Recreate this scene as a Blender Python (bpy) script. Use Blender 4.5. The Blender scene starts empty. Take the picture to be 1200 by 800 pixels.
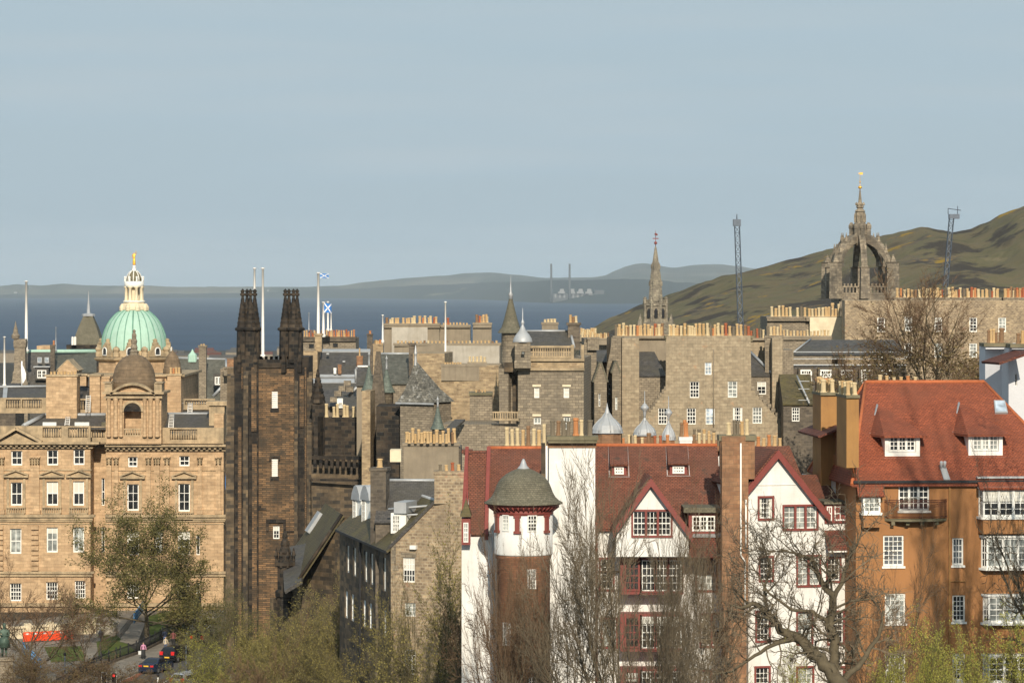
import bpy, math, random
from mathutils import Vector, Matrix, noise
R = math.radians
PI = math.pi
F = 4000.0      # focal length in pixels of a 1200 wide picture
HZ = 334.0      # eye level row
scene = bpy.context.scene
COL = scene.collection
random.seed(7)

# ------------------------------------------------------------------ camera
cd = bpy.data.cameras.new('camera'); cam = bpy.data.objects.new('camera', cd); COL.objects.link(cam)
cam.location = (0, 0, 0); cam.rotation_euler = (R(90), 0, 0)
cd.sensor_width = 36; cd.lens = 36 * F / 1200; cd.shift_y = -(400 - HZ) / 1200
cd.clip_start = 1; cd.clip_end = 60000
scene.camera = cam

# ------------------------------------------------------------------ light
SUN_AZ, SUN_EL = 4.5, 27.0          # degrees to the right of straight behind the camera, and height
world = bpy.data.worlds.new('World'); scene.world = world; world.use_nodes = True
wn = world.node_tree; wn.nodes.clear()
sky = wn.nodes.new('ShaderNodeTexSky'); sky.sky_type = 'NISHITA'; sky.sun_disc = False
sky.sun_elevation = R(SUN_EL)
sky.sun_rotation = R(180 - SUN_AZ)
sky.air_density = 1.0; sky.dust_density = 2.2; sky.ozone_density = 1.5
tc = wn.nodes.new('ShaderNodeTexCoord')
mp = wn.nodes.new('ShaderNodeMapping'); mp.inputs['Scale'].default_value = (5, 5, 60)
nz = wn.nodes.new('ShaderNodeTexNoise'); nz.inputs['Scale'].default_value = 1.3; nz.inputs['Detail'].default_value = 5
rp = wn.nodes.new('ShaderNodeValToRGB'); rp.color_ramp.elements[0].position = .42; rp.color_ramp.elements[1].position = .75
rp.color_ramp.elements[0].color = (.90, .90, .90, 1); rp.color_ramp.elements[1].color = (.97, .97, .97, 1)
mx = wn.nodes.new('ShaderNodeMixRGB'); mx.inputs[2].default_value = (4.4, 5.6, 6.4, 1)
hs = wn.nodes.new('ShaderNodeHueSaturation'); hs.inputs['Saturation'].default_value = .8; hs.inputs['Value'].default_value = 1.0
bg = wn.nodes.new('ShaderNodeBackground'); bg.inputs['Strength'].default_value = .098
wo = wn.nodes.new('ShaderNodeOutputWorld')
L = wn.links.new
L = wn.links.new; L(tc.outputs['Generated'], mp.inputs[0]); L(mp.outputs[0], nz.inputs['Vector']); L(nz.outputs['Fac'], rp.inputs[0])
L(sky.outputs[0], hs.inputs['Color']); L(hs.outputs[0], mx.inputs[1]); L(rp.outputs[0], mx.inputs[0])
nz2 = wn.nodes.new('ShaderNodeTexNoise'); nz2.inputs['Scale'].default_value = 2.2; nz2.inputs['Detail'].default_value = 6
mp2 = wn.nodes.new('ShaderNodeMapping'); mp2.inputs['Scale'].default_value = (3, 3, 34); L(tc.outputs['Generated'], mp2.inputs[0]); L(mp2.outputs[0], nz2.inputs['Vector'])
rp2 = wn.nodes.new('ShaderNodeMapRange'); rp2.inputs[1].default_value = .5; rp2.inputs[2].default_value = .8; rp2.inputs[4].default_value = .38; L(nz2.outputs['Fac'], rp2.inputs[0])
mc = wn.nodes.new('ShaderNodeMixRGB'); mc.inputs[2].default_value = (5.5, 6.05, 6.3, 1); L(rp2.outputs[0], mc.inputs[0]); L(mx.outputs[0], mc.inputs[1])
L(mc.outputs[0], bg.inputs['Color']); L(bg.outputs[0], wo.inputs[0])
sd = bpy.data.lights.new('sun', 'SUN'); sd.energy = 4.95; sd.angle = R(.5); sd.color = (1, .9, .74)
sun = bpy.data.objects.new('sun', sd); COL.objects.link(sun)
sdir = Vector((math.sin(R(SUN_AZ)) * math.cos(R(SUN_EL)), -math.cos(R(SUN_AZ)) * math.cos(R(SUN_EL)), math.sin(R(SUN_EL))))
sun.location = sdir * 300; sun.rotation_euler = sdir.to_track_quat('Z', 'Y').to_euler()
scene.view_settings.view_transform = 'Standard'; scene.view_settings.look = 'None'
scene.view_settings.exposure = 0.0; scene.view_settings.gamma = 1; scene.view_settings.use_curve_mapping = False
scene.render.engine = 'CYCLES'
scene.cycles.volume_bounces = 0
scene.cycles.max_bounces = 5

# ------------------------------------------------------------------ helpers
def at(px, py, Y): return Vector(((px - 600) * Y / F, Y, -(py - HZ) * Y / F))
def zat(py, Y): return -(py - HZ) * Y / F
def sm(a, b, x):
    t = max(0, min(1, (x - a) / (b - a))); return t * t * (3 - 2 * t)
def interp(pts, x):
    if x <= pts[0][0]: return pts[0][1]
    for (a, b), (c, d) in zip(pts, pts[1:]):
        if x <= c:
            t = (x - a) / (c - a); t = t * t * (3 - 2 * t) * .5 + t * .5
            return b + (d - b) * t
    return pts[-1][1]
def gz(x, y):
    base = -38 + 8 * sm(-22, 8, x)
    base += 5 * sm(-14, -6, x) * (1 - sm(200, 222, y)) + 15 * sm(20, 32, x) * sm(230, 285, y) * (1 - sm(460, 560, y))
    return base + (-98.8 - base) * sm(900, 5000, y)

def thing(name, label, cat, loc, group=None):
    o = bpy.data.objects.new(name, None); COL.objects.link(o)
    o.location = loc; o.empty_display_size = .5
    o['label'] = label; o['category'] = cat
    if group: o['group'] = group
    return o
def tag(o, label, cat, group=None):
    o['label'] = label; o['category'] = cat
    if group: o['group'] = group
    return o
def wloc(o):
    v = Vector((0, 0, 0))
    while o is not None: v = v + o.location; o = o.parent
    return v

class MB:
    def __init__(s): s.v = []; s.f = []; s.uv = []; s.sm = []
    def face(s, pts, uv=None, smooth=False):
        pts = [Vector(p) for p in pts]
        b = len(s.v); s.v += pts; s.f.append(tuple(range(b, b + len(pts)))); s.sm.append(smooth)
        if uv is None:
            n = Vector((0, 0, 0))
            for i in range(len(pts)):
                p, q = pts[i], pts[(i + 1) % len(pts)]
                n += p.cross(q)
            if n.length < 1e-12: n = Vector((0, 0, 1))
            n.normalize()
            if abs(n.z) > .97: uv = [(p.x, p.y) for p in pts]
            else:
                t = Vector((0, 0, 1)).cross(n).normalized(); w = n.cross(t)
                uv = [(p.dot(t), p.dot(w)) for p in pts]
        s.uv += uv
    def hexa(s, c):      # 8 corners: bottom 4 ccw, top 4 ccw
        for q in ((3, 2, 1, 0), (4, 5, 6, 7), (0, 1, 5, 4), (1, 2, 6, 5), (2, 3, 7, 6), (3, 0, 4, 7)):
            s.face([c[i] for i in q])
    def box(s, x0, x1, y0, y1, z0, z1):
        s.hexa([Vector(p) for p in ((x0, y0, z0), (x1, y0, z0), (x1, y1, z0), (x0, y1, z0), (x0, y0, z1), (x1, y0, z1), (x1, y1, z1), (x0, y1, z1))])
    def slab(s, a, b, c, d, th):     # top quad a b c d (ccw seen from outside), thickness inward
        n = (b - a).cross(d - a).normalized() * th
        s.hexa([a - n, b - n, c - n, d - n, a, b, c, d])
    def tri_slab(s, a, b, c, th):
        n = (b - a).cross(c - a).normalized() * th
        s.face([a, b, c]); s.face([c - n, b - n, a - n])
        for p, q in ((a, b), (b, c), (c, a)): s.face([p - n, q - n, q, p])
    def tube(s, pts, rads, k=6, smooth=True, cap=True):
        pts = [Vector(p) for p in pts]
        if not isinstance(rads, (list, tuple)): rads = [rads] * len(pts)
        rings = []; b = len(s.v)
        for i, p in enumerate(pts):
            d = (pts[min(i + 1, len(pts) - 1)] - pts[max(i - 1, 0)])
            d = d.normalized() if d.length > 1e-9 else Vector((0, 0, 1))
            a = d.cross(Vector((1, 0, 0)) if abs(d.x) < .8 else Vector((0, 1, 0))).normalized(); c = d.cross(a)
            for j in range(k):
                t = 2 * PI * j / k
                s.v.append(p + (a * math.cos(t) + c * math.sin(t)) * rads[i])
        for i in range(len(pts) - 1):
            for j in range(k):
                j2 = (j + 1) % k
                s.f.append((b + i * k + j, b + i * k + j2, b + (i + 1) * k + j2, b + (i + 1) * k + j)); s.sm.append(smooth)
                s.uv += [(j / k, i), ((j + 1) / k, i), ((j + 1) / k, i + 1), (j / k, i + 1)]
        if cap:
            for e, rv in ((0, True), (len(pts) - 1, False)):
                idx = [b + e * k + j for j in range(k)]
                if rv: idx.reverse()
                s.f.append(tuple(idx)); s.sm.append(False); s.uv += [(0, 0)] * k
    def lathe(s, cx, cy, prof, n=16, smooth=False, rot=0, sq=1.0):
        b = len(s.v); L = [0]
        for (r0, z0), (r1, z1) in zip(prof, prof[1:]): L.append(L[-1] + math.hypot(r1 - r0, z1 - z0))
        for r, z in prof:
            for j in range(n):
                t = rot + 2 * PI * j / n
                s.v.append(Vector((cx + r * math.cos(t), cy + r * math.sin(t) * sq, z)))
        rm = max(p[0] for p in prof)
        for i in range(len(prof) - 1):
            for j in range(n):
                j2 = (j + 1) % n
                s.f.append((b + i * n + j, b + i * n + j2, b + (i + 1) * n + j2, b + (i + 1) * n + j)); s.sm.append(smooth)
                u0, u1 = 2 * PI * rm * j / n, 2 * PI * rm * (j + 1) / n
                s.uv += [(u0, L[i]), (u1, L[i]), (u1, L[i + 1]), (u0, L[i + 1])]
        for e, rv in ((0, True), (len(prof) - 1, False)):
            if prof[e][0] > .02:
                idx = [b + e * n + j for j in range(n)]
                if rv: idx.reverse()
                s.f.append(tuple(idx)); s.sm.append(False); s.uv += [(0, 0)] * n
    def mesh(s, name, org):
        me = bpy.data.meshes.new(name)
        me.from_pydata([(v - org)[:] for v in s.v], [], s.f)
        ul = me.uv_layers.new(name='uv')
        ul.data.foreach_set('uv', [c for t in s.uv for c in t])
        me.polygons.foreach_set('use_smooth', s.sm)
        return me
    def build(s, name, mat, parent=None, origin=None):
        org = wloc(parent) if parent is not None else (Vector(origin) if origin is not None else Vector((0, 0, 0)))
        me = s.mesh(name, org)
        me.materials.append(mat)
        o = bpy.data.objects.new(name, me); COL.objects.link(o)
        if parent is not None: o.parent = parent
        else: o.location = org
        return o

class Wall:
    """A vertical plane from a to b in plan (left to right seen from outside)."""
    def __init__(s, a, b):
        s.a = Vector((a[0], a[1])); s.b = Vector((b[0], b[1]))
        s.d = (s.b - s.a).normalized(); s.n = Vector((s.d.y, -s.d.x)); s.len = (s.b - s.a).length
    def u(s, px):
        k = (px - 600) / F
        # a + d*u on the ray x = k*y
        return (k * s.a.y - s.a.x) / (s.d.x - k * s.d.y)
    def Y(s, px): return s.a.y + s.d.y * s.u(px)
    def z(s, px, py): return zat(py, s.Y(px))
    def p(s, u, z, o=0):
        q = s.a + s.d * u + s.n * o; return Vector((q.x, q.y, z))
    def box(s, mb, u0, u1, z0, z1, o0, o1):
        mb.hexa([s.p(u0, z0, o1), s.p(u1, z0, o1), s.p(u1, z0, o0), s.p(u0, z0, o0), s.p(u0, z1, o1), s.p(u1, z1, o1), s.p(u1, z1, o0), s.p(u0, z1, o0)])
    def pbox(s, mb, x0, y0, x1, y1, o0, o1):
        xm = (x0 + x1) / 2
        s.box(mb, s.u(x0), s.u(x1), s.z(xm, y1), s.z(xm, y0), o0, o1)
    def off(s, o): return Wall(s.a + s.n * o, s.b + s.n * o)
def PW(xa, Ya, xb, Yb=None):
    Yb = Ya if Yb is None else Yb
    return Wall(((xa - 600) * Ya / F, Ya), ((xb - 600) * Yb / F, Yb))
def sides(W, D):
    A, B = W.a, W.b; n = W.n * D
    return Wall(A - n, A), Wall(B, B - n), Wall(B - n, A - n)      # left, right, back

def wallmesh(mb, W, zb, prof, ops=(), reveal=.18, o=0):
    us = {0.0, W.len}
    for u, z in prof: us.add(min(max(u, 0), W.len))
    for u0, u1, z0, z1 in ops: us.add(u0); us.add(u1)
    us = sorted(u for u in us if -1e-6 <= u <= W.len + 1e-6)
    def top(u):
        if u <= prof[0][0]: return prof[0][1]
        for (a, b), (c, d) in zip(prof, prof[1:]):
            if u <= c: return b + (d - b) * (u - a) / max(c - a, 1e-6)
        return prof[-1][1]
    for ua, ub in zip(us, us[1:]):
        if ub - ua < 1e-4: continue
        um = (ua + ub) / 2
        col = sorted([(z0, z1) for u0, u1, z0, z1 in ops if u0 < um < u1])
        z = zb
        for z0, z1 in col:
            if z0 > z + 1e-4: mb.face([W.p(ua, z, o), W.p(ub, z, o), W.p(ub, z0, o), W.p(ua, z0, o)])
            z = max(z, z1)
        ta, tb = top(ua + 1e-5), top(ub - 1e-5)
        if max(ta, tb) > z:
            mb.face([W.p(ua, z, o), W.p(ub, z, o), W.p(ub, max(tb, z), o), W.p(ua, max(ta, z), o)])
    for u0, u1, z0, z1 in ops:
        q = o - reveal
        mb.face([W.p(u0, z0, o), W.p(u0, z0, q), W.p(u0, z1, q), W.p(u0, z1, o)])
        mb.face([W.p(u1, z0, q), W.p(u1, z0, o), W.p(u1, z1, o), W.p(u1, z1, q)])
        mb.face([W.p(u0, z1, o), W.p(u0, z1, q), W.p(u1, z1, q), W.p(u1, z1, o)])
        mb.face([W.p(u0, z0, q), W.p(u0, z0, o), W.p(u1, z0, o), W.p(u1, z0, q)])
        mb.face([W.p(u0, z0, q - .12), W.p(u1, z0, q - .12), W.p(u1, z1, q - .12), W.p(u0, z1, q - .12)])

def window(root, W, u0, u1, z0, z1, rec=.15, cols=2, rows=3, fw=.08, bar=.04, fm=None, gm=None, sash=True,
           blind=0, sur=0, surm=None, sill=None, lights=1, name='window', vary=True):
    """frame, bars and (sub-part) pane"""
    fm = fm or M['white_paint']; gm = gm or M['glass']
    m = MB(); q0, q1 = -rec - .06, -rec + .02
    if sur:
        t = MB()
        W.box(t, u0 - sur, u0, z0 - sur, z1 + sur, -rec, .04); W.box(t, u1, u1 + sur, z0 - sur, z1 + sur, -rec, .04)
        W.box(t, u0, u1, z1, z1 + sur, -rec, .042); W.box(t, u0 - sur * .3, u1 + sur * .3, z0 - sur, z0, -rec, .07)
    W.box(m, u0, u0 + fw, z0, z1, q0, q1); W.box(m, u1 - fw, u1, z0, z1, q0, q1)
    W.box(m, u0 + fw, u1 - fw, z1 - fw, z1, q0, q1); W.box(m, u0 + fw, u1 - fw, z0, z0 + fw * 1.3, q0, q1)
    n = lights
    lw = (u1 - u0 - 2 * fw)
    for i in range(1, n):
        uu = u0 + fw + lw * i / n
        W.box(m, uu - fw * .75, uu + fw * .75, z0 + fw, z1 - fw, q0, q1 + (.03))
        if sur: W.box(t, uu - .065, uu + .065, z0, z1, q1 + .03, .035)
    q2 = q1 - .025
    for l in range(n):
        a = u0 + fw + lw * l / n + (fw * .75 if l else 0); b = u0 + fw + lw * (l + 1) / n - (fw * .75 if l < n - 1 else 0)
        for i in range(1, cols):
            uu = a + (b - a) * i / cols; W.box(m, uu - bar / 2, uu + bar / 2, z0 + fw, z1 - fw, q0, q2)
        for j in range(1, rows):
            zz = z0 + fw + (z1 - z0 - 2 * fw) * j / rows
            h = bar * (.9 if (sash and j == rows // 2 and rows % 2 == 0) else .5)
            W.box(m, a, b, zz - h, zz + h, q0 + .005, q2 - .003)
    o = m.build(name, fm, root)
    if vary and gm is M['glass'] and not blind:
        q_ = WINRND.random()
        if q_ < .22: gm = M['glass_pale']
        elif q_ < .34: gm = M['glass_mid']
        elif q_ < .55 and z1 - z0 > 1.1: blind = WINRND.uniform(.15, .5)
        elif q_ < .72 and n == 1 and u1 - u0 > .7:
            cb = MB()
            for ca, cc in ((u0 + fw, u0 + fw + (u1 - u0) * .17), (u1 - fw - (u1 - u0) * .17, u1 - fw)): W.box(cb, ca, cc, z0 + fw, z1 - fw, q0 + .034, q0 + .04)
            cb.build('curtain', M['blind'], o)
    g = MB(); g.face([W.p(u0 + .01, z0 + .01, q0 + .03), W.p(u1 - .01, z0 + .01, q0 + .03), W.p(u1 - .01, z1 - .01, q0 + .03), W.p(u0 + .01, z1 - .01, q0 + .03)])
    g.build('pane', gm, o)
    if blind:
        bm = MB(); W.box(bm, u0 + fw * .8, u1 - fw * .8, z1 - (z1 - z0) * blind, z1 - fw * .8, q0 + .035, q0 + .045)
        bm.build('blind', M['blind'], o)
    if sur: t.build('surround', surm or M['red_paint'], o)
    if sill:
        t = MB(); W.box(t, u0 - .08, u1 + .08, z0 - .12, z0, -rec, .09); t.build('sill', sill, o)
    return o

def pwins(W, wins, rev=.15):
    """pixel windows -> list of (u0,u1,z0,z1,opts)"""
    out = []
    for w in wins:
        x0, y0, x1, y1 = w[:4]; op = dict(w[4]) if len(w) > 4 else {}
        xm = (x0 + x1) / 2
        out.append((W.u(x0), W.u(x1), W.z(xm, y1), W.z(xm, y0), op))
    return out

def body(root, W, D, zb, ztop, mat, wins=(), prof=None, mode='flat', zr=None, name='wall', reveal=.18, wdef=None, lwins=(), rwins=(), top=True, ldef=None):
    """four walls as one part; openings are real holes holding windows"""
    mb = MB(); Lw, Rw, Bw = sides(W, D)
    pw = pwins(W, wins); lw = pwins(Lw, lwins); rw = pwins(Rw, rwins)
    if prof is None:
        prof = [(0, ztop), (W.len, ztop)]
        if mode == 'front': prof = [(0, ztop), (W.len / 2, zr), (W.len, ztop)]
    side = [(0, ztop), (D, ztop)]
    sideL, sideR = side, side
    if mode == 'side': sideL = sideR = [(0, ztop), (D / 2, zr), (D, ztop)]
    if mode == 'mono': sideL = [(0, zr), (D, ztop)]; sideR = [(0, ztop), (D, zr)]
    wallmesh(mb, W, zb, prof, [w[:4] for w in pw], reveal)
    wallmesh(mb, Lw, zb, sideL, [w[:4] for w in lw], reveal)
    wallmesh(mb, Rw, zb, sideR, [w[:4] for w in rw], reveal)
    bp = [(W.len - u, z) for u, z in reversed(prof)]
    if mode == 'mono': bp = [(0, zr), (W.len, zr)]
    wallmesh(mb, Bw, zb, bp)
    if top and mode == 'flat' and len(prof) == 2:
        mb.face([W.p(0, ztop), W.p(W.len, ztop), W.p(W.len, ztop, -D), W.p(0, ztop, -D)])
    o = mb.build(name, mat, root)
    for WW, ws, df in ((W, pw, wdef), (Lw, lw, ldef or wdef), (Rw, rw, wdef)):
        for u0, u1, z0, z1, op in ws:
            d = dict(df or {}); d.update(op)
            if d.pop('skip', False): continue
            d.setdefault('rec', reveal - .06)
            window(root, WW, u0, u1, z0, z1, **d)
    return o

def roof(root, W, D, ze, zr, mode, mat, over=.15, th=.14, ridge=None, il=0, ir=0, name='roof', oside=.06, part=None, u0=0, u1=None):
    """side: ridge parallel to front. front: ridge runs back. hip: side with insets. mono: rises backwards."""
    mb = MB(); p = W.p; Lw = W.len if u1 is None else u1
    if mode == 'side':
        k = (zr - ze) / (D / 2)
        mb.slab(p(u0 - oside, ze - k * over, over), p(Lw + oside, ze - k * over, over), p(Lw + oside, zr, -D / 2), p(u0 - oside, zr, -D / 2), -th)
        mb.slab(p(Lw + oside, ze - k * over, -D - over), p(u0 - oside, ze - k * over, -D - over), p(u0 - oside, zr, -D / 2), p(Lw + oside, zr, -D / 2), -th)
        rg = (p(u0 - oside, zr + th, -D / 2), p(Lw + oside, zr + th, -D / 2))
    elif mode == 'mono':
        k = (zr - ze) / D
        mb.slab(p(u0 - oside, ze - k * over, over), p(Lw + oside, ze - k * over, over), p(Lw + oside, zr, -D), p(u0 - oside, zr, -D), -th)
        rg = (p(u0 - oside, zr + th, -D), p(Lw + oside, zr + th, -D))
    elif mode == 'front':
        um = (u0 + Lw) / 2; k = (zr - ze) / (Lw - um)
        mb.slab(p(u0 - over, ze - k * over, -D), p(u0 - over, ze - k * over, oside), p(um, zr, oside), p(um, zr, -D), -th)
        mb.slab(p(Lw + over, ze - k * over, oside), p(Lw + over, ze - k * over, -D), p(um, zr, -D), p(um, zr, oside), -th)
        rg = (p(um, zr + th, oside), p(um, zr + th, -D))
    elif mode == 'hip':
        k = (zr - ze) / (D / 2); zo = ze - k * over
        A, B, C_, E = p(-over, zo, over), p(Lw + over, zo, over), p(Lw + over, zo, -D - over), p(-over, zo, -D - over)
        G, H = p(il, zr, -D / 2), p(Lw - ir, zr, -D / 2)
        mb.face([A, B, H, G]); mb.face([C_, E, G, H])
        mb.face([B, C_, H]); mb.face([E, A, G])
        dz = Vector((0, 0, th))
        for q, r in ((A, B), (B, C_), (C_, E), (E, A)): mb.face([q - dz, r - dz, r, q])
        mb.face([A - dz, E - dz, C_ - dz, B - dz])
        rg = (G, H)
    o = mb.build(name, mat, root)
    if ridge:
        rb = MB(); rb.tube([rg[0], rg[1]], .12, 6)
        if mode == 'hip':
            for q, r in ((A, G), (B, H), (C_, H), (E, G)): rb.tube([q, r], .1, 6)
        rb.build('ridge', ridge, o)
    return o

WINRND = random.Random(77)
POTM = {}
def pot_mesh(kind):
    if kind in POTM: return POTM[kind]
    m = MB()
    if kind in 'g':
        m.lathe(0, 0, [(.42, 0), (.42, .78), (.5, .8), (.5, .86), (.3, .92), (.1, 1.0)], 8, True)
    elif kind in 'kd':
        m.lathe(0, 0, [(.5, 0), (.5, .06), (.44, .1), (.42, .86), (.5, .9), (.5, 1), (.34, 1), (.34, .7)], 8)
    else:
        m.lathe(0, 0, [(.55, 0), (.55, .07), (.42, .14), (.38, .82), (.48, .86), (.48, .94), (.42, 1), (.3, 1), (.3, .75)], 8)
    me = m.mesh('chimney_pot', Vector((0, 0, 0))); me.materials.append(M['pot_' + kind])
    for po in me.polygons: po.use_smooth = False
    POTM[kind] = me; return me
def pots(parent, pos_a, pos_b, n, h, w, kinds, jit=.18):
    """n pots between two points, sub-parts of a chimney"""
    org = wloc(parent)
    for i in range(n):
        t = (i + .5) / n
        p = pos_a.lerp(pos_b, t)
        k = kinds[i % len(kinds)] if not kinds.startswith('*') else random.choice(kinds[1:])
        if k == '.': continue
        if n > 2 and random.random() < .22: k = random.choice('tkdbct')
        o = bpy.data.objects.new('chimney_pot', pot_mesh(k)); COL.objects.link(o)
        o.parent = parent; o.location = p - org + Vector((0, random.uniform(-.05, .05), -.03))
        hh = h * (1 + random.uniform(-jit, jit)); ww = w * random.uniform(.85, 1.08); o.scale = (ww, ww, hh + .03)
        o.rotation_euler = (random.uniform(-.035, .035), random.uniform(-.035, .035), random.uniform(0, 1))
def chimney(root, x0, x1, yt, yb, Y, D, mat, potspec=None, rot=0, cap=.12, name='chimney', Y2=None, capm=None, cth=.22):
    """stack seen from x0 to x1, yt down to yb; potspec = (n, y_top, kinds, width px) or a list of (x0, x1, n, y_top, kinds, width)"""
    W = PW(x0, Y, x1, Y2 if Y2 else Y)
    if rot:
        c, s = math.cos(R(rot)), math.sin(R(rot)); d = W.b - W.a
        W = Wall(W.a, W.a + Vector((d.x * c - d.y * s, d.x * s + d.y * c)))
    zt, zb = zat(yt, Y), zat(yb, Y)
    m = MB(); W.box(m, 0, W.len, zb, zt - cth, -D, 0)
    if not capm: W.box(m, -cap, W.len + cap, zt - cth, zt, -D - cap, cap)
    o = m.build(name, mat, root)
    if capm:
        m = MB(); W.box(m, -cap, W.len + cap, zt - cth, zt, -D - cap, cap); m.build('cap', capm, o)
    if potspec:
        lst = potspec if isinstance(potspec, list) else [(x0, x1) + tuple(potspec)]
        for a, b, n, yp, kinds, wpx in lst:
            ua = W.len * (a - x0) / (x1 - x0); ub = W.len * (b - x0) / (x1 - x0)
            pots(o, W.p(ua, zt, -D / 2), W.p(ub, zt, -D / 2), n, (yt - yp) * Y / F, wpx * Y / F, kinds)
    return o
def pole(name, label, cat, px, yt, yb, Y, r=.06, mat=None, group=None):
    m = MB(); z0, z1 = zat(yb, Y), zat(yt, Y); x = (px - 600) * Y / F
    m.lathe(x, Y, [(r * 1.7, z0), (r * 1.7, z0 + .3), (r, z0 + .35), (r * .7, z1 - .15), (r * 1.3, z1 - .12), (r * 1.3, z1 - .04), (0.001, z1)], 8, True)
    o = m.build(name, mat or M['white_paint'], None, (x, Y, z0)); return tag(o, label, cat, group)
# ------------------------------------------------------------------ materials
M = {}
def new_mat(name):
    m = bpy.data.materials.new(name); m.use_nodes = True; nt = m.node_tree
    b = nt.nodes['Principled BSDF']; return m, nt, b
def N(nt, t, **kw):
    n = nt.nodes.new(t)
    for k, v in kw.items():
        if k in n.inputs.keys(): n.inputs[k].default_value = v
        else: setattr(n, k, v)
    return n
def c4(c): return (c[0], c[1], c[2], 1)
def mat(name, col, rough=.8, var=.2, vs=1.5, brick=None, bump=.3, stain=None, metallic=0, spec=.3, streak=0, col2=None, patch=None, zs=1.0):
    """col base; brick=(colour2, mortar, width, height, mortar size, per-block spread); stain=(colour, amount, scale)
    patch=(colour, scale, threshold)"""
    m, nt, b = new_mat(name); lk = nt.links.new
    uvn = N(nt, 'ShaderNodeUVMap'); obj = N(nt, 'ShaderNodeTexCoord')
    geo = obj.outputs['Object']
    b.inputs['Roughness'].default_value = rough; b.inputs['Metallic'].default_value = metallic
    b.inputs['Specular IOR Level'].default_value = spec
    hgt = None
    if brick:
        c2, mo, bw, bh, ms, spread = brick
        # warp the courses slightly
        br = N(nt, 'ShaderNodeTexBrick', Scale=1.0); br.offset = .5; br.squash = 1.0
        br.inputs['Color1'].default_value = c4(col); br.inputs['Color2'].default_value = c4(c2); br.inputs['Mortar'].default_value = c4(mo)
        br.inputs['Brick Width'].default_value = bw; br.inputs['Row Height'].default_value = bh; br.inputs['Mortar Size'].default_value = ms
        br.inputs['Mortar Smooth'].default_value = .3; br.inputs['Bias'].default_value = spread
        lk(uvn.outputs[0], br.inputs['Vector'])
        cur = br.outputs['Color']; hgt = br.outputs['Fac']
        # a second brick layer of other sizes breaks the regular blocks
        n0 = N(nt, 'ShaderNodeTexNoise', Scale=.9 / bw, Detail=2.0); 
        vm = N(nt, 'ShaderNodeMapping'); vm.inputs['Scale'].default_value = (1.0, bw / bh * .9, 1)
        lk(uvn.outputs[0], vm.inputs[0]); lk(vm.outputs[0], n0.inputs['Vector'])
        r0 = N(nt, 'ShaderNodeMapRange'); r0.inputs[1].default_value = .3; r0.inputs[2].default_value = .7; r0.inputs[3].default_value = .77; r0.inputs[4].default_value = 1.17
        lk(n0.outputs['Fac'], r0.inputs[0])
        mm = N(nt, 'ShaderNodeMixRGB', blend_type='MULTIPLY'); mm.inputs[0].default_value = 1
        lk(cur, mm.inputs[1]); lk(r0.outputs[0], mm.inputs[2]); cur = mm.outputs[0]
    else:
        rgb = N(nt, 'ShaderNodeRGB'); rgb.outputs[0].default_value = c4(col); cur = rgb.outputs[0]
    n1 = N(nt, 'ShaderNodeTexNoise', Scale=vs, Detail=6.0, Roughness=.65)
    lk(geo, n1.inputs['Vector'])
    r1 = N(nt, 'ShaderNodeMapRange'); r1.inputs[1].default_value = .25; r1.inputs[2].default_value = .75
    r1.inputs[3].default_value = 1 - var; r1.inputs[4].default_value = 1 + var
    lk(n1.outputs['Fac'], r1.inputs[0])
    mm = N(nt, 'ShaderNodeMixRGB', blend_type='MULTIPLY'); mm.inputs[0].default_value = 1
    lk(cur, mm.inputs[1]); lk(r1.outputs[0], mm.inputs[2]); cur = mm.outputs[0]
    def over(cur, colr, scale, lo, hi, amt, vec):
        nn = N(nt, 'ShaderNodeTexNoise', Scale=scale, Detail=5.0, Roughness=.6); lk(vec, nn.inputs['Vector'])
        rr = N(nt, 'ShaderNodeMapRange'); rr.inputs[1].default_value = lo; rr.inputs[2].default_value = hi; rr.inputs[4].default_value = amt
        lk(nn.outputs['Fac'], rr.inputs[0])
        mx = N(nt, 'ShaderNodeMixRGB'); mx.inputs[2].default_value = c4(colr); lk(rr.outputs[0], mx.inputs[0]); lk(cur, mx.inputs[1])
        return mx.outputs[0]
    if stain: cur = over(cur, stain[0], stain[2], .42, .68, stain[1], geo)
    if patch: cur = over(cur, patch[0], patch[1], patch[2], patch[2] + .12, .85, geo)
    if streak:
        mpn = N(nt, 'ShaderNodeMapping'); mpn.inputs['Scale'].default_value = (3.0, 3.0, .25); lk(geo, mpn.inputs[0])
        cur = over(cur, tuple(c * .35 for c in col), 1.2, .5, .8, streak, mpn.outputs[0])
    lk(cur, b.inputs['Base Color'])
    bp = N(nt, 'ShaderNodeBump', Strength=bump, Distance=.04)
    nb = N(nt, 'ShaderNodeTexNoise', Scale=9.0, Detail=4.0); lk(geo, nb.inputs['Vector'])
    if hgt is not None:
        ad = N(nt, 'ShaderNodeMath', operation='MULTIPLY_ADD'); ad.inputs[1].default_value = -1.0
        lk(hgt, ad.inputs[0]); lk(nb.outputs['Fac'], ad.inputs[2]); lk(ad.outputs[0], bp.inputs['Height'])
    else: lk(nb.outputs['Fac'], bp.inputs['Height'])
    lk(bp.outputs[0], b.inputs['Normal'])
    M[name] = m; return m

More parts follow.
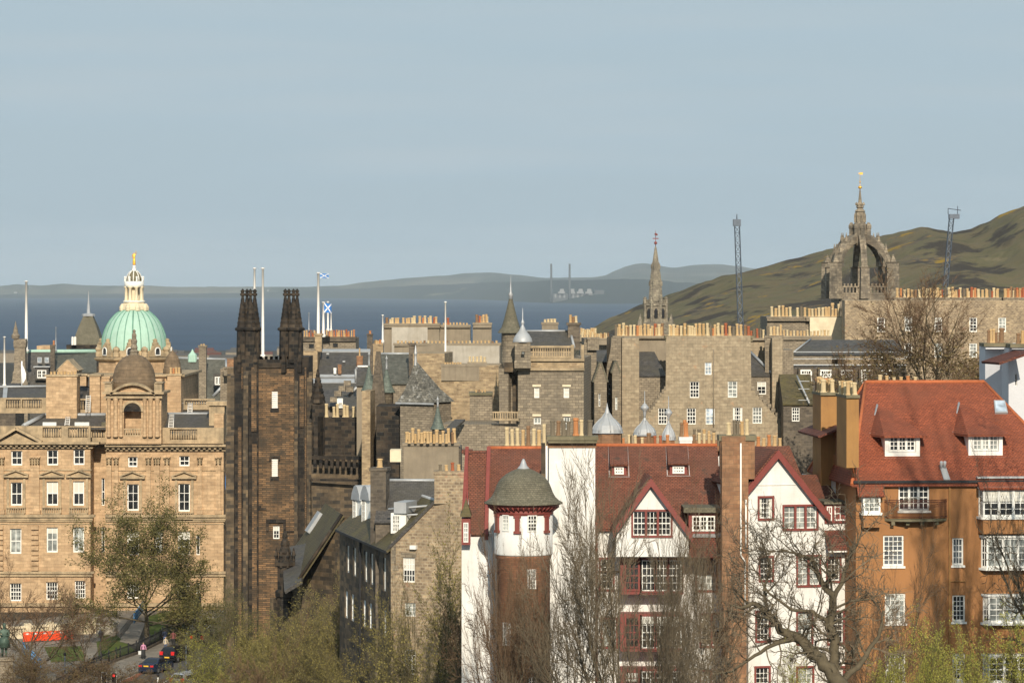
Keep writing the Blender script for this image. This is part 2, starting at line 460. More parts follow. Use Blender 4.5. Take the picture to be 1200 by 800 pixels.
mo = (.16, .13, .10)
mat('honey_stone', (0.551, 0.38, 0.223), brick=((0.427, 0.285, 0.162), (0.275, 0.19, 0.114), .8, .36, .014, -.1), var=.16, stain=((0.314, 0.209, 0.123), .45, .45), streak=.25)
mat('honey_trim', (0.432, 0.324, 0.198), var=.28, vs=2, stain=((0.156, 0.126, 0.084), .7, .8), streak=.4)
mat('dark_stone', (.20, .14, .08), brick=((.045, .038, .03), (.10, .08, .055), .8, .38, .02, .05), var=.35, stain=((.022, .019, .016), .75, .3), streak=.5)
mat('soot_stone', (.085, .060, .038), brick=((.013, .012, .011), (.06, .05, .036), .7, .38, .02, .15), var=.4, stain=((.009, .008, .008), .85, .4), streak=.3)
mat('brown_course', (.29, .165, .078), brick=((.10, .068, .04), (.05, .038, .026), .8, .2, .03, 0), var=.4, stain=((.035, .028, .02), .9, .3), patch=((.05, .04, .028), .7, .56), streak=.5)
mat('grey_rubble', (0.317, 0.259, 0.183), brick=((0.211, 0.173, 0.125), (0.144, 0.115, 0.0863), 0.45, 0.21, .025, 0), var=.22, stain=((0.163, 0.134, 0.0963), .5, .35), streak=.25)
mat('grey_ashlar', (0.314, 0.255, 0.177), brick=((0.196, 0.162, 0.118), (0.137, 0.108, 0.0785), 0.54, 0.24, .022, 0), var=.18, stain=((0.147, 0.123, 0.0938), .6, .22), streak=.3)
mat('tan_harl', (0.374, 0.301, 0.203), brick=((0.312, 0.244, 0.162), (0.281, 0.224, 0.152), 0.50, 0.29, .03, 0), var=.18, vs=2.5, patch=((0.437, 0.26, 0.146), 1.5, .62), stain=((0.249, 0.203, 0.14), .5, .3), streak=.3)
mat('buff_rubble', (0.427, 0.316, 0.183), brick=((0.244, 0.173, 0.102), (0.336, 0.254, 0.163), 0.50, 0.22, .03, 0), var=.3, patch=((0.102, 0.0813, 0.061), 1.1, .63), stain=((0.224, 0.173, 0.112), .4, .4))
mat('pink_rubble', (0.415, 0.306, 0.186), brick=((0.219, 0.158, 0.104), (0.372, 0.295, 0.197), 0.36, 0.21, .04, 0), var=.3, vs=3, patch=((0.459, 0.219, 0.143), .9, .64), stain=((0.143, 0.109, 0.0765), .5, .5))
mat('dark_rubble', (0.166, 0.133, 0.0944), brick=((0.0884, 0.0718, 0.0553), (0.144, 0.116, 0.0884), .5, .24, .03, 0), var=.3, stain=((0.0442, 0.0387, 0.0331), .6, .4))
mat('cement', (0.267, 0.218, 0.155), var=.14, stain=((0.171, 0.14, 0.102), .5, .4), streak=.35, bump=.15)
mat('pale_cement', (0.432, 0.39, 0.324), var=.14, stain=((0.3, 0.258, 0.198), .6, .4), streak=.4, bump=.15)
mat('stone_cap', (0.18, 0.153, 0.0945), var=.3, stain=((0.081, 0.081, 0.045), .7, 1.0))
mat('white_harl', (.76, .745, .71), var=.08, vs=1.5, stain=((.56, .53, .46), .6, .3), streak=.28, bump=.3)
mat('blue_harl', (.60, .60, .62), var=.05, stain=((.48, .47, .48), .4, .3), bump=.4)
mat('orange_harl', (.355, .165, .062), var=.16, vs=1.2, stain=((.24, .115, .048), .6, .3), bump=.25, streak=.3)
mat('ochre_chimney', (.36, .19, .065), var=.1, bump=.2, streak=.25, stain=((.24, .12, .05), .5, .6))
mat('red_tile', (.245, .088, .050), brick=((.18, .066, .040), (.085, .036, .026), .2, .13, .02, 0), var=.35, vs=1.1, stain=((.12, .058, .038), .65, .45), patch=((.07, .047, .034), 1.1, .58), bump=.7)
mat('orange_tile', (0.34, 0.092, 0.0405), brick=((0.267, 0.0718, 0.035), (0.147, 0.0423, 0.0239), .2, .13, .02, 0), var=.25, vs=1.1, stain=((0.184, 0.0626, 0.035), .65, .35), patch=((0.138, 0.0552, 0.0322), 1.0, .64), bump=.7)
mat('brown_tile', (.19, .06, .035), brick=((.12, .04, .028), (.05, .02, .014), .18, .13, .02, 0), var=.3, patch=((.09, .05, .035), 1.5, .6))
mat('ridge_tile', (.44, .13, .05), var=.25, vs=4)
mat('slate', (.095, .086, .078), brick=((.065, .06, .057), (.03, .03, .03), .3, .2, .012, 0), var=.3, stain=((.09, .078, .05), .5, .5), rough=.6)
mat('green_slate', (.125, .122, .10), brick=((.09, .09, .075), (.04, .04, .032), .3, .2, .012, 0), var=.3, stain=((.055, .05, .04), .5, .6), rough=.6)
mat('copper_green_slate', (.145, .17, .14), brick=((.105, .125, .105), (.06, .08, .07), .35, .22, .012, 0), var=.2, rough=.6)
mat('moss_slate', (.105, .08, .042), brick=((.07, .06, .032), (.035, .03, .02), .3, .2, .012, 0), var=.3, stain=((.13, .105, .035), .6, .7), rough=.7)
mat('stone_slate', (.185, .165, .115), brick=((.13, .117, .08), (.07, .063, .045), .22, .12, .014, 0), var=.25, stain=((.11, .10, .065), .5, .6), rough=.75)
mat('grey_patch_slate', (.22, .205, .17), brick=((.10, .095, .08), (.06, .055, .05), .3, .2, .015, 0), var=.5, vs=3, patch=((.42, .41, .38), 2.2, .58), rough=.7)
mat('lead', (.42, .43, .44), var=.2, vs=3, rough=.5, metallic=.25, stain=((.28, .27, .25), .5, 1.5), bump=.1)
mat('copper', (.37, .54, .44), var=.10, vs=1.5, rough=.65, streak=.25, stain=((.40, .60, .48), .5, .6), bump=.06)
mat('copper_seam', (.16, .32, .24), var=.3, rough=.7)
mat('cream_stone', (.70, .60, .42), var=.12, stain=((.45, .36, .24), .4, 1.2))
mat('brown_dome', (.20, .14, .085), brick=((.17, .12, .075), (.10, .07, .045), .9, .4, .02, 0), var=.25, stain=((.11, .08, .05), .6, .6), streak=.3)
mat('gold', (.95, .50, .08), metallic=.6, rough=.35, var=.1, bump=.05)
mat('white_paint', (.80, .78, .72), rough=.5, var=.06, bump=.03)
mat('pole_white', (.78, .74, .68), rough=.5, var=.08, bump=.03)
mat('red_paint', (.205, .050, .040), rough=.55, var=.15, vs=4, bump=.05)
mat('blind', (.62, .60, .53), rough=.9, var=.06, bump=.02)
mat('sandstone_red', (.34, .185, .095), brick=((.25, .125, .065), (.20, .12, .07), .42, .25, .014, 0), var=.28, vs=1.2, stain=((.15, .09, .055), .65, .5), streak=.35)
mat('drum_brick', (0.378, 0.168, 0.084), brick=((0.266, 0.112, 0.063), (0.21, 0.126, 0.077), .3, .11, .02, 0), var=.18, stain=((0.224, 0.119, 0.07), .5, .5))
mat('black_iron', (.018, .018, .02), rough=.5, var=.2, bump=.02)
mat('steel', (.11, .13, .16), rough=.5, metallic=.3, var=.2)
mat('bronze', (.07, .105, .08), rough=.55, metallic=.3, var=.35, vs=3)
mat('crown_stone', (0.351, 0.286, 0.202), brick=((0.208, 0.169, 0.124), (0.156, 0.13, 0.0975), 1.0, .45, .03, 0), var=.35, stain=((0.0715, 0.065, 0.0546), .75, .35), streak=.35)
mat('spire_stone', (0.324, 0.282, 0.204), brick=((0.204, 0.174, 0.132), (0.144, 0.12, 0.096), 1.0, .5, .03, 0), var=.35, stain=((0.096, 0.084, 0.066), .7, .4), streak=.3)
mat('station', (.07, .075, .08), var=.15, vs=.01, bump=0)
mat('station_white', (.24, .24, .24), var=.1, vs=.01, bump=0)
for k, c in dict(o=(.45, .19, .075), c=(.56, .44, .26), b=(.22, .13, .07), r=(.33, .10, .045), t=(.50, .34, .17), k=(.46, .30, .14), d=(.16, .13, .09)).items():
    mat('pot_' + k, c, var=.25, vs=2, bump=.1)
M['pot_g'] = M['lead']
mat('asphalt', (.085, .078, .07), var=.18, vs=.6, rough=.9)
mat('pavement', (.26, .225, .18), brick=((.20, .175, .145), (.12, .10, .085), .9, .6, .012, 0), var=.15, rough=.9)
mat('kerb', (.24, .215, .18), var=.2)
mat('line_white', (.7, .69, .66), var=.1); mat('line_red', (.33, .10, .06), var=.15)
mat('orange_plastic', (.85, .075, .018), rough=.45, var=.08, bump=.02)
mat('blue_paint', (.12, .28, .48), rough=.6, var=.3, vs=3, patch=((.5, .55, .58), 1.5, .6))
mat('bark', (.10, .08, .05), var=.35, vs=3, rough=.95, bump=.6)
mat('twig_grey', (.135, .105, .068), var=.3, vs=1.5, rough=.9, bump=.1)
mat('twig_brown', (.12, .075, .043), var=.3, vs=1.5, rough=.9, bump=.1)
mat('twig_olive', (.115, .095, .045), var=.3, vs=1.5, rough=.9, bump=.1)
def leafmat(name, c, c2):
    m, nt, b = new_mat(name); lk = nt.links.new
    oi = N(nt, 'ShaderNodeTexCoord'); n = N(nt, 'ShaderNodeTexNoise', Scale=.9, Detail=3.0); lk(oi.outputs['Object'], n.inputs['Vector'])
    r = N(nt, 'ShaderNodeValToRGB'); r.color_ramp.elements[0].color = c4(c); r.color_ramp.elements[1].color = c4(c2)
    r.color_ramp.elements[0].position = .35; r.color_ramp.elements[1].position = .65
    lk(n.outputs['Fac'], r.inputs[0]); lk(r.outputs[0], b.inputs['Base Color']); b.inputs['Roughness'].default_value = .7
    b.inputs['Specular IOR Level'].default_value = .2
    M[name] = m
leafmat('leaf_olive', (.075, .075, .025), (.16, .135, .045))
leafmat('leaf_lime', (.20, .21, .035), (.36, .33, .07))
leafmat('leaf_bud', (.14, .12, .04), (.26, .215, .065))
leafmat('leaf_brown', (.10, .07, .03), (.15, .11, .045))
leafmat('grassy', (.05, .075, .015), (.09, .12, .03))
leafmat('leaf_dark', (.05, .055, .02), (.10, .095, .03))
def simple(name, col, rough=.5, metallic=0, emis=0):
    m, nt, b = new_mat(name); b.inputs['Base Color'].default_value = c4(col); b.inputs['Roughness'].default_value = rough
    b.inputs['Metallic'].default_value = metallic
    if emis: b.inputs['Emission Color'].default_value = c4(col); b.inputs['Emission Strength'].default_value = emis
    M[name] = m
def glassmat(name, col, rough=.12):
    m, nt, b = new_mat(name); lk = nt.links.new
    oi = N(nt, 'ShaderNodeTexCoord'); n = N(nt, 'ShaderNodeTexNoise', Scale=1.1, Detail=2.0); lk(oi.outputs['Object'], n.inputs['Vector'])
    r = N(nt, 'ShaderNodeValToRGB'); r.color_ramp.elements[0].color = c4(col); r.color_ramp.elements[1].color = c4([c * 3 + .01 for c in col])
    r.color_ramp.elements[0].position = .4; r.color_ramp.elements[1].position = .7
    lk(n.outputs['Fac'], r.inputs[0]); lk(r.outputs[0], b.inputs['Base Color']); b.inputs['Roughness'].default_value = rough
    b.inputs['Specular IOR Level'].default_value = .35
    bp = N(nt, 'ShaderNodeBump', Strength=.15, Distance=.05); lk(n.outputs['Fac'], bp.inputs['Height']); lk(bp.outputs[0], b.inputs['Normal'])
    M[name] = m
glassmat('glass', (.012, .013, .014)); glassmat('glass_mid', (.05, .055, .06), .2); glassmat('glass_pale', (.16, .17, .16), .3); glassmat('glass_blue', (.22, .26, .30), .3)
simple('car_navy', (.012, .022, .05), .25); simple('car_black', (.012, .012, .014), .25); simple('car_silver', (.45, .46, .48), .3, .5)
simple('car_glass', (.01, .012, .015), .08); simple('tyre', (.012, .012, .012), .9); simple('rim', (.45, .45, .46), .35, .8)
simple('tail_red', (.6, .02, .02), .3); simple('lamp_red', (.9, .03, .03), .3, 0, 2.0); simple('plate_yellow', (.75, .45, .03), .5); simple('saltire_blue', (.04, .20, .55), .8); simple('flag_white', (.8, .8, .8), .8)
simple('skin', (.45, .26, .18), .6); simple('hair', (.05, .03, .02), .8)
for n_, c in dict(pink=(.55, .25, .38), navy=(.03, .04, .08), black=(.02, .02, .02), maroon=(.16, .05, .045), blue=(.16, .22, .38), grey=(.2, .2, .22), denim=(.06, .08, .14), green=(.08, .14, .12), white=(.6, .6, .58), cream=(.5, .42, .3)).items():
    simple('cloth_' + n_, c, .85)
# ------------------------------------------------------------------ setting
def grid(xs, ys, fz):
    V = []; Fc = []
    for y in ys:
        for x in xs: V.append((x, y, fz(x, y)))
    n = len(xs)
    for j in range(len(ys) - 1):
        for i in range(n - 1): Fc.append((j * n + i, j * n + i + 1, (j + 1) * n + i + 1, (j + 1) * n + i))
    return V, Fc
def sheet(name, V, Fc, mt, smooth=True):
    me = bpy.data.meshes.new(name); me.from_pydata(V, [], Fc); me.materials.append(mt)
    ul = me.uv_layers.new(name='uv')
    for l in me.loops:
        c = me.vertices[l.vertex_index].co; ul.data[l.index].uv = (c.x, c.y)
    if smooth: me.polygons.foreach_set('use_smooth', [True] * len(me.polygons))
    o = bpy.data.objects.new(name, me); COL.objects.link(o); o['kind'] = 'structure'; return o
def struct(o): o['kind'] = 'structure'; return o
def frange(a, b, n): return [a + (b - a) * i / (n - 1) for i in range(n)]

def landmat(name, cols, scale, dark=None, yellow=None, rock=None, streak=1.0):
    m, nt, b = new_mat(name); lk = nt.links.new
    t = N(nt, 'ShaderNodeTexCoord'); mpn = N(nt, 'ShaderNodeMapping'); mpn.inputs['Scale'].default_value = (1, streak, 1)
    lk(t.outputs['Object'], mpn.inputs[0])
    n = N(nt, 'ShaderNodeTexNoise', Scale=scale, Detail=8.0, Roughness=.6); lk(mpn.outputs[0], n.inputs['Vector'])
    r = N(nt, 'ShaderNodeValToRGB'); el = r.color_ramp.elements
    el[0].position = .3; el[0].color = c4(cols[0]); el[1].position = .7; el[1].color = c4(cols[-1])
    for i, c in enumerate(cols[1:-1]):
        e = el.new(.3 + .4 * (i + 1) / (len(cols) - 1)); e.color = c4(c)
    lk(n.outputs['Fac'], r.inputs[0]); cur = r.outputs[0]
    for spec in (dark, rock, yellow):
        if not spec: continue
        col, sc, th, wd = spec
        nn = N(nt, 'ShaderNodeTexNoise', Scale=sc, Detail=6.0, Roughness=.65); lk(mpn.outputs[0], nn.inputs['Vector'])
        rr = N(nt, 'ShaderNodeMapRange'); rr.inputs[1].default_value = th; rr.inputs[2].default_value = th + wd
        lk(nn.outputs['Fac'], rr.inputs[0])
        mx = N(nt, 'ShaderNodeMixRGB'); mx.inputs[2].default_value = c4(col); lk(rr.outputs[0], mx.inputs[0]); lk(cur, mx.inputs[1]); cur = mx.outputs[0]
    lk(cur, b.inputs['Base Color']); b.inputs['Roughness'].default_value = .95; b.inputs['Specular IOR Level'].default_value = .1
    if name == 'hill':
        bp = N(nt, 'ShaderNodeBump', Strength=1.0, Distance=2.5); nb = N(nt, 'ShaderNodeTexNoise', Scale=.12, Detail=8.0, Roughness=.7); lk(t.outputs['Object'], nb.inputs['Vector']); lk(nb.outputs['Fac'], bp.inputs['Height']); lk(bp.outputs[0], b.inputs['Normal'])
    M[name] = m
landmat('earth', [(.035, .035, .03), (.065, .058, .045), (.045, .045, .035)], .05)
landmat('grass', [(.05, .08, .015), (.09, .12, .03), (.12, .13, .04)], .6)
landmat('hill', [(.085, .066, .04), (.15, .12, .066), (.12, .108, .055), (.20, .158, .09)], .035, dark=((.055, .045, .034), .018, .52, .05), rock=((.11, .09, .072), .03, .58, .05), yellow=((.30, .19, .02), .03, .62, .05))
landmat('coast_woods', [(.010, .018, .02), (.018, .028, .024), (.03, .038, .028)], .0007, streak=.3, yellow=((.16, .15, .09), .0009, .66, .04))
landmat('far_fields', [(.04, .05, .04), (.14, .125, .085), (.045, .055, .04), (.17, .15, .11)], .0006, dark=((.04, .05, .035), .0008, .52, .05), streak=.35)

xs = frange(-1500, 1500, 101); ys = [100, 150] + frange(200, 500, 31) + frange(540, 1000, 12) + frange(1150, 5000, 18) + [5150, 5300]
V, Fc = grid(frange(-300, 300, 61), ys, lambda x, y: gz(x, y))
# widen with distance
V = [(x * max(1, y / 400), y, gz(x * max(1, y / 400), y) - (6 if y > 5200 else 0)) for x, y, z in V]
sheet('ground', V, Fc, M['earth'])

# sea
m, nt, b = new_mat('sea'); lk = nt.links.new
t = N(nt, 'ShaderNodeTexCoord'); mpn = N(nt, 'ShaderNodeMapping'); mpn.inputs['Scale'].default_value = (.0004, .0022, 1); lk(t.outputs['Object'], mpn.inputs[0])
n = N(nt, 'ShaderNodeTexNoise', Scale=1.0, Detail=7.0); lk(mpn.outputs[0], n.inputs['Vector'])
r = N(nt, 'ShaderNodeValToRGB'); r.color_ramp.elements[0].position = .3; r.color_ramp.elements[0].color = (.018, .040, .078, 1); r.color_ramp.elements[1].position = .7; r.color_ramp.elements[1].color = (.034, .066, .115, 1)
lk(n.outputs['Fac'], r.inputs[0]); lk(r.outputs[0], b.inputs['Base Color']); b.inputs['Roughness'].default_value = .75; b.inputs['Specular IOR Level'].default_value = .12
M['sea'] = m
V, Fc = grid(frange(-9000, 9000, 10), frange(5050, 29500, 10), lambda x, y: -99.5)
sheet('sea', V, Fc, M['sea'])

# Arthur's hill: ridge line
RIDGE = [(560, -62), (640, -62), (690, 388), (720, 373), (760, 358), (800, 343), (830, 331), (860, 321), (900, 313), (940, 303), (975, 291), (1010, 283), (1040, 273), (1060, 269), (1080, 267), (1100, 273), (1112, 276), (1130, 272), (1150, 262), (1170, 251), (1185, 245), (1200, 239), (1250, 214), (1320, 200), (1500, 205), (1800, 260)]
YR = 2200
rz = [(((px - 600) * YR / F), (py if py < 0 else zat(py, YR))) for px, py in RIDGE]
def hillz(x, y):
    top = interp(rz, x)
    base = -66
    yr = YR + 60 * math.sin(x * .012)
    t = (y - 1150) / (yr - 1150) if y < yr else 1 - (y - yr) / 1100
    t = max(0, min(1, t))
    s = t ** 1.25
    nv = noise.fractal(Vector((x * .004, y * .003, 3.1)), 1.0, 2.0, 5)
    amp = (top - base) * .22 * math.sin(PI * min(1, t)) ** .8
    # a lower crag shoulder in front of the main slope
    sh = 16 * math.exp(-((y - 1750) / 120) ** 2) * sm(60, 170, x) * (1 - sm(260, 420, x))
    z = base + (top - base) * s + nv * amp + sh * (1 if t < 1 else 0) + (noise.noise(Vector((x * .03, y * .03, 0))) * 2.2 - abs(noise.noise(Vector((x * .012, y * .012, 7)))) * 9 * math.sin(PI * min(1, t)) + noise.noise(Vector((x * .09, y * .09, 5))) * .9) * min(1, t * 3)
    return z if y < 3290 else -90
V, Fc = grid(frange(-60, 760, 270), frange(1150, 3300, 180), hillz)
sheet('hill', V, Fc, M['hill'])

# far coast: woodland strip along the water, then fields and hills
COAST = [(-200, 349.5), (300, 349), (400, 349.5), (560, 351), (640, 355), (700, 356), (860, 355.5), (1000, 353), (1500, 352)]
WOOD = [(-200, 345), (0, 345), (200, 344), (300, 343), (400, 339), (500, 334), (600, 330), (660, 328), (760, 327), (800, 331), (860, 334), (1000, 334), (1500, 336)]
HILLS = [(-250, 334), (0, 335), (20, 333), (50, 334.5), (75, 332), (95, 334), (130, 335), (170, 334.5), (200, 336), (250, 336), (300, 336), (360, 336), (400, 334.5), (430, 330), (455, 328), (480, 325.5), (520, 323), (545, 320), (575, 319), (600, 321.5), (640, 325.5), (690, 325), (708, 323), (722, 317), (735, 311.5), (745, 309), (757, 308.5), (770, 311), (790, 313.5), (812, 310.5), (840, 309.5), (862, 311.5), (880, 314), (905, 318), (960, 320), (1040, 322), (1500, 326)]
DD = 100 - .5
def strip(name, rows, mt, nx=420, jag=0, seed=0):
    """rows: list of (Y function, z function) from near to far"""
    V = []; Fc = []
    pxs = frange(-300, 1500, nx)
    for fy, fz in rows:
        for px in pxs:
            Y = fy(px); V.append(((px - 600) * Y / F, Y, fz(px, Y)))
    for j in range(len(rows) - 1):
        for i in range(nx - 1): Fc.append((j * nx + i, j * nx + i + 1, (j + 1) * nx + i + 1, (j + 1) * nx + i))
    return sheet(name, V, Fc, mt)
cy = lambda px: DD * F / (interp(COAST, px) - HZ)
def nzf(px, s, k): return noise.fractal(Vector((px * s, k, 1.7)), 1.0, 2.0, 4)
ybk = lambda px: min(cy(px) + 2500, 28500)
strip('coastal_land', [(cy, lambda px, Y: -101), (lambda px: cy(px) + 60, lambda px, Y: -97.5),
      (lambda px: cy(px) + (ybk(px) - cy(px)) * .4, lambda px, Y: -97 + (zat(interp(WOOD, px), Y) + 97) * .45 + nzf(px, .03, 0) * 6),
      (ybk, lambda px, Y: zat(interp(WOOD, px), Y) + nzf(px, .05, 5) * 5),
      (lambda px: ybk(px) + 300, lambda px, Y: -101)], M['coast_woods'])
strip('far_hills', [(lambda px: ybk(px) + 100, lambda px, Y: -101),
      (lambda px: ybk(px) + (29300 - ybk(px)) * .5, lambda px, Y: -60 + (zat(interp(HILLS, px), 29300) + 60) * .35 + nzf(px, .02, 9) * 10),
      (lambda px: 29300, lambda px, Y: zat(interp(HILLS, px), Y) + nzf(px, .07, 2) * 3),
      (lambda px: 29900, lambda px, Y: -101)], M['far_hills'] if 'far_hills' in M else M['far_fields'])

# haze
hb = MB(); hb.box(-9500, 9500, -400, 31000, -104, 260)
hz = hb.build('haze', M['earth'], None, (0, 0, 0)); hz['kind'] = 'stuff'
hm = bpy.data.materials.new('haze'); hm.use_nodes = True; nt = hm.node_tree; nt.nodes.clear()
pv = nt.nodes.new('ShaderNodeVolumePrincipled'); pv.inputs['Color'].default_value = (.80, .91, 1.0, 1); pv.inputs['Density'].default_value = 2.3e-5
pv.inputs['Anisotropy'].default_value = 0.0
om = nt.nodes.new('ShaderNodeOutputMaterial'); nt.links.new(pv.outputs[0], om.inputs['Volume'])
hz.data.materials.clear(); hz.data.materials.append(hm)

# power station across the water
Yp = 18900.0; sc = Yp / F
root = thing('power_station', 'distant grey power station with two tall thin chimneys on the far shore', 'power station', at(675, 354.5, Yp))
for px in (646, 667.5):
    m = MB(); x = (px - 600) * sc; m.lathe(x, Yp, [(7.5, -99), (6, -20), (5.5, zat(309, Yp))], 12, True); m.build('chimney', M['station'], root)
def pb(mb, x0, y0, x1, y1, Y, D, zb=None):
    s = Y / F; mb.box((x0 - 600) * s, (x1 - 600) * s, Y, Y + D, zat(y1, Y) if zb is None else zb, zat(y0, Y))
m = MB(); pb(m, 648, 344, 709, 354.6, Yp + 40, 300); pb(m, 697, 340, 708, 344, Yp + 60, 200); m.build('turbine_hall', M['station'], root)
m = MB()
for x in (656, 668, 678, 688): pb(m, x, 338.5, x + 5, 341.5, Yp + 30, 60); pb(m, x - 2, 341.6, x + 6, 344, Yp + 20, 90)
for i in range(7): pb(m, 650 + i * 5.2, 344.5, 652 + i * 5.2, 349, Yp + 34, 5)
m.build('boiler_house', M['station_white'], root)
m = MB(); pb(m, 704, 348, 709, 353, Yp - 20, 50, None)
s = sc
m.hexa([at(690, 346, Yp), at(693, 345, Yp), at(693, 345, Yp + 40), at(690, 346, Yp + 40), at(690, 344, Yp), at(693, 343.4, Yp), at(693, 343.4, Yp + 40), at(690, 344, Yp + 40)])
m.hexa([at(703, 354, Yp), at(706, 354, Yp), at(706, 354, Yp + 30), at(703, 354, Yp + 30), at(690, 344.5, Yp), at(693, 344, Yp), at(693, 344, Yp + 30), at(690, 344.5, Yp + 30)])
m.build('conveyor', M['station_white'], root)
# a few pale farm buildings on the far land, small things
for i, (px, py, w) in enumerate([(805, 327, 4), (799, 344, 3), (16, 343, 4), (162, 338, 3), (313, 340.5, 2)]):
    Y = 17500 if py > 343 and px > 700 else 26000
    m = MB(); pb(m, px, py - 1, px + w, py + .5, Y, 60); pos = at(px, py + .5, Y)
    o = m.build('farm_building', M['station_white'], None, pos)
    tag(o, ['white shed on the fields of the far hills right of the church spire', 'white speck of a house on the far shore beside the spire', 'white house on the far shore at the left edge', 'small white house on the far shore right of the copper dome', 'small white house on the far shore above the twin pinnacled tower'][i], 'farm building')

# low far houses between the town and the shore
rr_ = random.Random(3)
for i in range(34):
    Y = rr_.uniform(3300, 4900); px = rr_.uniform(-40, 700) if i > 5 else rr_.uniform(195, 290); w_ = rr_.uniform(14, 40); g_ = gz((px - 600) * Y / F, Y); x = (px - 600) * Y / F
    ht = g_ + rr_.uniform(8, 14)
    root = thing('distant_house', 'small distant roof far below the palace roofs near the shore', 'house', (x, Y, g_), 'distant roofs near the shore')
    m = MB(); m.box(x - w_ / 2, x + w_ / 2, Y - 5, Y + 5, g_ - 1, ht - 3); m.build('wall', M['grey_rubble'], root)
    m = MB(); a, b_, c, d = [Vector((x + sx * w_ / 2, Y + sy * 5.4, ht - 3)) for sx, sy in ((-1, -1), (1, -1), (1, 1), (-1, 1))]; r0, r1 = Vector((x - w_ / 2, Y, ht)), Vector((x + w_ / 2, Y, ht))
    m.face([a, b_, r1, r0]); m.face([c, d, r0, r1]); m.face([b_, c, r1]); m.face([d, a, r0]); m.face([d, c, b_, a]); m.build('roof', M['slate' if i % 3 else 'brown_tile'], root)

# ------------------------------------------------------------------ cranes
def mast(px0, y0, px1, y1, Y, w, label, head):
    p1 = at(px1, y1, Y); p0 = at(px0, y0, Y)   # base, top
    root = thing('crane_mast', label, 'crane', p1)
    m = MB(); h = w / 2
    d = p0 - p1
    for sx, sy in ((-h, -h), (h, -h), (h, h), (-h, h)):
        m.tube([p1 + Vector((sx, sy, 0)), p0 + Vector((sx, sy, 0))], .10, 4, False)
    n = int(d.length / (w * 1.3))
    for i in range(n):
        a = p1 + d * (i / n); b_ = p1 + d * ((i + 1) / n)
        cs = [Vector((-h, -h, 0)), Vector((h, -h, 0)), Vector((h, h, 0)), Vector((-h, h, 0))]
        for k in range(4):
            q, r_ = cs[k], cs[(k + 1) % 4]
            if i % 2: q, r_ = r_, q
            m.tube([a + q, b_ + r_], .08, 3, False); m.tube([a + q, a + r_], .07, 3, False)
    m.build('lattice', M['steel'], root)
    m = MB()
    c = p0
    if head:
        m.box(c.x - .8, c.x + 1.9, c.y - 1.2, c.y + 1.2, c.z - 1.2, c.z)
        m.tube([c + Vector((-1, 0, 0)), c + Vector((-1, 0, 1.6))], .1, 4); m.tube([c + Vector((1.5, 0, 0)), c + Vector((1.5, 0, 2.2))], .1, 4)
        m.tube([c + Vector((-1, 0, 1.5)), c + Vector((2.4, 0, 1.0))], .1, 4)
    else:
        m.box(c.x - .9, c.x + .9, c.y - .9, c.y + .9, c.z - 1.6, c.z)
        m.tube([c, c + Vector((0, 0, 1.2))], .12, 4)
    m.build('head', M['steel'], root)
mast(863.5, 257, 868.5, 398, 800, 1.15, 'tall thin grey lattice crane mast rising beside the church spire', False)
mast(1115.5, 251, 1107, 345, 900, 1.15, 'leaning lattice crane mast with small cab top in front of the right hill', True)

# ------------------------------------------------------------------ crown steeple
def crocket_spire(m, cx, cy, z0, z1, r, n=8, steps=6, rot=0, knob=.16):
    prof = []
    for i in range(steps):
        t = i / steps; t2 = (i + .62) / steps
        prof += [(r * (1 - t) + knob * r * .5, z0 + (z1 - z0) * t), (r * (1 - t) * .96 + .02, z0 + (z1 - z0) * (t + .10)), (r * (1 - t2) + .02, z0 + (z1 - z0) * t2)]
        prof += [(r * (1 - t2) + knob * r * .6 * (1 - t * .5), z0 + (z1 - z0) * (t2 + .08))]
    prof += [(r * .12, z1 - (z1 - z0) * .06), (r * .22, z1 - (z1 - z0) * .03), (0.001, z1)]
    m.lathe(cx, cy, prof, n, False, rot)
Yc = 610.0; k = Yc / F; cx0 = (1011.5 - 600) * k; Rw = 36 * k
root = thing('crown_steeple', 'gothic crown steeple with open flying arches and gilded finial on the skyline', 'steeple', (cx0, Yc + Rw, -35))
cyc = Yc + Rw
m = MB(); zt = zat(345, Yc)
hw = 35 * k
m.lathe(cx0, cyc, [(hw * 1.19, -35), (hw * 1.19, zt - 3), (hw * 1.26, zt - 2.6), (hw * 1.26, zt - 2), (hw * 1.19, zt - 1.8), (hw * 1.19, zt)], 4, False, R(45 + 3))
m.build('tower', M['crown_stone'], root)
cr = MB()
rot = R(3)
zap = zat(284, Yc); zsp = zat(342, Yc)
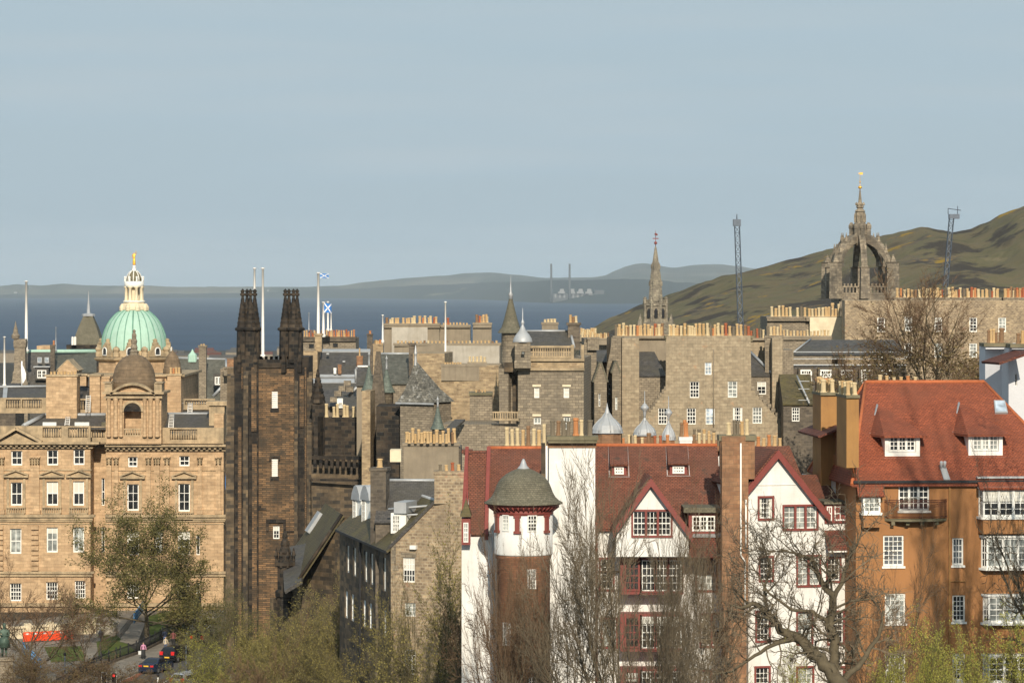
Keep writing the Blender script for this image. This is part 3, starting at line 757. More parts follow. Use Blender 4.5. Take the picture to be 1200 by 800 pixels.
for i in range(8):
    a = rot + i * PI / 4
    rr = hw * (1.34 if i % 2 else 1.0)
    dirv = Vector((math.cos(a), math.sin(a), 0)); tn = Vector((-math.sin(a), math.cos(a), 0)); c = Vector((cx0, cyc, 0))
    # arch rib : curved from the wall to the lantern
    pts = []
    for j in range(11):
        t = j / 10
        ang = t * PI / 2 * .93
        pr = rr * math.cos(ang) ** 1.1 + .9 * t; pz = zsp + (zap - zsp) * math.sin(ang)
        pts.append((pr, pz))
    w = .55
    for (r0, z0), (r1, z1) in zip(pts, pts[1:]):
        th0, th1 = 1.5, 1.5
        q = []
        for (r_, z_, up) in ((r0, z0, 0), (r1, z1, 0), (r1, z1, 1), (r0, z0, 1)):
            # upper edge is the straighter buttress line
            q.append((r_, z_ + (1.55 if up else 0)))
        A = [c + dirv * p[0] + Vector((0, 0, p[1])) for p in q]
        cr.hexa([A[0] - tn * w, A[0] + tn * w, A[1] + tn * w, A[1] - tn * w, A[3] - tn * w, A[3] + tn * w, A[2] + tn * w, A[2] - tn * w])
    # outer pier and pinnacles stepping up along the arch
    for (fr, zb_, zt_, s_) in ((1.02, 345, 312 if i % 2 else 318, .85), (.80, 312, 297, .5), (.58, 294, 284, .42)):
        p = c + dirv * rr * fr
        if fr > 1 and True:
            cr.lathe(p.x, p.y, [(s_ * 1.4, zat(350, Yc)), (s_ * 1.25, zat(zt_ - 4, Yc)), (s_ * 1.5, zat(zt_ - 5, Yc))], 4, False, a + PI / 4)
        else: cr.lathe(p.x, p.y, [(s_, zat(zb_, Yc)), (s_, zat(zt_ + 0, Yc)), (s_ * 1.2, zat(zt_ - 1, Yc))], 4, False, a + PI / 4)
        crocket_spire(cr, p.x, p.y, zat(zt_ - (5 if fr > 1 else 1), Yc), zat(zt_ - (14 if fr > 1 else 12), Yc), s_ * .8, 4, 2, a)
cr.build('flying_arches', M['crown_stone'], root)
pa = MB()   # pierced parapet
for i in range(4):
    a0 = R(45 + 3) + i * PI / 2; a1 = a0 + PI / 2; rp = hw * 1.17
    A = Vector((cx0 + rp * math.cos(a0), cyc + rp * math.sin(a0), 0)); B = Vector((cx0 + rp * math.cos(a1), cyc + rp * math.sin(a1), 0))
    Wp = Wall((B.x, B.y), (A.x, A.y)) if False else Wall((A.x, A.y), (B.x, B.y))
    Wp.box(pa, 0, Wp.len, zt, zt + .3, -.2, .2); Wp.box(pa, 0, Wp.len, zt + 1.25, zt + 1.5, -.2, .2)
    nn = 14
    for j in range(nn + 1):
        u = Wp.len * j / nn; Wp.box(pa, max(0, u - .14), min(Wp.len, u + .14), zt + .3, zt + 1.25, -.12, .12)
        if j < nn: Wp.box(pa, u + Wp.len / nn * .3, u + Wp.len / nn * .7, zt + 1.5, zt + 1.95, -.12, .12)
pa.build('parapet', M['crown_stone'], root)
ln = MB(); c = Vector((cx0, cyc, 0)); rl = 11 * k
ln.lathe(cx0, cyc, [(rl * .9, zat(287, Yc)), (rl, zat(282, Yc)), (rl * .88, zat(268, Yc)), (rl * .72, zat(262, Yc)), (rl * .55, zat(260, Yc)), (rl * .48, zat(248, Yc)), (rl * .6, zat(247, Yc)), (rl * .3, zat(243.5, Yc)), (rl * .45, zat(242, Yc)), (rl * .2, zat(236, Yc)), (.12, zat(222, Yc))], 8, False, R(10))
for i in range(8):
    a = R(10) + i * PI / 4; p = c + Vector((math.cos(a), math.sin(a), 0)) * rl
    ln.lathe(p.x, p.y, [(.38, zat(285, Yc)), (.34, zat(268, Yc)), (.45, zat(267, Yc)), (.45, zat(263.5, Yc)), (.12, zat(260, Yc))], 4, False, a)
    p = c + Vector((math.cos(a), math.sin(a), 0)) * rl * .55
    ln.lathe(p.x, p.y, [(.2, zat(260, Yc)), (.2, zat(252, Yc)), (.02, zat(248, Yc))], 4, False, a)
    p = c + Vector((math.cos(a), math.sin(a), 0)) * rl * .42
    ln.lathe(p.x, p.y, [(.1, zat(240, Yc)), (.2, zat(239, Yc)), (.2, zat(238, Yc)), (.02, zat(236, Yc))], 4, False, a)
ln.build('lantern', M['crown_stone'], root)
fn = MB(); fn.lathe(cx0, cyc, [(.08, zat(222, Yc)), (.08, zat(220.5, Yc)), (.32, zat(219.5, Yc)), (.36, zat(218.5, Yc)), (.3, zat(217.5, Yc)), (.06, zat(216.8, Yc)), (.05, zat(212.8, Yc)), (.16, zat(212.4, Yc)), (.16, zat(211.8, Yc)), (.04, zat(211.4, Yc)), (.03, zat(202, Yc))], 8, True)
fn.box(cx0 - .05, cx0 + .5, cyc - .03, cyc + .03, zat(203.5, Yc), zat(201, Yc)); fn.box(cx0 - .3, cx0, cyc - .03, cyc + .03, zat(202.6, Yc), zat(201.6, Yc))
fn.build('weathervane', M['gold'], root)

# ------------------------------------------------------------------ church spire
Ys = 860.0; k = Ys / F; x0 = (768.3 - 600) * k
root = thing('church_spire', 'tall pale stone octagonal spire with red finial above the chimney pots', 'spire', (x0, Ys, -35))
m = MB(); m.lathe(x0, Ys, [(10 * k, zat(356, Ys)), (9 * k, zat(352, Ys)), (6.3 * k, zat(322, Ys)), (1.4 * k, zat(291, Ys)), (.5 * k, zat(288.5, Ys))], 8, False, R(22.5))
for z_, r_ in ((330, 7.4), (310, 4.6)):
    for i in range(4):
        a = R(22.5 + 22.5) + i * PI / 2 + R(22.5); px, py = x0 + math.cos(a) * r_ * k * .95, Ys + math.sin(a) * r_ * k * .95
        m.lathe(px, py, [(.35, zat(z_ + 5, Ys)), (.35, zat(z_ + 1, Ys)), (.02, zat(z_ - 2.5, Ys))], 4, False, a)
m.build('spire', M['spire_stone'], root)
m = MB(); r_ = 13.5 * k
m.lathe(x0, Ys, [(17 * k, -35), (17 * k, zat(378, Ys)), (14 * k, zat(377, Ys)), (12.3 * k, zat(374, Ys)), (12.3 * k, zat(359, Ys)), (14 * k, zat(358, Ys)), (14 * k, zat(356, Ys))], 8, False, R(22.5))
m.build('belfry', M['spire_stone'], root)
m = MB()
for i in range(8):
    a = i * PI / 4; 
    for dd in (-.3, .3): m.box
    px, py = x0 + math.cos(a + R(22.5)) * r_, Ys + math.sin(a + R(22.5)) * r_
    m.lathe(px, py, [(.42, zat(378, Ys)), (.36, zat(356, Ys)), (.5, zat(355.5, Ys)), (.4, zat(350, Ys)), (.5, zat(349.5, Ys)), (.1, zat(347.5, Ys))], 6, False, a)
    q0 = Vector((x0 + math.cos(a + R(22.5)) * r_, Ys + math.sin(a + R(22.5)) * r_)); q1 = Vector((x0 + math.cos(a - R(22.5)) * r_, Ys + math.sin(a - R(22.5)) * r_))
    Wp = Wall(q1, q0)
    Wp.box(m, 0, Wp.len, zat(356, Ys), zat(355, Ys), -.1, .1); Wp.box(m, 0, Wp.len, zat(352, Ys), zat(351.2, Ys), -.1, .1)
    for j in range(4): Wp.box(m, Wp.len * (j + .5) / 4 - .1, Wp.len * (j + .5) / 4 + .1, zat(355, Ys), zat(352, Ys), -.08, .08)
for s_ in (-1, 1):
    m.lathe(x0 + s_ * 18 * k, Ys - 1, [(.8, zat(385, Ys)), (.7, zat(377, Ys)), (.02, zat(367, Ys))], 4, False, .4)
m.build('parapet', M['spire_stone'], root)
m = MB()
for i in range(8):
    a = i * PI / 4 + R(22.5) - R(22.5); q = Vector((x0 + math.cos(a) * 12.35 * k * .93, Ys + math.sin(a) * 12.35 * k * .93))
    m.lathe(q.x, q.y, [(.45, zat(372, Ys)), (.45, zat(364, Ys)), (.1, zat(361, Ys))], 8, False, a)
m.build('belfry_opening_shade', M['black_iron'], root)  # black solids paint the shade inside the openings; the wall is not pierced
m = MB(); m.lathe(x0, Ys, [(.1, zat(289, Ys)), (.1, zat(286.5, Ys)), (.4, zat(285.6, Ys)), (.4, zat(283.8, Ys)), (.08, zat(283, Ys)), (.07, zat(275.5, Ys)), (.28, zat(275, Ys)), (.28, zat(273.5, Ys)), (.05, zat(273, Ys)), (.04, zat(270, Ys))], 8, True)
m.box(x0 - .75, x0 + .75, Ys - .05, Ys + .05, zat(280, Ys), zat(279, Ys)); m.box(x0, x0 + .5, Ys - .04, Ys + .04, zat(276, Ys), zat(274, Ys))
m.build('finial', M['red_paint'], root)
# ================================================================== near houses (right)
RED = dict(sur=.11, surm=M['red_paint'], bar=.032, fw=.05)
def Z0(W, u=.5): p = W.a + W.d * W.len * u; return gz(p.x, p.y)
def hroot(name, label, cat, W, group=None):
    p = W.a.lerp(W.b, .5); return thing(name, label, cat, (p.x, p.y, gz(p.x, p.y)), group)
G_OLD = 'houses of the old town in view'

# ---- orange harled house
W = PW(1003, 190, 1262, 191)
root = hroot('orange_house', 'orange harled house with broad red tiled hipped roof, dormers and white bay windows', 'house', W)
zb = gz(10, 190) - .5; ze = zat(563, 190); zr = zat(448, 196.5); D = 14
wh = dict(fm=M['white_paint'], bar=.036, fw=.085, sill=M['white_paint'])
wins = [(1053, 567.5, 1089, 598, dict(lights=3, cols=2, rows=4, **wh)), (1035, 627, 1059, 663, dict(cols=4, rows=6, **wh)),
        (1116, 630, 1129, 662, dict(cols=3, rows=4, **wh)), (1037, 695, 1061, 730, dict(cols=4, rows=5, gm=M['glass_pale'], **wh)),
        (1116, 697, 1131, 728, dict(cols=3, rows=5, **wh)), (1037, 765, 1061, 799, dict(cols=4, rows=5, **wh)), (1116, 765, 1131, 797, dict(cols=3, rows=5, **wh))]
body(root, W, D, zb, ze, M['orange_harl'], wins, reveal=.16)
roof(root, W, D, ze, zr, 'hip', M['orange_tile'], over=.28, th=.12, il=W.u(1036) + .25, ir=W.len - W.u(1179) - .3, ridge=M['ridge_tile'])
m = MB(); W.box(m, -.2, W.len, ze - .12, ze + .02, .3, .4); m.build('gutter', M['black_iron'], root)
m = MB()
for px in (1112.5,): u = W.u(px); W.box(m, u - .04, u + .04, zb, ze, .02, .12)
W.box(m, W.u(1113), W.u(1131), W.z(1120, 681), W.z(1120, 680), .02, .1)
m.build('downpipe', M['ochre_chimney'], root)
# dormers with swept tiled hips
def slope_y(zq): return None
kk = (zr - ze) / (D / 2)
def dormer(x0, x1, yw0, yw1, xa, xb, ytop, cols, lights=3):
    u0, u1 = W.u(x0), W.u(x1)
    # front plane sits where the main roof has the sill height
    zs = None; o = -1.2
    for it in range(12):
        Wd = W.off(o); zs = Wd.z((x0 + x1) / 2, yw1); o = -(zs - ze) / kk + .15
    Wd = W.off(o); u0, u1 = Wd.u(x0), Wd.u(x1); z0, z1 = Wd.z((x0 + x1) / 2, yw1), Wd.z((x0 + x1) / 2, yw0)
    dd = (z1 - z0) / kk + .6
    c = MB(); wallmesh(c, Wall(Wd.p(u0, 0).xy, Wd.p(u1, 0).xy), z0 - .25, [(0, z1), (u1 - u0, z1)], [(.22, u1 - u0 - .22, z0 + .12, z1 - .1)], .1)
    for uu, s in ((u0, 1), (u1, -1)):
        q = [Wd.p(uu, z0 - .25), Wd.p(uu, z1), Wd.p(uu, z1, -dd), Wd.p(uu, z0 - .25, -.2)]
        c.face(q if s > 0 else q[::-1])
    cheek = c.build('dormer', M['white_paint'], root)
    Wf = Wall(Wd.p(u0, 0).xy, Wd.p(u1, 0).xy)
    window(cheek, Wf, .24, u1 - u0 - .24, z0 + .14, z1 - .1, rec=.06, lights=lights, cols=2, rows=3, fw=.09, bar=.045)
    # roof: low hipped with swept left edge
    t = MB(); ov = .35; ovs = .75
    zt = zat(ytop, Wd.a.y + 2.0); zt = max(zt, z1 + .9)
    def yroof(z): return -(z - ze) / kk - o    # offset relative to Wd of main roof at height z
    e = z1 + .02
    A = Wd.p(u0 - .12, e - .1, ov); B = Wd.p(u1 + ovs * .55, e - .1, ov)
    um = u0 + (u1 - u0) * .12; un = u0 + (u1 - u0) * .28
    T0 = Wd.p(um, zt, yroof(zt)); T1 = Wd.p(un, zt, yroof(zt))
    Mid0 = Wd.p(u0 - ovs * .15, e + (zt - e) * .35, yroof(e + (zt - e) * .35) * .55 + 0); 
    RB = Wd.p(u1 + ovs * .55, e - .1 + 0, yroof(e)); LB = Wd.p(u0 - ovs * .75, e - .1, yroof(e))
    t.face([A, B, T1, T0]); t.face([B, RB, T1]); t.face([LB, A, T0])
    dz = Vector((0, 0, .12)); t.face([A - dz, B - dz, B, A]); t.face([LB - dz, A - dz, A, LB]); t.face([B - dz, RB - dz, RB, B]); t.face([LB - dz, RB - dz, B - dz, A - dz])
    t.build('dormer_roof', M['orange_tile'], cheek)
    l = MB(); l.tube([LB + Vector((0, 0, .03)), LB.lerp(T0, .45) + Vector((0, 0, -.12)), T0 + Vector((0, 0, .08))], .07, 5)
    Wd.box(l, u0 - .15, u1 + .15, z0 - .38, z0 - .2, -.3, .12); l.build('flashing', M['lead'], cheek)
dormer(1037, 1078, 508.5, 532, 0, 0, 477, 2)
dormer(1135, 1175, 507, 531, 0, 0, 475, 2)
# skylight and vent on the slope
def onroof(u, z, lift=.05): return W.p(u, z, -(z - ze) / kk) + Vector((0, -kk * lift, lift)) * 1
def roofpx(px, py):      # point of the main slope on a pixel ray
    o = 0
    for it in range(15): Wq = W.off(o); z = Wq.z(px, py); o = -(z - ze) / kk
    return Wq.p(Wq.u(px), z)
up = Vector((0, -kk, 1)).normalized()
m = MB(); q = [roofpx(1166, 485) + up * .12, roofpx(1181, 485) + up * .12, roofpx(1177.5, 470.5) + up * .12, roofpx(1164.5, 470.5) + up * .12]
m.slab(*q, .2); sk = m.build('skylight', M['lead'], root)
m = MB(); cq = sum(q, Vector()) / 4; qq = [cq + (p - cq) * .82 + up * .02 for p in q]; m.face(qq); m.build('pane', M['glass_blue'], sk)
m = MB(); q = [roofpx(1106, 563) + up * .1, roofpx(1113.5, 563) + up * .1, roofpx(1108, 547) + up * .1, roofpx(1101, 547) + up * .1]; m.slab(*q, .15)
for px in (1102.5, 1106.5):
    p = roofpx(px, 549); m.tube([p, p + up * .5], .09, 6)
m.build('roof_vent', M['lead'], root)
# balcony
m = MB(); zf = W.z(1072, 607); u0, u1 = W.u(1036.5), W.u(1109.5); n = 14
def bal(t, z): 
    return W.p(u0 + (u1 - u0) * t, z, .75 * (1 - abs(2 * t - 1) ** 3.2))
for i in range(n):
    a, b_ = i / n, (i + 1) / n
    m.face([W.p(u0 + (u1 - u0) * a, zf, 0), bal(a, zf), bal(b_, zf), W.p(u0 + (u1 - u0) * b_, zf, 0)][::-1])
    m.face([bal(a, zf - .14), bal(b_, zf - .14), bal(b_, zf), bal(a, zf)]); m.face([W.p(u0 + (u1 - u0) * a, zf - .14, 0), W.p(u0 + (u1 - u0) * b_, zf - .14, 0), bal(b_, zf - .14), bal(a, zf - .14)][::-1])
for px in (1045, 1062, 1079, 1096): u = W.u(px); W.box(m, u - .1, u + .1, zf - .35, zf - .14, 0, .45)
bb = m.build('balcony', M['stone_cap'], root)
m = MB(); zt = W.z(1072, 585)
for z in (zt, zt - .12, zf + .12): m.tube([bal(i / 28, z) for i in range(29)], .022, 4)
for i in range(57): m.tube([bal(i / 56, zf), bal(i / 56, zt)], .013, 3)
m.build('railing', M['brown_tile'], bb)
# bays
def bay(Wb, x0, x1, yt, yb, ybase, proj, splay, nm, lights, cols=2, rows=4, roofy=None, body_m='orange_harl', xin=None):
    a = Wb.u(x0); b_ = Wb.u(x1); zt, z0 = Wb.z((x0 + x1) / 2, yt), Wb.z((x0 + x1) / 2, yb); zs = Wb.z((x0 + x1) / 2, ybase)
    P0, P1, P2, P3 = Wb.p(a, 0), Wb.p(a + splay, 0, proj), Wb.p(b_ - splay, 0, proj), Wb.p(b_, 0)
    t = MB(); frames = []
    for q, r_, li in ((P0, P1, 1), (P1, P2, lights), (P2, P3, 1)):
        w = Wall(q.xy, r_.xy)
        if w.len < .05: continue
        wallmesh(t, w, zs, [(0, z0), (w.len, z0)])
        frames.append((w, li))
    t.face([Wb.p(a, zs), P3.xy.to_3d() + Vector((0, 0, zs)), P2.xy.to_3d() + Vector((0, 0, zs)), P1.xy.to_3d() + Vector((0, 0, zs))])
    bo = t.build('bay', M[body_m], root)
    hd = MB(); hd.face([p.xy.to_3d() + Vector((0, 0, zt)) for p in (P0, P1, P2, P3)]); 
    for w, li in frames: w.box(hd, -.04, w.len + .04, zt - .12, zt, -.2, .06); w.box(hd, -.04, w.len + .04, z0 - .1, z0 + .03, -.15, .1)
    hd.build('bay_frame', M['white_paint'], bo)
    for w, li in frames:
        window(bo, w, .0, w.len, z0 + .03, zt - .12, rec=.05, lights=li, cols=cols, rows=rows, fw=.10 if li > 1 else .08, bar=.036)
    return bo, (a, b_, zt)
W2 = W
bay(W, 1146, 1222, 569, 605, 624, .75, .12, 'a', 4)
bay(W, 1149, 1215, 626.5, 665, 668, .45, .25, 'b', 3)
bay(W, 1151, 1215, 695, 729, 732, .45, .25, 'c', 3)
bay(W, 1151, 1215, 765, 799, 802, .45, .25, 'd', 3)
bay(W, 1008.5, 1031, 579.5, 600.5, 617, .5, .05, 'e', 1, cols=3, rows=3)
m = MB()
a, b_ = W.u(1144), W.u(1240); m.slab(W.p(a, W.z(1160, 571), .95), W.p(b_, W.z(1160, 571), .95), W.p(b_, W.z(1160, 560), .1), W.p(a, W.z(1160, 560), .1), .12); m.build('bay_roof', M['orange_tile'], root); m = MB()
a, b_ = W.u(1003), W.u(1034); m.slab(W.p(a, W.z(1015, 580), .72), W.p(b_, W.z(1015, 580), .72), W.p(b_, W.z(1015, 564.5), .05), W.p(a, W.z(1015, 564.5), .05), .12)
m.build('bay_roof', M['orange_tile'], root)
m = MB(); a, b_ = W.u(1144), W.u(1240); W.box(m, a, b_, W.z(1160, 560), W.z(1160, 560) + .1, -.1, .3); m.build('flashing', M['lead'], root)
# stacks on the left flank
def stack2(x0, xm, x1, yt, yb, Ya, Dp, pspec):
    A = at(x0, 334, Ya + 3.2).xy; B = at(xm, 334, Ya).xy; C_ = at(x1, 334, Ya + .25).xy
    W1 = Wall(A, B); W_2 = Wall(B, C_)
    zt, zl = zat(yt, Ya), zat(yb, Ya)
    Dv = A - B; E = C_ + Dv
    t = MB(); q = [B.to_3d(), C_.to_3d(), E.to_3d(), A.to_3d()]
    lo = [p + Vector((0, 0, zl)) for p in q]; hi = [p + Vector((0, 0, zt - .15)) for p in q]; t.hexa(lo + hi)
    o = t.build('chimney', M['ochre_chimney'], root)
    cen = sum(q, Vector()) / 4; qc = [cen + (p - cen) * 1.1 for p in q]
    t = MB(); t.hexa([p + Vector((0, 0, zt - .15)) for p in qc] + [p + Vector((0, 0, zt)) for p in qc]); t.build('cap', M['stone_cap'], o)
    mA = (B + C_) / 2; mB_ = (A + E) / 2
    p0 = Vector((mA.x, mA.y, zt)); p1 = Vector((mB_.x, mB_.y, zt))
    n, yp, kinds, wpx = pspec
    for s_ in (-.28, .28):
        sh = (C_ - B).to_3d() * s_; pots(o, p0 + sh, p1 + sh, n, (yt - yp) * Ya / F, wpx * Ya / F, kinds)
stack2(980.5, 992, 1006.5, 463, 548, 188.6, 2.6, (4, 447.5, 'tc', 6.5))
stack2(952.5, 962, 981, 460, 900, 197, 2.6, (4, 445, 'ctto', 7))
# bracketed little roof and side window between the stacks
Lw = PW(957, 203, 1003, 189.9)
t = MB(); z1 = zat(505, 196); A, B = Lw.u(960), Lw.u(985)
t.slab(Lw.p(A, zat(508, 198), 1.3), Lw.p(B, zat(508, 198), 1.3), Lw.p(B, zat(497, 198), -.1), Lw.p(A, zat(497, 198), -.1), .12); t.build('bay_roof', M['brown_tile'], root)
t = MB(); wallmesh(t, Lw, zb, [(0, zat(500, 198)), (Lw.len * .6, zat(500, 198)), (Lw.len * .62, zat(530, 192)), (Lw.len, zat(540, 191))], [(Lw.u(968), Lw.u(979), zat(531, 198), zat(512, 198))], .15)
t.face([Lw.p(0, zb), Lw.p(0, zat(515, 198)), Lw.p(0, zat(515, 198), -1), Lw.p(0, zb, -1)])
fl = t.build('flank_wall', M['orange_harl'], root)
window(fl, Lw, Lw.u(968), Lw.u(979), zat(531, 198), zat(512, 198), cols=2, rows=4)
# back chimney seen over the ridge
chimney(root, 1028, 1078, 449, 470, 199, 1, M['ochre_chimney'], (6, 440.5, 'ctctoc', 5.5))

# ---- white harled house at the right edge
W = PW(1182, 214, 1300, 214.3)
root = hroot('white_gable_house', 'bluish white harled house with tiled eave and chimneys at the right edge', 'house', W)
zb = gz(30, 214) - .5
body(root, W, 10, zb, W.z(1190, 408), M['blue_harl'], [(1189.5, 438, 1192, 452, dict(cols=1, rows=2, fw=.03, bar=.02))])
W1 = PW(1154.5, 217, 1182, 216)
t = MB(); W1.box(t, 0, W1.len, zb, W1.z(1170, 403), -8, 0); t.build('side_wing', M['blue_harl'], root)
chimney(root, 1155, 1184, 402, 409, 215.5, 2, M['blue_harl'], [(1159, 1172, 4, 387, 'bttb', 4), (1173, 1179, 1, 384, 'b', 7)], capm=M['stone_cap'])
chimney(root, 1186, 1230, 403, 409, 213.5, 2, M['blue_harl'], [(1193, 1225, 6, 389, 'bkb', 6)], capm=M['stone_cap'])
t = MB(); Wq = PW(1166, 214, 1187, 210.5)
t.slab(Wq.p(0, zat(424, 212), .9), Wq.p(Wq.len, zat(424, 212), .9), Wq.p(Wq.len, zat(411, 212), -1.2), Wq.p(0, zat(411, 212), -1.2), .15); t.build('eave_roof', M['brown_tile'], root)

# ---- white gabled house
W = PW(877, 192, 1000, 193.5)
root = hroot('white_gabled_house', 'tall white harled house with red trimmed gable beside the orange house', 'house', W)
zb = gz(15, 192) - .5; z = lambda py: zat(py, 192.3)
prof = [(0, z(566)), (W.u(910), z(531)), (W.u(966), z(602)), (W.len, z(602))]
rw = dict(RED); rw['sill'] = M['red_paint']
def rwin(**k): d = dict(rw); d.update(k); return d
wins = [(890, 583, 905, 607, rwin(cols=3, rows=4)), (919, 593, 957, 619, rwin(lights=3, cols=2, rows=4)),
        (891, 653, 905, 679, rwin(cols=3, rows=4)), (935, 652, 960, 685, rwin(lights=2, cols=2, rows=5, gm=M['glass_pale'])), (970, 654, 984, 680, rwin(cols=3, rows=4)),
        (887, 717, 901, 750, rwin(cols=3, rows=5)), (935, 717, 951, 753, rwin(lights=1, cols=3, rows=5, gm=M['glass_pale'])), (971, 717, 988, 753, rwin(lights=1, cols=3, rows=5)),
        (886, 782, 901, 812, rwin(cols=3, rows=5)), (935, 782, 952, 812, rwin(cols=3, rows=5)), (972, 782, 988, 812, rwin(cols=3, rows=5))]
body(root, W, 9, zb, z(566), M['white_harl'], wins, prof=prof)
# gable roof running back, barge boards
t = MB(); a0, am, a1 = -.15, W.u(910), W.u(970)
t.slab(W.p(a0, z(572), -7), W.p(a0, z(572), .25), W.p(am, z(529), .25), W.p(am, z(529), -7), -.14)
t.slab(W.p(a1, z(606), .25), W.p(a1, z(606), -7), W.p(am, z(529), -7), W.p(am, z(529), .25), -.14)
rf = t.build('roof', M['red_tile'], root)
t = MB()
for (ua, ya), (ub, yb) in (((a0 - .02, 573.5), (am, 530)), ((am, 530), (a1 + .02, 607.5))):
    n_ = Vector((0, 0, 1)); h = .32
    t.hexa([W.p(ua, z(ya) - h, .38), W.p(ub, z(yb) - h, .38), W.p(ub, z(yb) - h, .26), W.p(ua, z(ya) - h, .26), W.p(ua, z(ya) + .16, .38), W.p(ub, z(yb) + .16, .38), W.p(ub, z(yb) + .16, .26), W.p(ua, z(ya) + .16, .26)])
t.build('barge_board', M['red_paint'], root)
t = MB(); W.box(t, W.u(878), W.u(938), z(568.5), z(567.8), 0, .04); t.build('string_course', M['blind'], root)
# roof behind, ridge parallel
Wr = W.off(-2.0); t = MB()
for x0, x1, yt_, yb_ in ((884, 945, 523, 575), (933, 985, 557, 592)):
    ua, ub = Wr.u(x0), Wr.u(x1)
    t.slab(Wr.p(ua, z(yb_), 0), Wr.p(ub, z(yb_), 0), Wr.p(ub, zat(yt_, 197), -3), Wr.p(ua, zat(yt_, 197), -3), .14)
    t.slab(Wr.p(ub, z(yb_), -6), Wr.p(ua, z(yb_), -6), Wr.p(ua, zat(yt_, 197), -3), Wr.p(ub, zat(yt_, 197), -3), .14)
    Wr.box(t, ua + .3, ub - .3, zb, z(yb_) - .1, -5.6, -.3)
t.build('rear_roof', M['red_tile'], root)
# flat dormer and lean-to roof at right
t = MB(); ua, ub = W.u(966), W.u(991.5); W.box(t, ua, ub, z(614), z(591.5), -2, .12); dm = t.build('dormer', M['red_paint'], root)
for x0, x1 in ((968, 974), (977, 990.5)): window(dm, W.off(.13), W.u(x0), W.u(x1), z(611), z(594), rec=0, cols=2, rows=2, fw=.06)
t = MB(); W.box(t, ua - .1, ub + .2, z(591.5), z(588), -2.2, .3); t.build('dormer_top', M['stone_slate'], dm)
t = MB(); t.slab(W.p(W.u(966), z(645), .75), W.p(W.len + .15, z(645), .75), W.p(W.u(994), z(613), -.3), W.p(W.u(966), z(613), -.3), .13); t.build('pent_roof', M['brown_tile'], root)
t = MB(); W.box(t, W.u(966), W.len + .15, z(647), z(645.3), .7, .8)
for (xs, ys_), (xe, ye) in (((875.2, 563), (875.2, 645)), ((875.2, 645), (878.5, 651)), ((878.5, 651), (878.5, 720))):
    t.tube([W.p(W.u(xs), z(ys_), .1), W.p(W.u(xe), z(ye), .1)], .055, 6)
t.build('downpipe', M['white_paint'], root)
t = MB(); t.tube([W.p(W.u(997), z(606), .15), W.p(W.u(997), z(575), .1)], .07, 6); t.build('soil_pipe', M['ochre_chimney'], root)

# ---- sandstone chimney breast between the two white houses
W = PW(846, 191, 877, 191)
root = hroot('sandstone_chimney_breast', 'tall reddish sandstone chimney breast between the two white houses', 'chimney', W)
z = lambda py: zat(py, 191)
t = MB(); W.box(t, 0, W.len, z(708), z(520), -1.4, 0); t.slab(W.p(0, z(520), 0), W.p(W.len, z(520), 0), W.p(W.len, z(517), -.7), W.p(0, z(517), -.7), .1)
W.box(t, W.len * .0, W.len * .9, z(520), z(511), -1.2, -.2); W.box(t, .1, W.len - .1, gz(11, 191), z(708), -1.4, -.1)
t.build('wall', M['sandstone_red'], root)
ch = chimney(root, 844.5, 884.5, 510, 561, 191.4, 1.3, M['sandstone_red'], [(852, 858, 1, 497, 'c', 6), (860, 867, 2, 493, 'dd', 5), (868, 873, 1, 494, 'k', 5), (873, 879, 1, 493, 'c', 6)], capm=M['stone_cap'], cap=.1, cth=.3)
t = MB(); 
for pts_ in ([(868, 519), (868, 650), (873, 657), (873, 720)], [(874, 585), (874, 640)]): t.tube([W.p(W.u(a), z(b_), .1) for a, b_ in pts_], .05, 6)
t.build('downpipe', M['white_paint'], root)

# ---- white house with projecting gable
W = PW(698, 195, 846, 195)
root = hroot('white_timbered_house', 'white house with red tiled roof, red framed windows and projecting central gable', 'house', W)
z = lambda py: zat(py, 195); zb = gz(9, 195) - .5
wins = [(817, 656, 839, 691, rwin(cols=4, rows=5)), (822, 720, 845, 756, rwin(lights=2, cols=2, rows=4)),
        (704, 655, 718, 690, rwin(cols=2, rows=4)), (706, 725, 722, 757, rwin(cols=2, rows=3, gm=M['glass_pale'])), (822, 786, 845, 812, rwin(lights=2, cols=2, rows=4))]
ze = z(618)
body(root, W, 11, zb, ze, M['white_harl'], wins)
zr2 = zat(524, 200.5)
roof(root, W, 11, ze, zr2, 'side', M['red_tile'], over=.15, th=.12, ridge=M['ridge_tile'])
kk = (zr2 - ze) / 5.5
t = MB(); W.box(t, -.06, .12, ze - 10, ze, .1, .22); W.box(t, -.1, W.len, ze - .2, ze - .08, .12, .24); t.build('downpipe', M['brown_tile'], root)
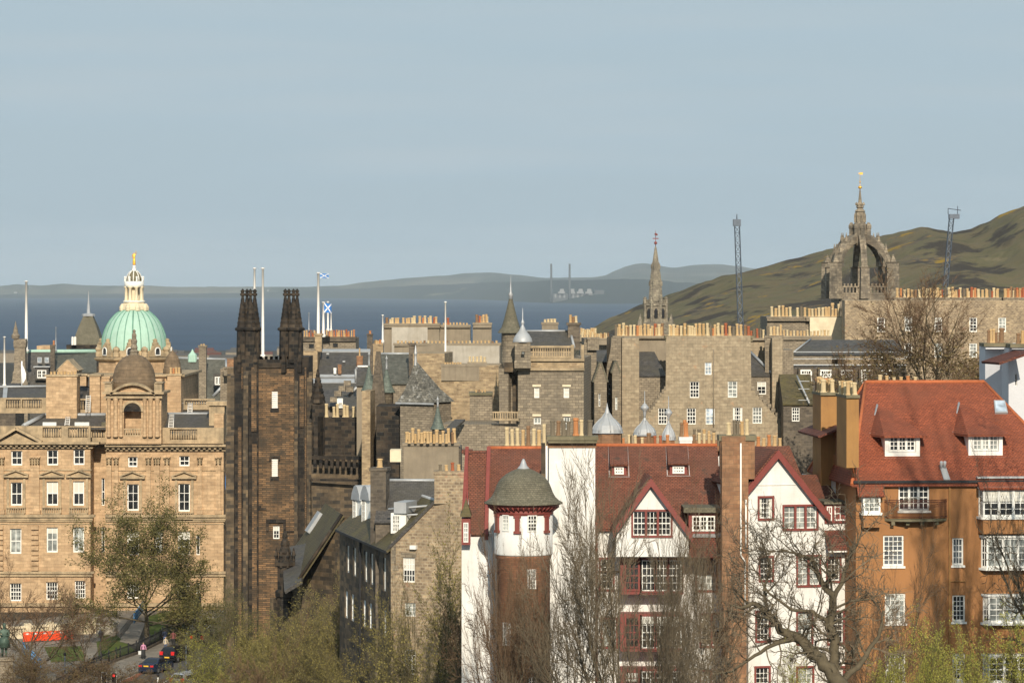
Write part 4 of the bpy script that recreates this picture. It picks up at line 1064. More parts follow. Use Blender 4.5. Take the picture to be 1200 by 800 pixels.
# small roof dormers
for x0, x1, yt, yb in ((715, 736, 533, 558), (783, 807, 532, 557)):
    o = -2
    for it in range(14): Wd = W.off(o); zz = Wd.z((x0 + x1) / 2, yb); o = -(zz - ze) / kk + .1
    Wd = W.off(o); u0, u1 = Wd.u(x0), Wd.u(x1); z0 = zz; z1 = Wd.z((x0 + x1) / 2, yb - 13); zt_ = z1 + 1.0
    c = MB(); Wd.box(c, u0 + .1, u1 - .1, z0, z1, -(z1 - z0) / kk - .5, 0); dm = c.build('dormer', M['red_paint'], root)
    window(dm, Wd.off(.02), u0 + .25, u1 - .25, z0 + .12, z1 - .08, rec=-.02, cols=4, rows=2, fw=.08, bar=.055)
    t = MB(); zt_ = Wd.z(x0, yt) ; dback = (zt_ + .0 - z0) / kk
    t.slab(Wd.p(u0 - .02, z1 - .03, .25), Wd.p(u1 + .02, z1 - .03, .25), Wd.p(u1, z1 + .9, -(z1 + .9 - z0) / kk), Wd.p(u0, z1 + .9, -(z1 + .9 - z0) / kk), -.1); t.build('dormer_roof', M['red_tile'], dm)
    t = MB()
    for uu in (u0 - .05, u1 + .05): t.tube([Wd.p(uu, z0, .05), Wd.p(uu, z1 + 1.1, -(z1 + 1.1 - z0) / kk + .03)], .045, 4)
    Wd.box(t, u0 - .1, u1 + .1, z0 - .1, z0, 0, .12); t.build('flashing', M['lead'], dm)
# projecting gable
Wg = PW(722, 192.5, 807, 192.5); zg = lambda py: zat(py, 192.5)
gw = [(742, 599, 786, 627, rwin(lights=3, cols=3, rows=4, gm=M['glass']))]
c = MB(); pw = pwins(Wg, gw)
wallmesh(c, Wg, zg(652), [(0, zg(618)), (Wg.u(763.5), zg(566)), (Wg.len, zg(622))], [w[:4] for w in pw], .15)
for uu, yy, s in ((0, 618, 1), (Wg.len, 622, -1)):
    q = [Wg.p(uu, zg(652)), Wg.p(uu, zg(yy)), Wg.p(uu, zg(yy), -2.5), Wg.p(uu, zg(652), -2.5)]; c.face(q if s > 0 else q[::-1])
c.face([Wg.p(0, zg(652)), Wg.p(0, zg(652), -2.5), Wg.p(Wg.len, zg(652), -2.5), Wg.p(Wg.len, zg(652))])
gb = c.build('gable', M['white_harl'], root)
for u0, u1, z0, z1, op in pw: window(gb, Wg, u0, u1, z0, z1, **dict(op, rec=.08))
t = MB(); am = Wg.u(762.5)
t.slab(Wg.p(-.15, zg(622), -6.5), Wg.p(-.15, zg(622), .3), Wg.p(am, zg(562), .3), Wg.p(am, zg(562), -6.5), -.13)
t.slab(Wg.p(Wg.len + .15, zg(627), .3), Wg.p(Wg.len + .15, zg(627), -6.5), Wg.p(am, zg(562), -6.5), Wg.p(am, zg(562), .3), -.13)
t.build('gable_roof', M['red_tile'], gb)
t = MB()
for ua, ya, ub, yb in ((-.2, 624, am, 562.5), (am, 562.5, Wg.len + .2, 628.5)):
    t.hexa([Wg.p(ua, zg(ya) - .32, .42), Wg.p(ub, zg(yb) - .32, .42), Wg.p(ub, zg(yb) - .32, .31), Wg.p(ua, zg(ya) - .32, .31), Wg.p(ua, zg(ya) + .15, .42), Wg.p(ub, zg(yb) + .15, .42), Wg.p(ub, zg(yb) + .15, .31), Wg.p(ua, zg(ya) + .15, .31)])
t.build('barge_board', M['red_paint'], gb)
# timber bays below the gable, floor by floor
for i, (yt, yb, x0, x1, li) in enumerate(((656, 692, 727, 801, 4), (722, 759, 727, 801, 4), (786, 815, 727, 801, 4))):
    Wf = PW(x0, 193.6, x1, 193.6); zz = lambda py: zat(py, 193.6)
    t = MB(); Wf.box(t, 0, Wf.len, zz(yb + 4), zz(yt - 3), -1.5, 0); bo = t.build('timber_bay', M['red_paint'], root)
    window(bo, Wf, .25, Wf.len * .30, zz(yb), zz(yt), rec=-.04, cols=3, rows=4, fm=M['red_paint'], fw=.08, gm=M['glass'])
    window(bo, Wf, Wf.len * .34, Wf.len - .12, zz(yb), zz(yt), rec=-.04, lights=3, cols=3, rows=4, fw=.05, bar=.032, sur=.1)
t = MB(); W.box(t, -2.2, W.u(738), z(670), z(668.5), .02, .12); t.build('cross_pipe', M['brown_tile'], root)
# right dormer and pent roof
Wq = PW(807, 193.8, 841, 193.8); zz = lambda py: zat(py, 193.8)
t = MB(); Wq.box(t, 0, Wq.len, zz(625), zz(600), -3, 0); dm = t.build('dormer', M['red_paint'], root)
window(dm, Wq, Wq.u(811), Wq.u(838), zz(622), zz(604), rec=-.03, lights=3, cols=2, rows=3, fw=.08)
t = MB(); Wq.box(t, -.3, Wq.len + .15, zz(600), zz(594), -3.4, .35); t.build('dormer_top', M['stone_slate'], dm)
t = MB(); t.slab(Wq.p(-.1, zz(651), 1.0), Wq.p(Wq.len + .2, zz(651), 1.0), Wq.p(Wq.len + .2, zz(626), 0), Wq.p(-.1, zz(626), 0), .13); t.build('pent_roof', M['brown_tile'], root)
t = MB(); t.slab(Wq.p(-.1, zz(627), .25), Wq.p(Wq.len + .2, zz(627), .25), Wq.p(Wq.len + .2, zz(624), -.2), Wq.p(-.1, zz(624), -.2), .1); t.build('flashing', M['lead'], root)

# ---- broad white chimney gable
W = PW(627, 193, 697.5, 193)
root = hroot('white_chimney_gable', 'broad blank white harled gable with stone cap and six chimney pots', 'house', W)
z = lambda py: zat(py, 193); u4 = W.u(643)
t = MB(); wallmesh(t, W, gz(5, 193) - .5, [(0, z(605)), (u4 + .01, z(600)), (u4 + .02, z(522)), (W.len, z(522))]); 
L_, R_, B_ = sides(W, 6); wallmesh(t, L_, gz(5, 193) - .5, [(0, z(605)), (6, z(605))]); wallmesh(t, R_, gz(5, 193) - .5, [(0, z(522)), (6, z(522))])
Wm = Wall(W.p(u4, 0).xy, W.b); l2, r2, b2 = sides(Wm, 6); wallmesh(t, l2, z(605), [(0, z(522)), (6, z(522))]); wallmesh(t, b2, gz(5, 193) - .5, [(0, z(522)), (b2.len, z(522))])
t.face([Wm.p(0, z(522)), Wm.p(Wm.len, z(522)), Wm.p(Wm.len, z(522), -6), Wm.p(0, z(522), -6)])
t.build('wall', M['white_harl'], root)
t = MB(); W.box(t, u4 - .08, W.len + .06, z(524.5), z(518.5), -2, .05); t.build('stone_band', M['sandstone_red'], root)
ch = chimney(root, 642.5, 699.5, 511, 519, 192.6, 1.5, M['stone_cap'], [(644.5, 664, 3, 493.5, 'dbd', 6), (665, 675, 1, 0, '.', 5), (672, 678, 1, 491.5, 'o', 7), (678.5, 685, 1, 494, 'c', 6), (688, 695, 1, 489, 'd', 7), (663, 669, 1, 495, 'd', 6)], cap=.08)
t = MB(); t.tube([W.p(u4 - .12, z(605), .08), W.p(u4 - .12, z(522), .08)], .07, 6); t.build('downpipe', M['white_paint'], root)
t = MB(); W.box(t, u4 - .42, u4 - .2, z(602), z(519), -.4, 0); t.build('quoin', M['dark_stone'], root)

# ---- round turret
Yt = 188.5; k = Yt / F; cx, cyt = (613.5 - 600) * k, Yt + 1.6
z = lambda py: zat(py, Yt)
root = thing('round_turret', 'round brick and white harled turret house with ogee slate cap and red posts', 'tower', (cx, cyt, gz(cx, cyt)))
rb = 31.5 * k; rw_ = 34.5 * k
t = MB(); t.lathe(cx, cyt, [(rb, gz(cx, cyt) - .5), (rb, z(657)), (rb * 1.04, z(656)), (rb * 1.06, z(653)), (rb * 1.07, z(651.5))], 48, True); t.build('drum', M['drum_brick'], root)
t = MB(); t.lathe(cx, cyt, [(rw_, z(651.5)), (rw_ * 1.005, z(650)), (rw_, z(648)), (rw_, z(598))], 48, True); t.build('upper_drum', M['white_harl'], root)
t = MB(); t.lathe(cx, cyt, [(rw_ * 1.03, z(604)), (rw_ * 1.03, z(598.5))], 48, True)
t.lathe(cx, cyt, [(rw_ * 1.04, z(598.5)), (rw_ * 1.26, z(593)), (rw_ * 1.28, z(591.5))], 48, True)
for i in range(40):
    a = 2 * PI * i / 40; t.tube([(cx + rw_ * 1.02 * math.cos(a), cyt + rw_ * 1.02 * math.sin(a), z(600)), (cx + rw_ * 1.22 * math.cos(a), cyt + rw_ * 1.22 * math.sin(a), z(594.8))], .05, 4)
t.build('eave_brackets', M['red_paint'], root)
t = MB()
for px in (583.5, 606.5, 640):
    dx = (px - 613.5) * k; a = math.asin(max(-1, min(1, dx / (rw_)))); 
    ca = -math.cos(a); c0 = Vector((cx + math.sin(a) * rw_, cyt + ca * rw_))
    tg = Vector((math.cos(a), math.sin(a))); Wp = Wall(c0 - tg * .13, c0 + tg * .13)
    t = MB(); Wp.box(t, 0, .26, z(623), z(604), -.1, .12); Wp.box(t, -.07, .33, z(625), z(622), -.1, .14); Wp.box(t, -.07, .33, z(606), z(603), -.1, .14)
    t.build('post', M['red_paint'], root)
for px, w_, y0, y1, rr, md in ((593, 8, 603.5, 622.5, rw_, 'glass_pale'), (623.5, 11, 603.5, 622.5, rw_, 'glass'), (623, 10, 667, 690, rb, 'glass'), (594, 9, 730, 757, rb, 'glass_pale'), (624, 9, 793, 812, rb, 'glass')):
    a = math.asin((px - 613.5) * k / rr); c0 = Vector((cx + math.sin(a) * rr, cyt - math.cos(a) * rr)); tg = Vector((math.cos(a), math.sin(a)))
    hw_ = w_ * k / 2 / math.cos(a) * (math.cos(a) ** .3); Wp = Wall(c0 - tg * hw_, c0 + tg * hw_)
    window(root, Wp.off(.03), 0, Wp.len, z(y1), z(y0), rec=.0, cols=3, rows=4 if y1 - y0 < 21 else 5, fw=.05, bar=.04, gm=M[md])
cap = [(46.5, 591.8), (46.5, 590.4), (42, 587.8), (38, 584), (35, 579), (33, 573.5), (30.5, 567.5), (26.5, 562), (20.5, 557), (13.5, 553.2), (7, 550.5)]
t = MB(); t.lathe(cx, cyt, [(r_ * k, z(y)) for r_, y in cap], 48, True); t.build('ogee_roof', M['stone_slate'], root)
t = MB(); t.lathe(cx, cyt, [(7.8 * k, z(551.5)), (6.8 * k, z(550)), (4.2 * k, z(547)), (2.4 * k, z(542)), (1.2 * k, z(539.5)), (.01, z(539))], 20, True); t.build('lead_finial', M['lead'], root)

# ---- red tiled gabled house behind the turret
W = PW(541, 196, 642, 197)
root = hroot('red_tiled_house', 'steep red tiled house with red barge boards behind the round turret', 'house', W)
z = lambda py: zat(py, 196); zb = gz(-1, 196) - .5
Wm = PW(572, 196, 645, 196)
ze = z(592); zr2 = zat(527.5, 200.5)
body(root, Wm, 9, zb, ze, M['white_harl'], mode='side', zr=zr2)
roof(root, Wm, 9, ze, zr2, 'side', M['red_tile'], over=.1, ridge=M['ridge_tile'])
t = MB(); Wn = PW(541, 195.2, 578, 195.2); za = lambda py: zat(py, 195.2)
# steep strip roof: ridge runs left-right at the back
body(root, Wn, 5, zb, za(625), M['white_harl'], name='side_wall')
t.slab(Wn.p(Wn.u(552), za(626), .2), Wn.p(Wn.u(573), za(626), .2), Wn.p(Wn.u(570), zat(528, 198.5), -3.5), Wn.p(Wn.u(545), zat(528, 198.5), -3.5), .15)
t.slab(Wn.p(Wn.u(573), za(626), -7.2), Wn.p(Wn.u(552), za(626), -7.2), Wn.p(Wn.u(545), zat(528, 198.5), -3.5), Wn.p(Wn.u(570), zat(528, 198.5), -3.5), .15)
t.build('side_roof', M['red_tile'], root)
t = MB()
for (xa, ya, oa), (xb, yb, ob), w_ in (((541.5, 604, .3), (544.5, 530, -3.4), .2), ((547, 605, .3), (545.5, 535, -3.4), .1), ((567.5, 632, .25), (570, 530, -3.4), .22)):
    A = Wn.p(Wn.u(xa), za(ya), oa); B = Wn.p(Wn.u(xb), zat(yb, 198.5), ob); d = Vector((w_, 0, 0)); e = Vector((0, -.1, .12))
    t.hexa([A, A + d, B + d, B, A + e * 3, A + d + e * 3, B + d + e * 3, B + e * 3])
t.build('barge_board', M['red_paint'], root)
t = MB(); q = [Wn.p(Wn.u(x), za(y), o) for x, y, o in ((543, 624, .0), (551, 626, .0), (546, 545, -2.7), (544.5, 545, -2.7))]; t.face(q); t.build('gable_panel', M['white_harl'], root)
t = MB(); Wn.box(t, Wn.u(541), Wn.u(551.5), za(637), za(606), -1, .7); by = t.build('bay', M['red_paint'], root)
window(by, Wn.off(.72), Wn.u(543.3), Wn.u(549), za(634), za(611), rec=-.02, cols=2, rows=4, fw=.05)
t = MB(); c = Wn.p(Wn.u(546.5), za(583), .3)
bs = [Wn.p(Wn.u(539.5), za(604), .95), Wn.p(Wn.u(552.5), za(604), .95), Wn.p(Wn.u(552.5), za(602), -.6), Wn.p(Wn.u(539.5), za(602), -.6)]
for i in range(4): t.face([bs[i], bs[(i + 1) % 4], c])
t.face(bs[::-1]); t.build('bay_roof', M['moss_slate'], by)
t = MB(); t.tube([Wn.p(Wn.u(577), za(y), .1) for y in (620, 700)], .05, 6); t.build('downpipe', M['lead'], root)
chimney(root, 543.5, 551.5, 527, 533, 198.6, 1.2, M['red_tile'])
chimney(root, 590, 643, 522.5, 530, 202, 1.2, M['white_harl'], [(591, 641, 8, 500.5, 'cccttcoc', 5.2)], capm=M['stone_cap'])
# lead ogee cupolas and pot rows over the rear range
Wz = PW(698, 208, 866, 208)
root = hroot('rear_range', 'rear range behind the white houses with long rows of chimney pots', 'house', Wz)
z = lambda py: zat(py, 208)
t = MB(); Wz.box(t, 0, Wz.len, gz(9, 208), z(527), -5, 0); t.build('wall', M['sandstone_red'], root)
ch = chimney(root, 722, 800, 524, 530, 209, 1, M['sandstone_red'], [(728, 734, 1, 512, 'o', 4.5), (734, 741, 1, 508, 'c', 4.2), (742, 748, 1, 507, 'c', 4.2), (750, 756, 1, 511, 'c', 4.2), (757, 764, 1, 507.5, 'b', 6), (765, 778, 2, 511.5, 'rr', 4.5), (779, 787, 1, 510.5, 'o', 5.5)], cap=.02)
chimney(root, 796.5, 811, 512, 528, 207, 1, M['white_harl'], [(796, 806, 2, 495, 'bo', 5), (804, 807, 1, 495, 'o', 5)], cap=.03)
chimney(root, 811, 848, 522, 528, 207, 1, M['sandstone_red'], [(811, 846, 6, 509, 'dcctcd', 4.6)], cap=.02)
chimney(root, 811, 848, 516, 528, 211, 1, M['sandstone_red'], [(811, 840, 5, 503, 'ddktd', 4.2)], cap=.02)
chimney(root, 885, 921, 523, 531, 207, 1, M['sandstone_red'], [(886, 918, 5, 511.5, 'otott', 5.4)], cap=.02)
def cupola(px, Y, rpx, ytop, yshoulder, ybase, label, drum=None, onion=None):
    k = Y / F; x = (px - 600) * k; zf = lambda py: zat(py, Y)
    r_ = rpx * k; h = yshoulder - ytop
    root = thing('lead_cupola', label, 'cupola', (x, Y, zf(ybase)))
    prof = [(r_ * 1.04, zf(ybase - (ybase - yshoulder) * .85)), (r_ * 1.08, zf(yshoulder + 1)), (r_ * 1.02, zf(yshoulder)), (r_ * .99, zf(yshoulder - h * .10)), (r_ * .86, zf(yshoulder - h * .24)), (r_ * .62, zf(yshoulder - h * .38)), (r_ * .36, zf(yshoulder - h * .50)), (r_ * .17, zf(yshoulder - h * .65)), (r_ * .06, zf(yshoulder - h * .86)), (.01, zf(ytop))]
    t = MB(); t.lathe(x, Y, prof, 16, False); 
    for i in range(8):
        a = i * PI / 4 + .2
        t.tube([(x + math.cos(a) * q[0] * 1.0, Y + math.sin(a) * q[0] * 1.0, q[1]) for q in prof[2:8]], .03, 4)
    t.build('lead_roof', M['lead'], root)
    t = MB(); t.lathe(x, Y, [(r_ * .96, zf(ybase + 14)), (r_ * .96, zf(ybase - (ybase - yshoulder) * .8))], 8, False, .39); t.build('drum', M[drum or 'sandstone_red'], root)
    if onion:
        t = MB(); yo, ro = onion; rr = ro * k
        t.lathe(x, Y, [(.1 * r_, zf(yo + 12)), (.12 * r_, zf(yo + 6)), (rr * .35, zf(yo + 4.5)), (rr * .4, zf(yo + 3.5)), (rr, zf(yo)), (rr * .95, zf(yo - 1)), (rr * .5, zf(yo - 4)), (rr * .12, zf(yo - 6)), (.03, zf(yo - 9)), (.02, zf(yo - 20))], 12, True)
        t.build('onion_finial', M['lead'], root)
cupola(711.5, 211, 18, 472, 506, 515, 'largest silvery lead ogee cupola standing over red brickwork behind the pots')
cupola(755.5, 214, 13, 484, 508, 524, 'slender lead cupola with onion finial left of the other onion finial', onion=(478, 5))
cupola(783.5, 212, 8, 486, 514, 524, 'narrowest lead cupola with onion finial in front of the tan gable', onion=(484, 4.6))
# ================================================================== middle distance
WS = dict(fw=.09, bar=.05)
def block(name, label, cat, x0, Ya, x1, Yb, D, ytop, mt, rf=None, wins=(), chims=(), wd=None, ridge=None, lwins=(), mode=None, prof=None, group=None, ground=None):
    mw = abs(x1 - x0) * Ya / F * .07; Yb = Ya + max(-mw, min(mw, Yb - Ya))
    W = PW(x0, Ya, x1, Yb); root = hroot(name, label, cat, W, group)
    p = W.a.lerp(W.b, .5); zb = gz(p.x, p.y) - 1; xm = (x0 + x1) / 2
    ze = W.z(xm, ytop) if ytop is not None else None
    pf = [(W.u(px), W.z(px, py)) for px, py in prof] if prof else None
    if pf: pf[0] = (0, pf[0][1]); pf[-1] = (W.len, pf[-1][1]); ze = ze if ze is not None else pf[0][1]
    zr = None; md = 'flat'
    if rf:
        md = rf[0]; zr = zat(rf[1], W.Y(xm) + (D / 2 if md in ('side', 'hip') else (D if md == 'mono' else 0)))
    body(root, W, D, zb, ze, M[mt], wins, prof=pf, mode=md if md in ('side', 'front', 'mono') else 'flat', zr=zr, wdef=dict(wd or WS), lwins=lwins)
    if rf: roof(root, W, D, ze, zr, md, M[rf[2]], ridge=M[ridge] if ridge else None, **(rf[3] if len(rf) > 3 else {}))
    for c in chims:
        cx0, cx1, yt, yb, dY, cD, cm = c[:7]; ps = c[7] if len(c) > 7 else None; kw = c[8] if len(c) > 8 else {}
        chimney(root, cx0, cx1, yt, yb, Ya + dY, cD, M[cm], ps, **kw)
    return root, W

# ---- rubble gable house, its dormers, slated rear roof and chimneys
W = PW(458, 235, 546, 233)
root = hroot('rubble_house', 'brown rubble stone house with long sloping gable end and four pot chimney', 'house', W)
zb = gz(-5, 235) - .5
rub = dict(fw=.07, bar=.045)
wins = [(472, 653, 486, 682, dict(cols=4, rows=4, sur=0, **rub)), (474, 706, 487, 722, dict(cols=3, rows=3, **rub)), (473.5, 761, 487, 790, dict(cols=3, rows=5, **rub))]
prof = [(0, W.z(458, 642)), (W.u(462), W.z(462, 634)), (W.u(511), W.z(511, 585)), (W.len, W.z(540, 585))]
body(root, W, 8, zb, W.z(458, 642), M['pink_rubble'], wins, prof=prof)
t = MB()
for x0, y0, x1, y1 in ((470, 647, 488, 652.5), (459, 634, 464, 660), (460, 662, 467, 668)): W.pbox(t, x0, y0, x1, y1, -.05, .04)
t.build('dressed_stone', M['grey_ashlar'], root)
t = MB(); t.slab(W.p(-.2, W.z(458, 641), .12), W.p(-.2, W.z(458, 641), -8), W.p(W.u(512), W.z(512, 583), -8), W.p(W.u(512), W.z(512, 583), .12), -.2) ; 
o_ = t.build('roof', M['slate'], root)
t = MB(); W.pbox(t, 482, 638.5, 489, 643, 0, .3)
t.build('vent_box', M['white_paint'], root)
chimney(root, 509, 546, 552, 590, 233.5, 1.6, M['pink_rubble'], [(512, 541, 4, 543.5, 'ctrt', 4.6)], cap=.06)
# left wing, its wall running back from the gable corner
Wl = PW(398, 256, 458, 235)
rootw = hroot('stone_wing', 'dark stone wing with tall windows and white lead capped dormers', 'house', Wl)
lw = [(Wl.u(px), Wl.u(px + w_), 0, 0) for px, w_ in ()]
wl = []
for px in (406, 414, 427, 434, 441, 449): wl.append((px, 637 + (px - 400) * .33, px + 3.2, 668 + (px - 400) * .5, dict(cols=1, rows=3, fw=.1, gm=M['glass_pale'])))
for px in (404, 411, 425, 432, 440, 449): wl.append((px, 690 + (px - 400) * .5, px + 3.6, 722 + (px - 400) * .5, dict(cols=1, rows=3, fw=.1, gm=M['glass_blue'])))
zl = Wl.z(430, 632)
body(rootw, Wl, 7, zb, zl, M['dark_stone'], wl, mode='side', zr=zl + 3.1)
roof(rootw, Wl, 7, zl, zl + 3.1, 'side', M['moss_slate'], over=.25, ridge=M['lead'])
t = MB(); Wl.box(t, 0, Wl.len, zl - .25, zl - .08, .2, .36); u = Wl.u(424); Wl.box(t, u - .08, u + .08, zb, zl - .1, .05, .2); t.build('gutter', M['black_iron'], rootw)
for x0, x1 in ((414, 423), (424.5, 434)):
    Wd = Wl.off(-.9); ua, ub = Wd.u(x0), Wd.u(x1); ym = Wd.Y(x0); z0, z1 = zat(614, ym), zat(582, ym)
    q = PW(x0, ym - .6, x1, ym - 2.0)
    t = MB(); q.box(t, 0, q.len, z0, z1, -2.4, 0); dm = t.build('dormer', M['white_paint'], rootw)
    window(dm, q, .08, q.len * .45, z0 + .15, z1 - .1, rec=-.07, cols=2, rows=4, fw=.05)
    t = MB(); zt_ = zat(567, ym); am = q.len / 2
    pr = [(-.1, z1 - .15), (.05, z1 + .35), (am * .6, zt_ - .1), (am, zt_), (am * 1.4, zt_ - .1), (q.len - .05, z1 + .35), (q.len + .1, z1 - .15)]
    for (a, za_), (b_, zb_) in zip(pr, pr[1:]): t.face([q.p(a, za_, .15), q.p(b_, zb_, .15), q.p(b_, zb_, -2.8), q.p(a, za_, -2.8)][::1])
    t.face([q.p(a, za_, .15) for a, za_ in pr][::-1]); t.face([q.p(a, za_, -2.8) for a, za_ in pr])
    t.build('lead_roof', M['lead'], dm)
# tall rough chimney beside the dormers
chimney(rootw, 434, 452.5, 548, 640, 241, 1.5, M['dark_rubble'], [(438, 448, 1, 537.5, 't', 9)], rot=-8, cap=.08)
# slate roof range behind with white dormer
r2, W2 = block('slated_range', 'low range with dark slate roof and single white dormer window', 'house', 440, 240, 512, 238, 8, 612, 'dark_rubble', ('side', 565, 'slate'), ridge='lead')
Wd = PW(458, 238.2, 470, 238)
t = MB(); Wd.box(t, 0, Wd.len + .35, zat(625, 238), zat(601, 238), -2, 0); dm = t.build('dormer', M['white_paint'], r2)
window(dm, Wd, .08, Wd.len - .04, zat(624, 238), zat(603, 238), rec=-.03, cols=3, rows=4, fw=.09)
t = MB(); Wd.box(t, Wd.len - .45, Wd.len + .45, zat(601, 238), zat(588, 238), -2.3, .25); t.build('lead_roof', M['lead'], dm)
t = MB(); Wr = PW(455, 238.6, 508, 238); 
t.tube([Wr.p(0, zat(597, 238), 0), Wr.p(Wr.len, zat(592, 238), 0)], .09, 4); t.tube([Wr.p(Wr.len * .1, zat(604, 238), .3), Wr.p(Wr.len * .85, zat(602, 238), .3)], .07, 4)
t.tube([Wr.p(Wr.len * .85, zat(602, 238), .3), Wr.p(Wr.len, zat(590, 238), .1)], .07, 4); t.build('flashing', M['lead'], r2)
# cement stack with long row of pots
chb, _ = block('cement_chimney_house', 'grey cement rendered chimney wall carrying the longest even row of tan pots', 'house', 473, 262, 540, 262, 6, 525, 'dark_rubble', None)
chimney(chb, 473, 537.5, 519, 566, 261.8, 1.8, M['cement'], [(473, 536, 9, 504, 't', 4.8)], cap=.1)
t = MB(); org = [c for c in chb.children if c.name.startswith('chimney')][0]
pots(org, at(476, 519, 261.4), at(534, 519, 261.4), 8, 12 * 262 / F, 4.2 * 262 / F, 'tkt')
m_ = PW(457, 258, 470, 258); t = MB(); m_.box(t, 0, m_.len, zat(541, 258), zat(527, 258), -2, 0); t.build('stair_head', M['cream_stone'], chb)

# ---- dark steep roofed chapel in front of the tower
W = PW(325, 312, 398, 306)
root = hroot('dark_chapel', 'dark coursed stone chapel with steep mossy roof in front of the twin pinnacled tower', 'chapel', W)
zb = gz(-18, 310) - .5; g = lambda px, py: (W.u(px), W.z(px, py))
prof = [(0, W.z(325, 700)), g(336, 692), g(349, 679), g(397, 606), (W.len, W.z(398, 606))]
t = MB(); wallmesh(t, W, zb, prof); L_, R_, B_ = sides(W, 22); wallmesh(t, R_, zb, [(0, W.z(398, 606)), (22, W.z(398, 606))]); wallmesh(t, L_, zb, [(0, W.z(325, 700)), (22, W.z(325, 700))])
t.build('gable_wall', M['dark_stone'], root)
t = MB(); t.slab(at(346, 684, 305.8), at(400, 602, 305.8), at(381, 589, 323), at(328, 665, 323), .35); t.build('roof', M['moss_slate'], root)
t = MB(); t.slab(at(333, 692, 303.5), at(353, 680, 304.5), at(360, 636, 317), at(330, 642, 318), .3); t.build('lower_roof', M['slate'], root)
t = MB(); t.tube([at(346, 685, 305.7), at(400.5, 602, 305.7)], .16, 5); t.build('verge', M['soot_stone'], root)
t = MB(); t.slab(at(357, 621, 321), at(360, 623, 319), at(375, 600, 319), at(372, 598, 321), .3); t.build('skylight', M['lead'], root)
t = MB(); t.slab(at(341, 680, 311), at(352, 680, 310), at(353, 662, 314), at(342, 660, 315), .2); t.build('flashing', M['lead'], root)
t = MB(); W.box
Wv = PW(337, 330, 352, 328); Wv.box(t, 0, Wv.len, zb, zat(650, 329), -8, 0); t.build('rear_wall', M['soot_stone'], root)
# octagonal gothic turret at its corner
x, y = ((334 - 600) * 311 / F, 311); t = MB(); z = lambda py: zat(py, 311)
t.lathe(x, y, [(.75, zb), (.75, z(700)), (.95, z(698)), (.95, z(692)), (.72, z(690)), (.72, z(664)), (.98, z(662)), (.98, z(657)), (.8, z(655))], 8, False, .39)
crocket_spire(t, x, y, z(655), z(618), .62, 8, 4, .39, .3)
for i in range(8):
    a = i * PI / 4 + .39; q = (x + math.cos(a) * .85, y + math.sin(a) * .85)
    t.lathe(q[0], q[1], [(.13, z(664)), (.13, z(652)), (.2, z(651)), (.01, z(641))], 4, False, a)
t.build('pinnacle', M['soot_stone'], root)
t = MB()
for px, w_, yt_, pr_ in ((328, 4, 700, 1.0), (344, 5, 712, .9), (360, 3, 700, .25), (396, 4, 640, .3)):
    W.pbox(t, px - w_ / 2, yt_, px + w_ / 2, 800, 0, pr_)
t.build('buttress', M['dark_stone'], root)

# ---- the twin pinnacled tower
Yt = 350.0; k = Yt / F; z = lambda py: zat(py, Yt); X = lambda px: (px - 600) * k
zb = gz(-25, 350) - .5
root = thing('twin_pinnacled_tower', 'tall blackened gothic college tower with two clusters of crocketed pinnacles', 'tower', (X(315), Yt + 3, gz(-25, 350)))
Wt = PW(303, Yt, 345, Yt)
t = MB(); ops = [w[:4] for w in pwins(Wt, [(318.5, 458, 325.5, 478), (318.5, 537, 325.5, 558), (320, 616, 327.5, 631)])]
wallmesh(t, Wt, zb, [(0, z(432)), (Wt.len, z(432))], ops, .3)
t.face([Wt.p(0, z(432)), Wt.p(Wt.len, z(432)), Wt.p(Wt.len, z(432), -6), Wt.p(0, z(432), -6)])
cw = t.build('front_panel', M['brown_course'], root)
for i, (u0, u1, z0, z1) in enumerate(ops):
    if i < 2:
        l = MB()
        for j in range(9): zz = z0 + (z1 - z0) * j / 9; l.slab(Wt.p(u0, zz, -.08), Wt.p(u1, zz, -.08), Wt.p(u1, zz + .17, -.22), Wt.p(u0, zz + .17, -.22), .03)
        l.build('louvre', M['white_paint'], cw)
    else: window(cw, Wt, u0, u1, z0, z1, rec=.12, cols=2, rows=3, fw=.09)
t = MB()
for x0, y0, x1, y1, pr in ((316, 533.5, 328.5, 536, .18), (315.5, 536, 318, 540, .15), (326.5, 536, 328.5, 540, .15)): Wt.pbox(t, x0, y0, x1, y1, 0, pr)
t.build('hood_mould', M['soot_stone'], root)
for yy in (478, 558): t = MB(); Wt.pbox(t, 317, yy, 327, yy + 5, 0, .08); t.build('sill', M['soot_stone'], root)
t = MB(); Wt.pbox(t, 303, 595, 312, 597.5, 0, .15); Wt.pbox(t, 303, 592, 306, 595.2, 0, .15); t.build('string_course', M['soot_stone'], root)
t = MB()
for x0, y0, x1, y1, pr in (
                           (312, 608, 335, 612, .25), (312, 612, 315, 622, .2), (332, 612, 335, 622, .2), (335, 621, 345, 623, .15)): Wt.pbox(t, x0, y0, x1, y1, 0, pr)
t.build('hood_mould', M['soot_stone'], root)
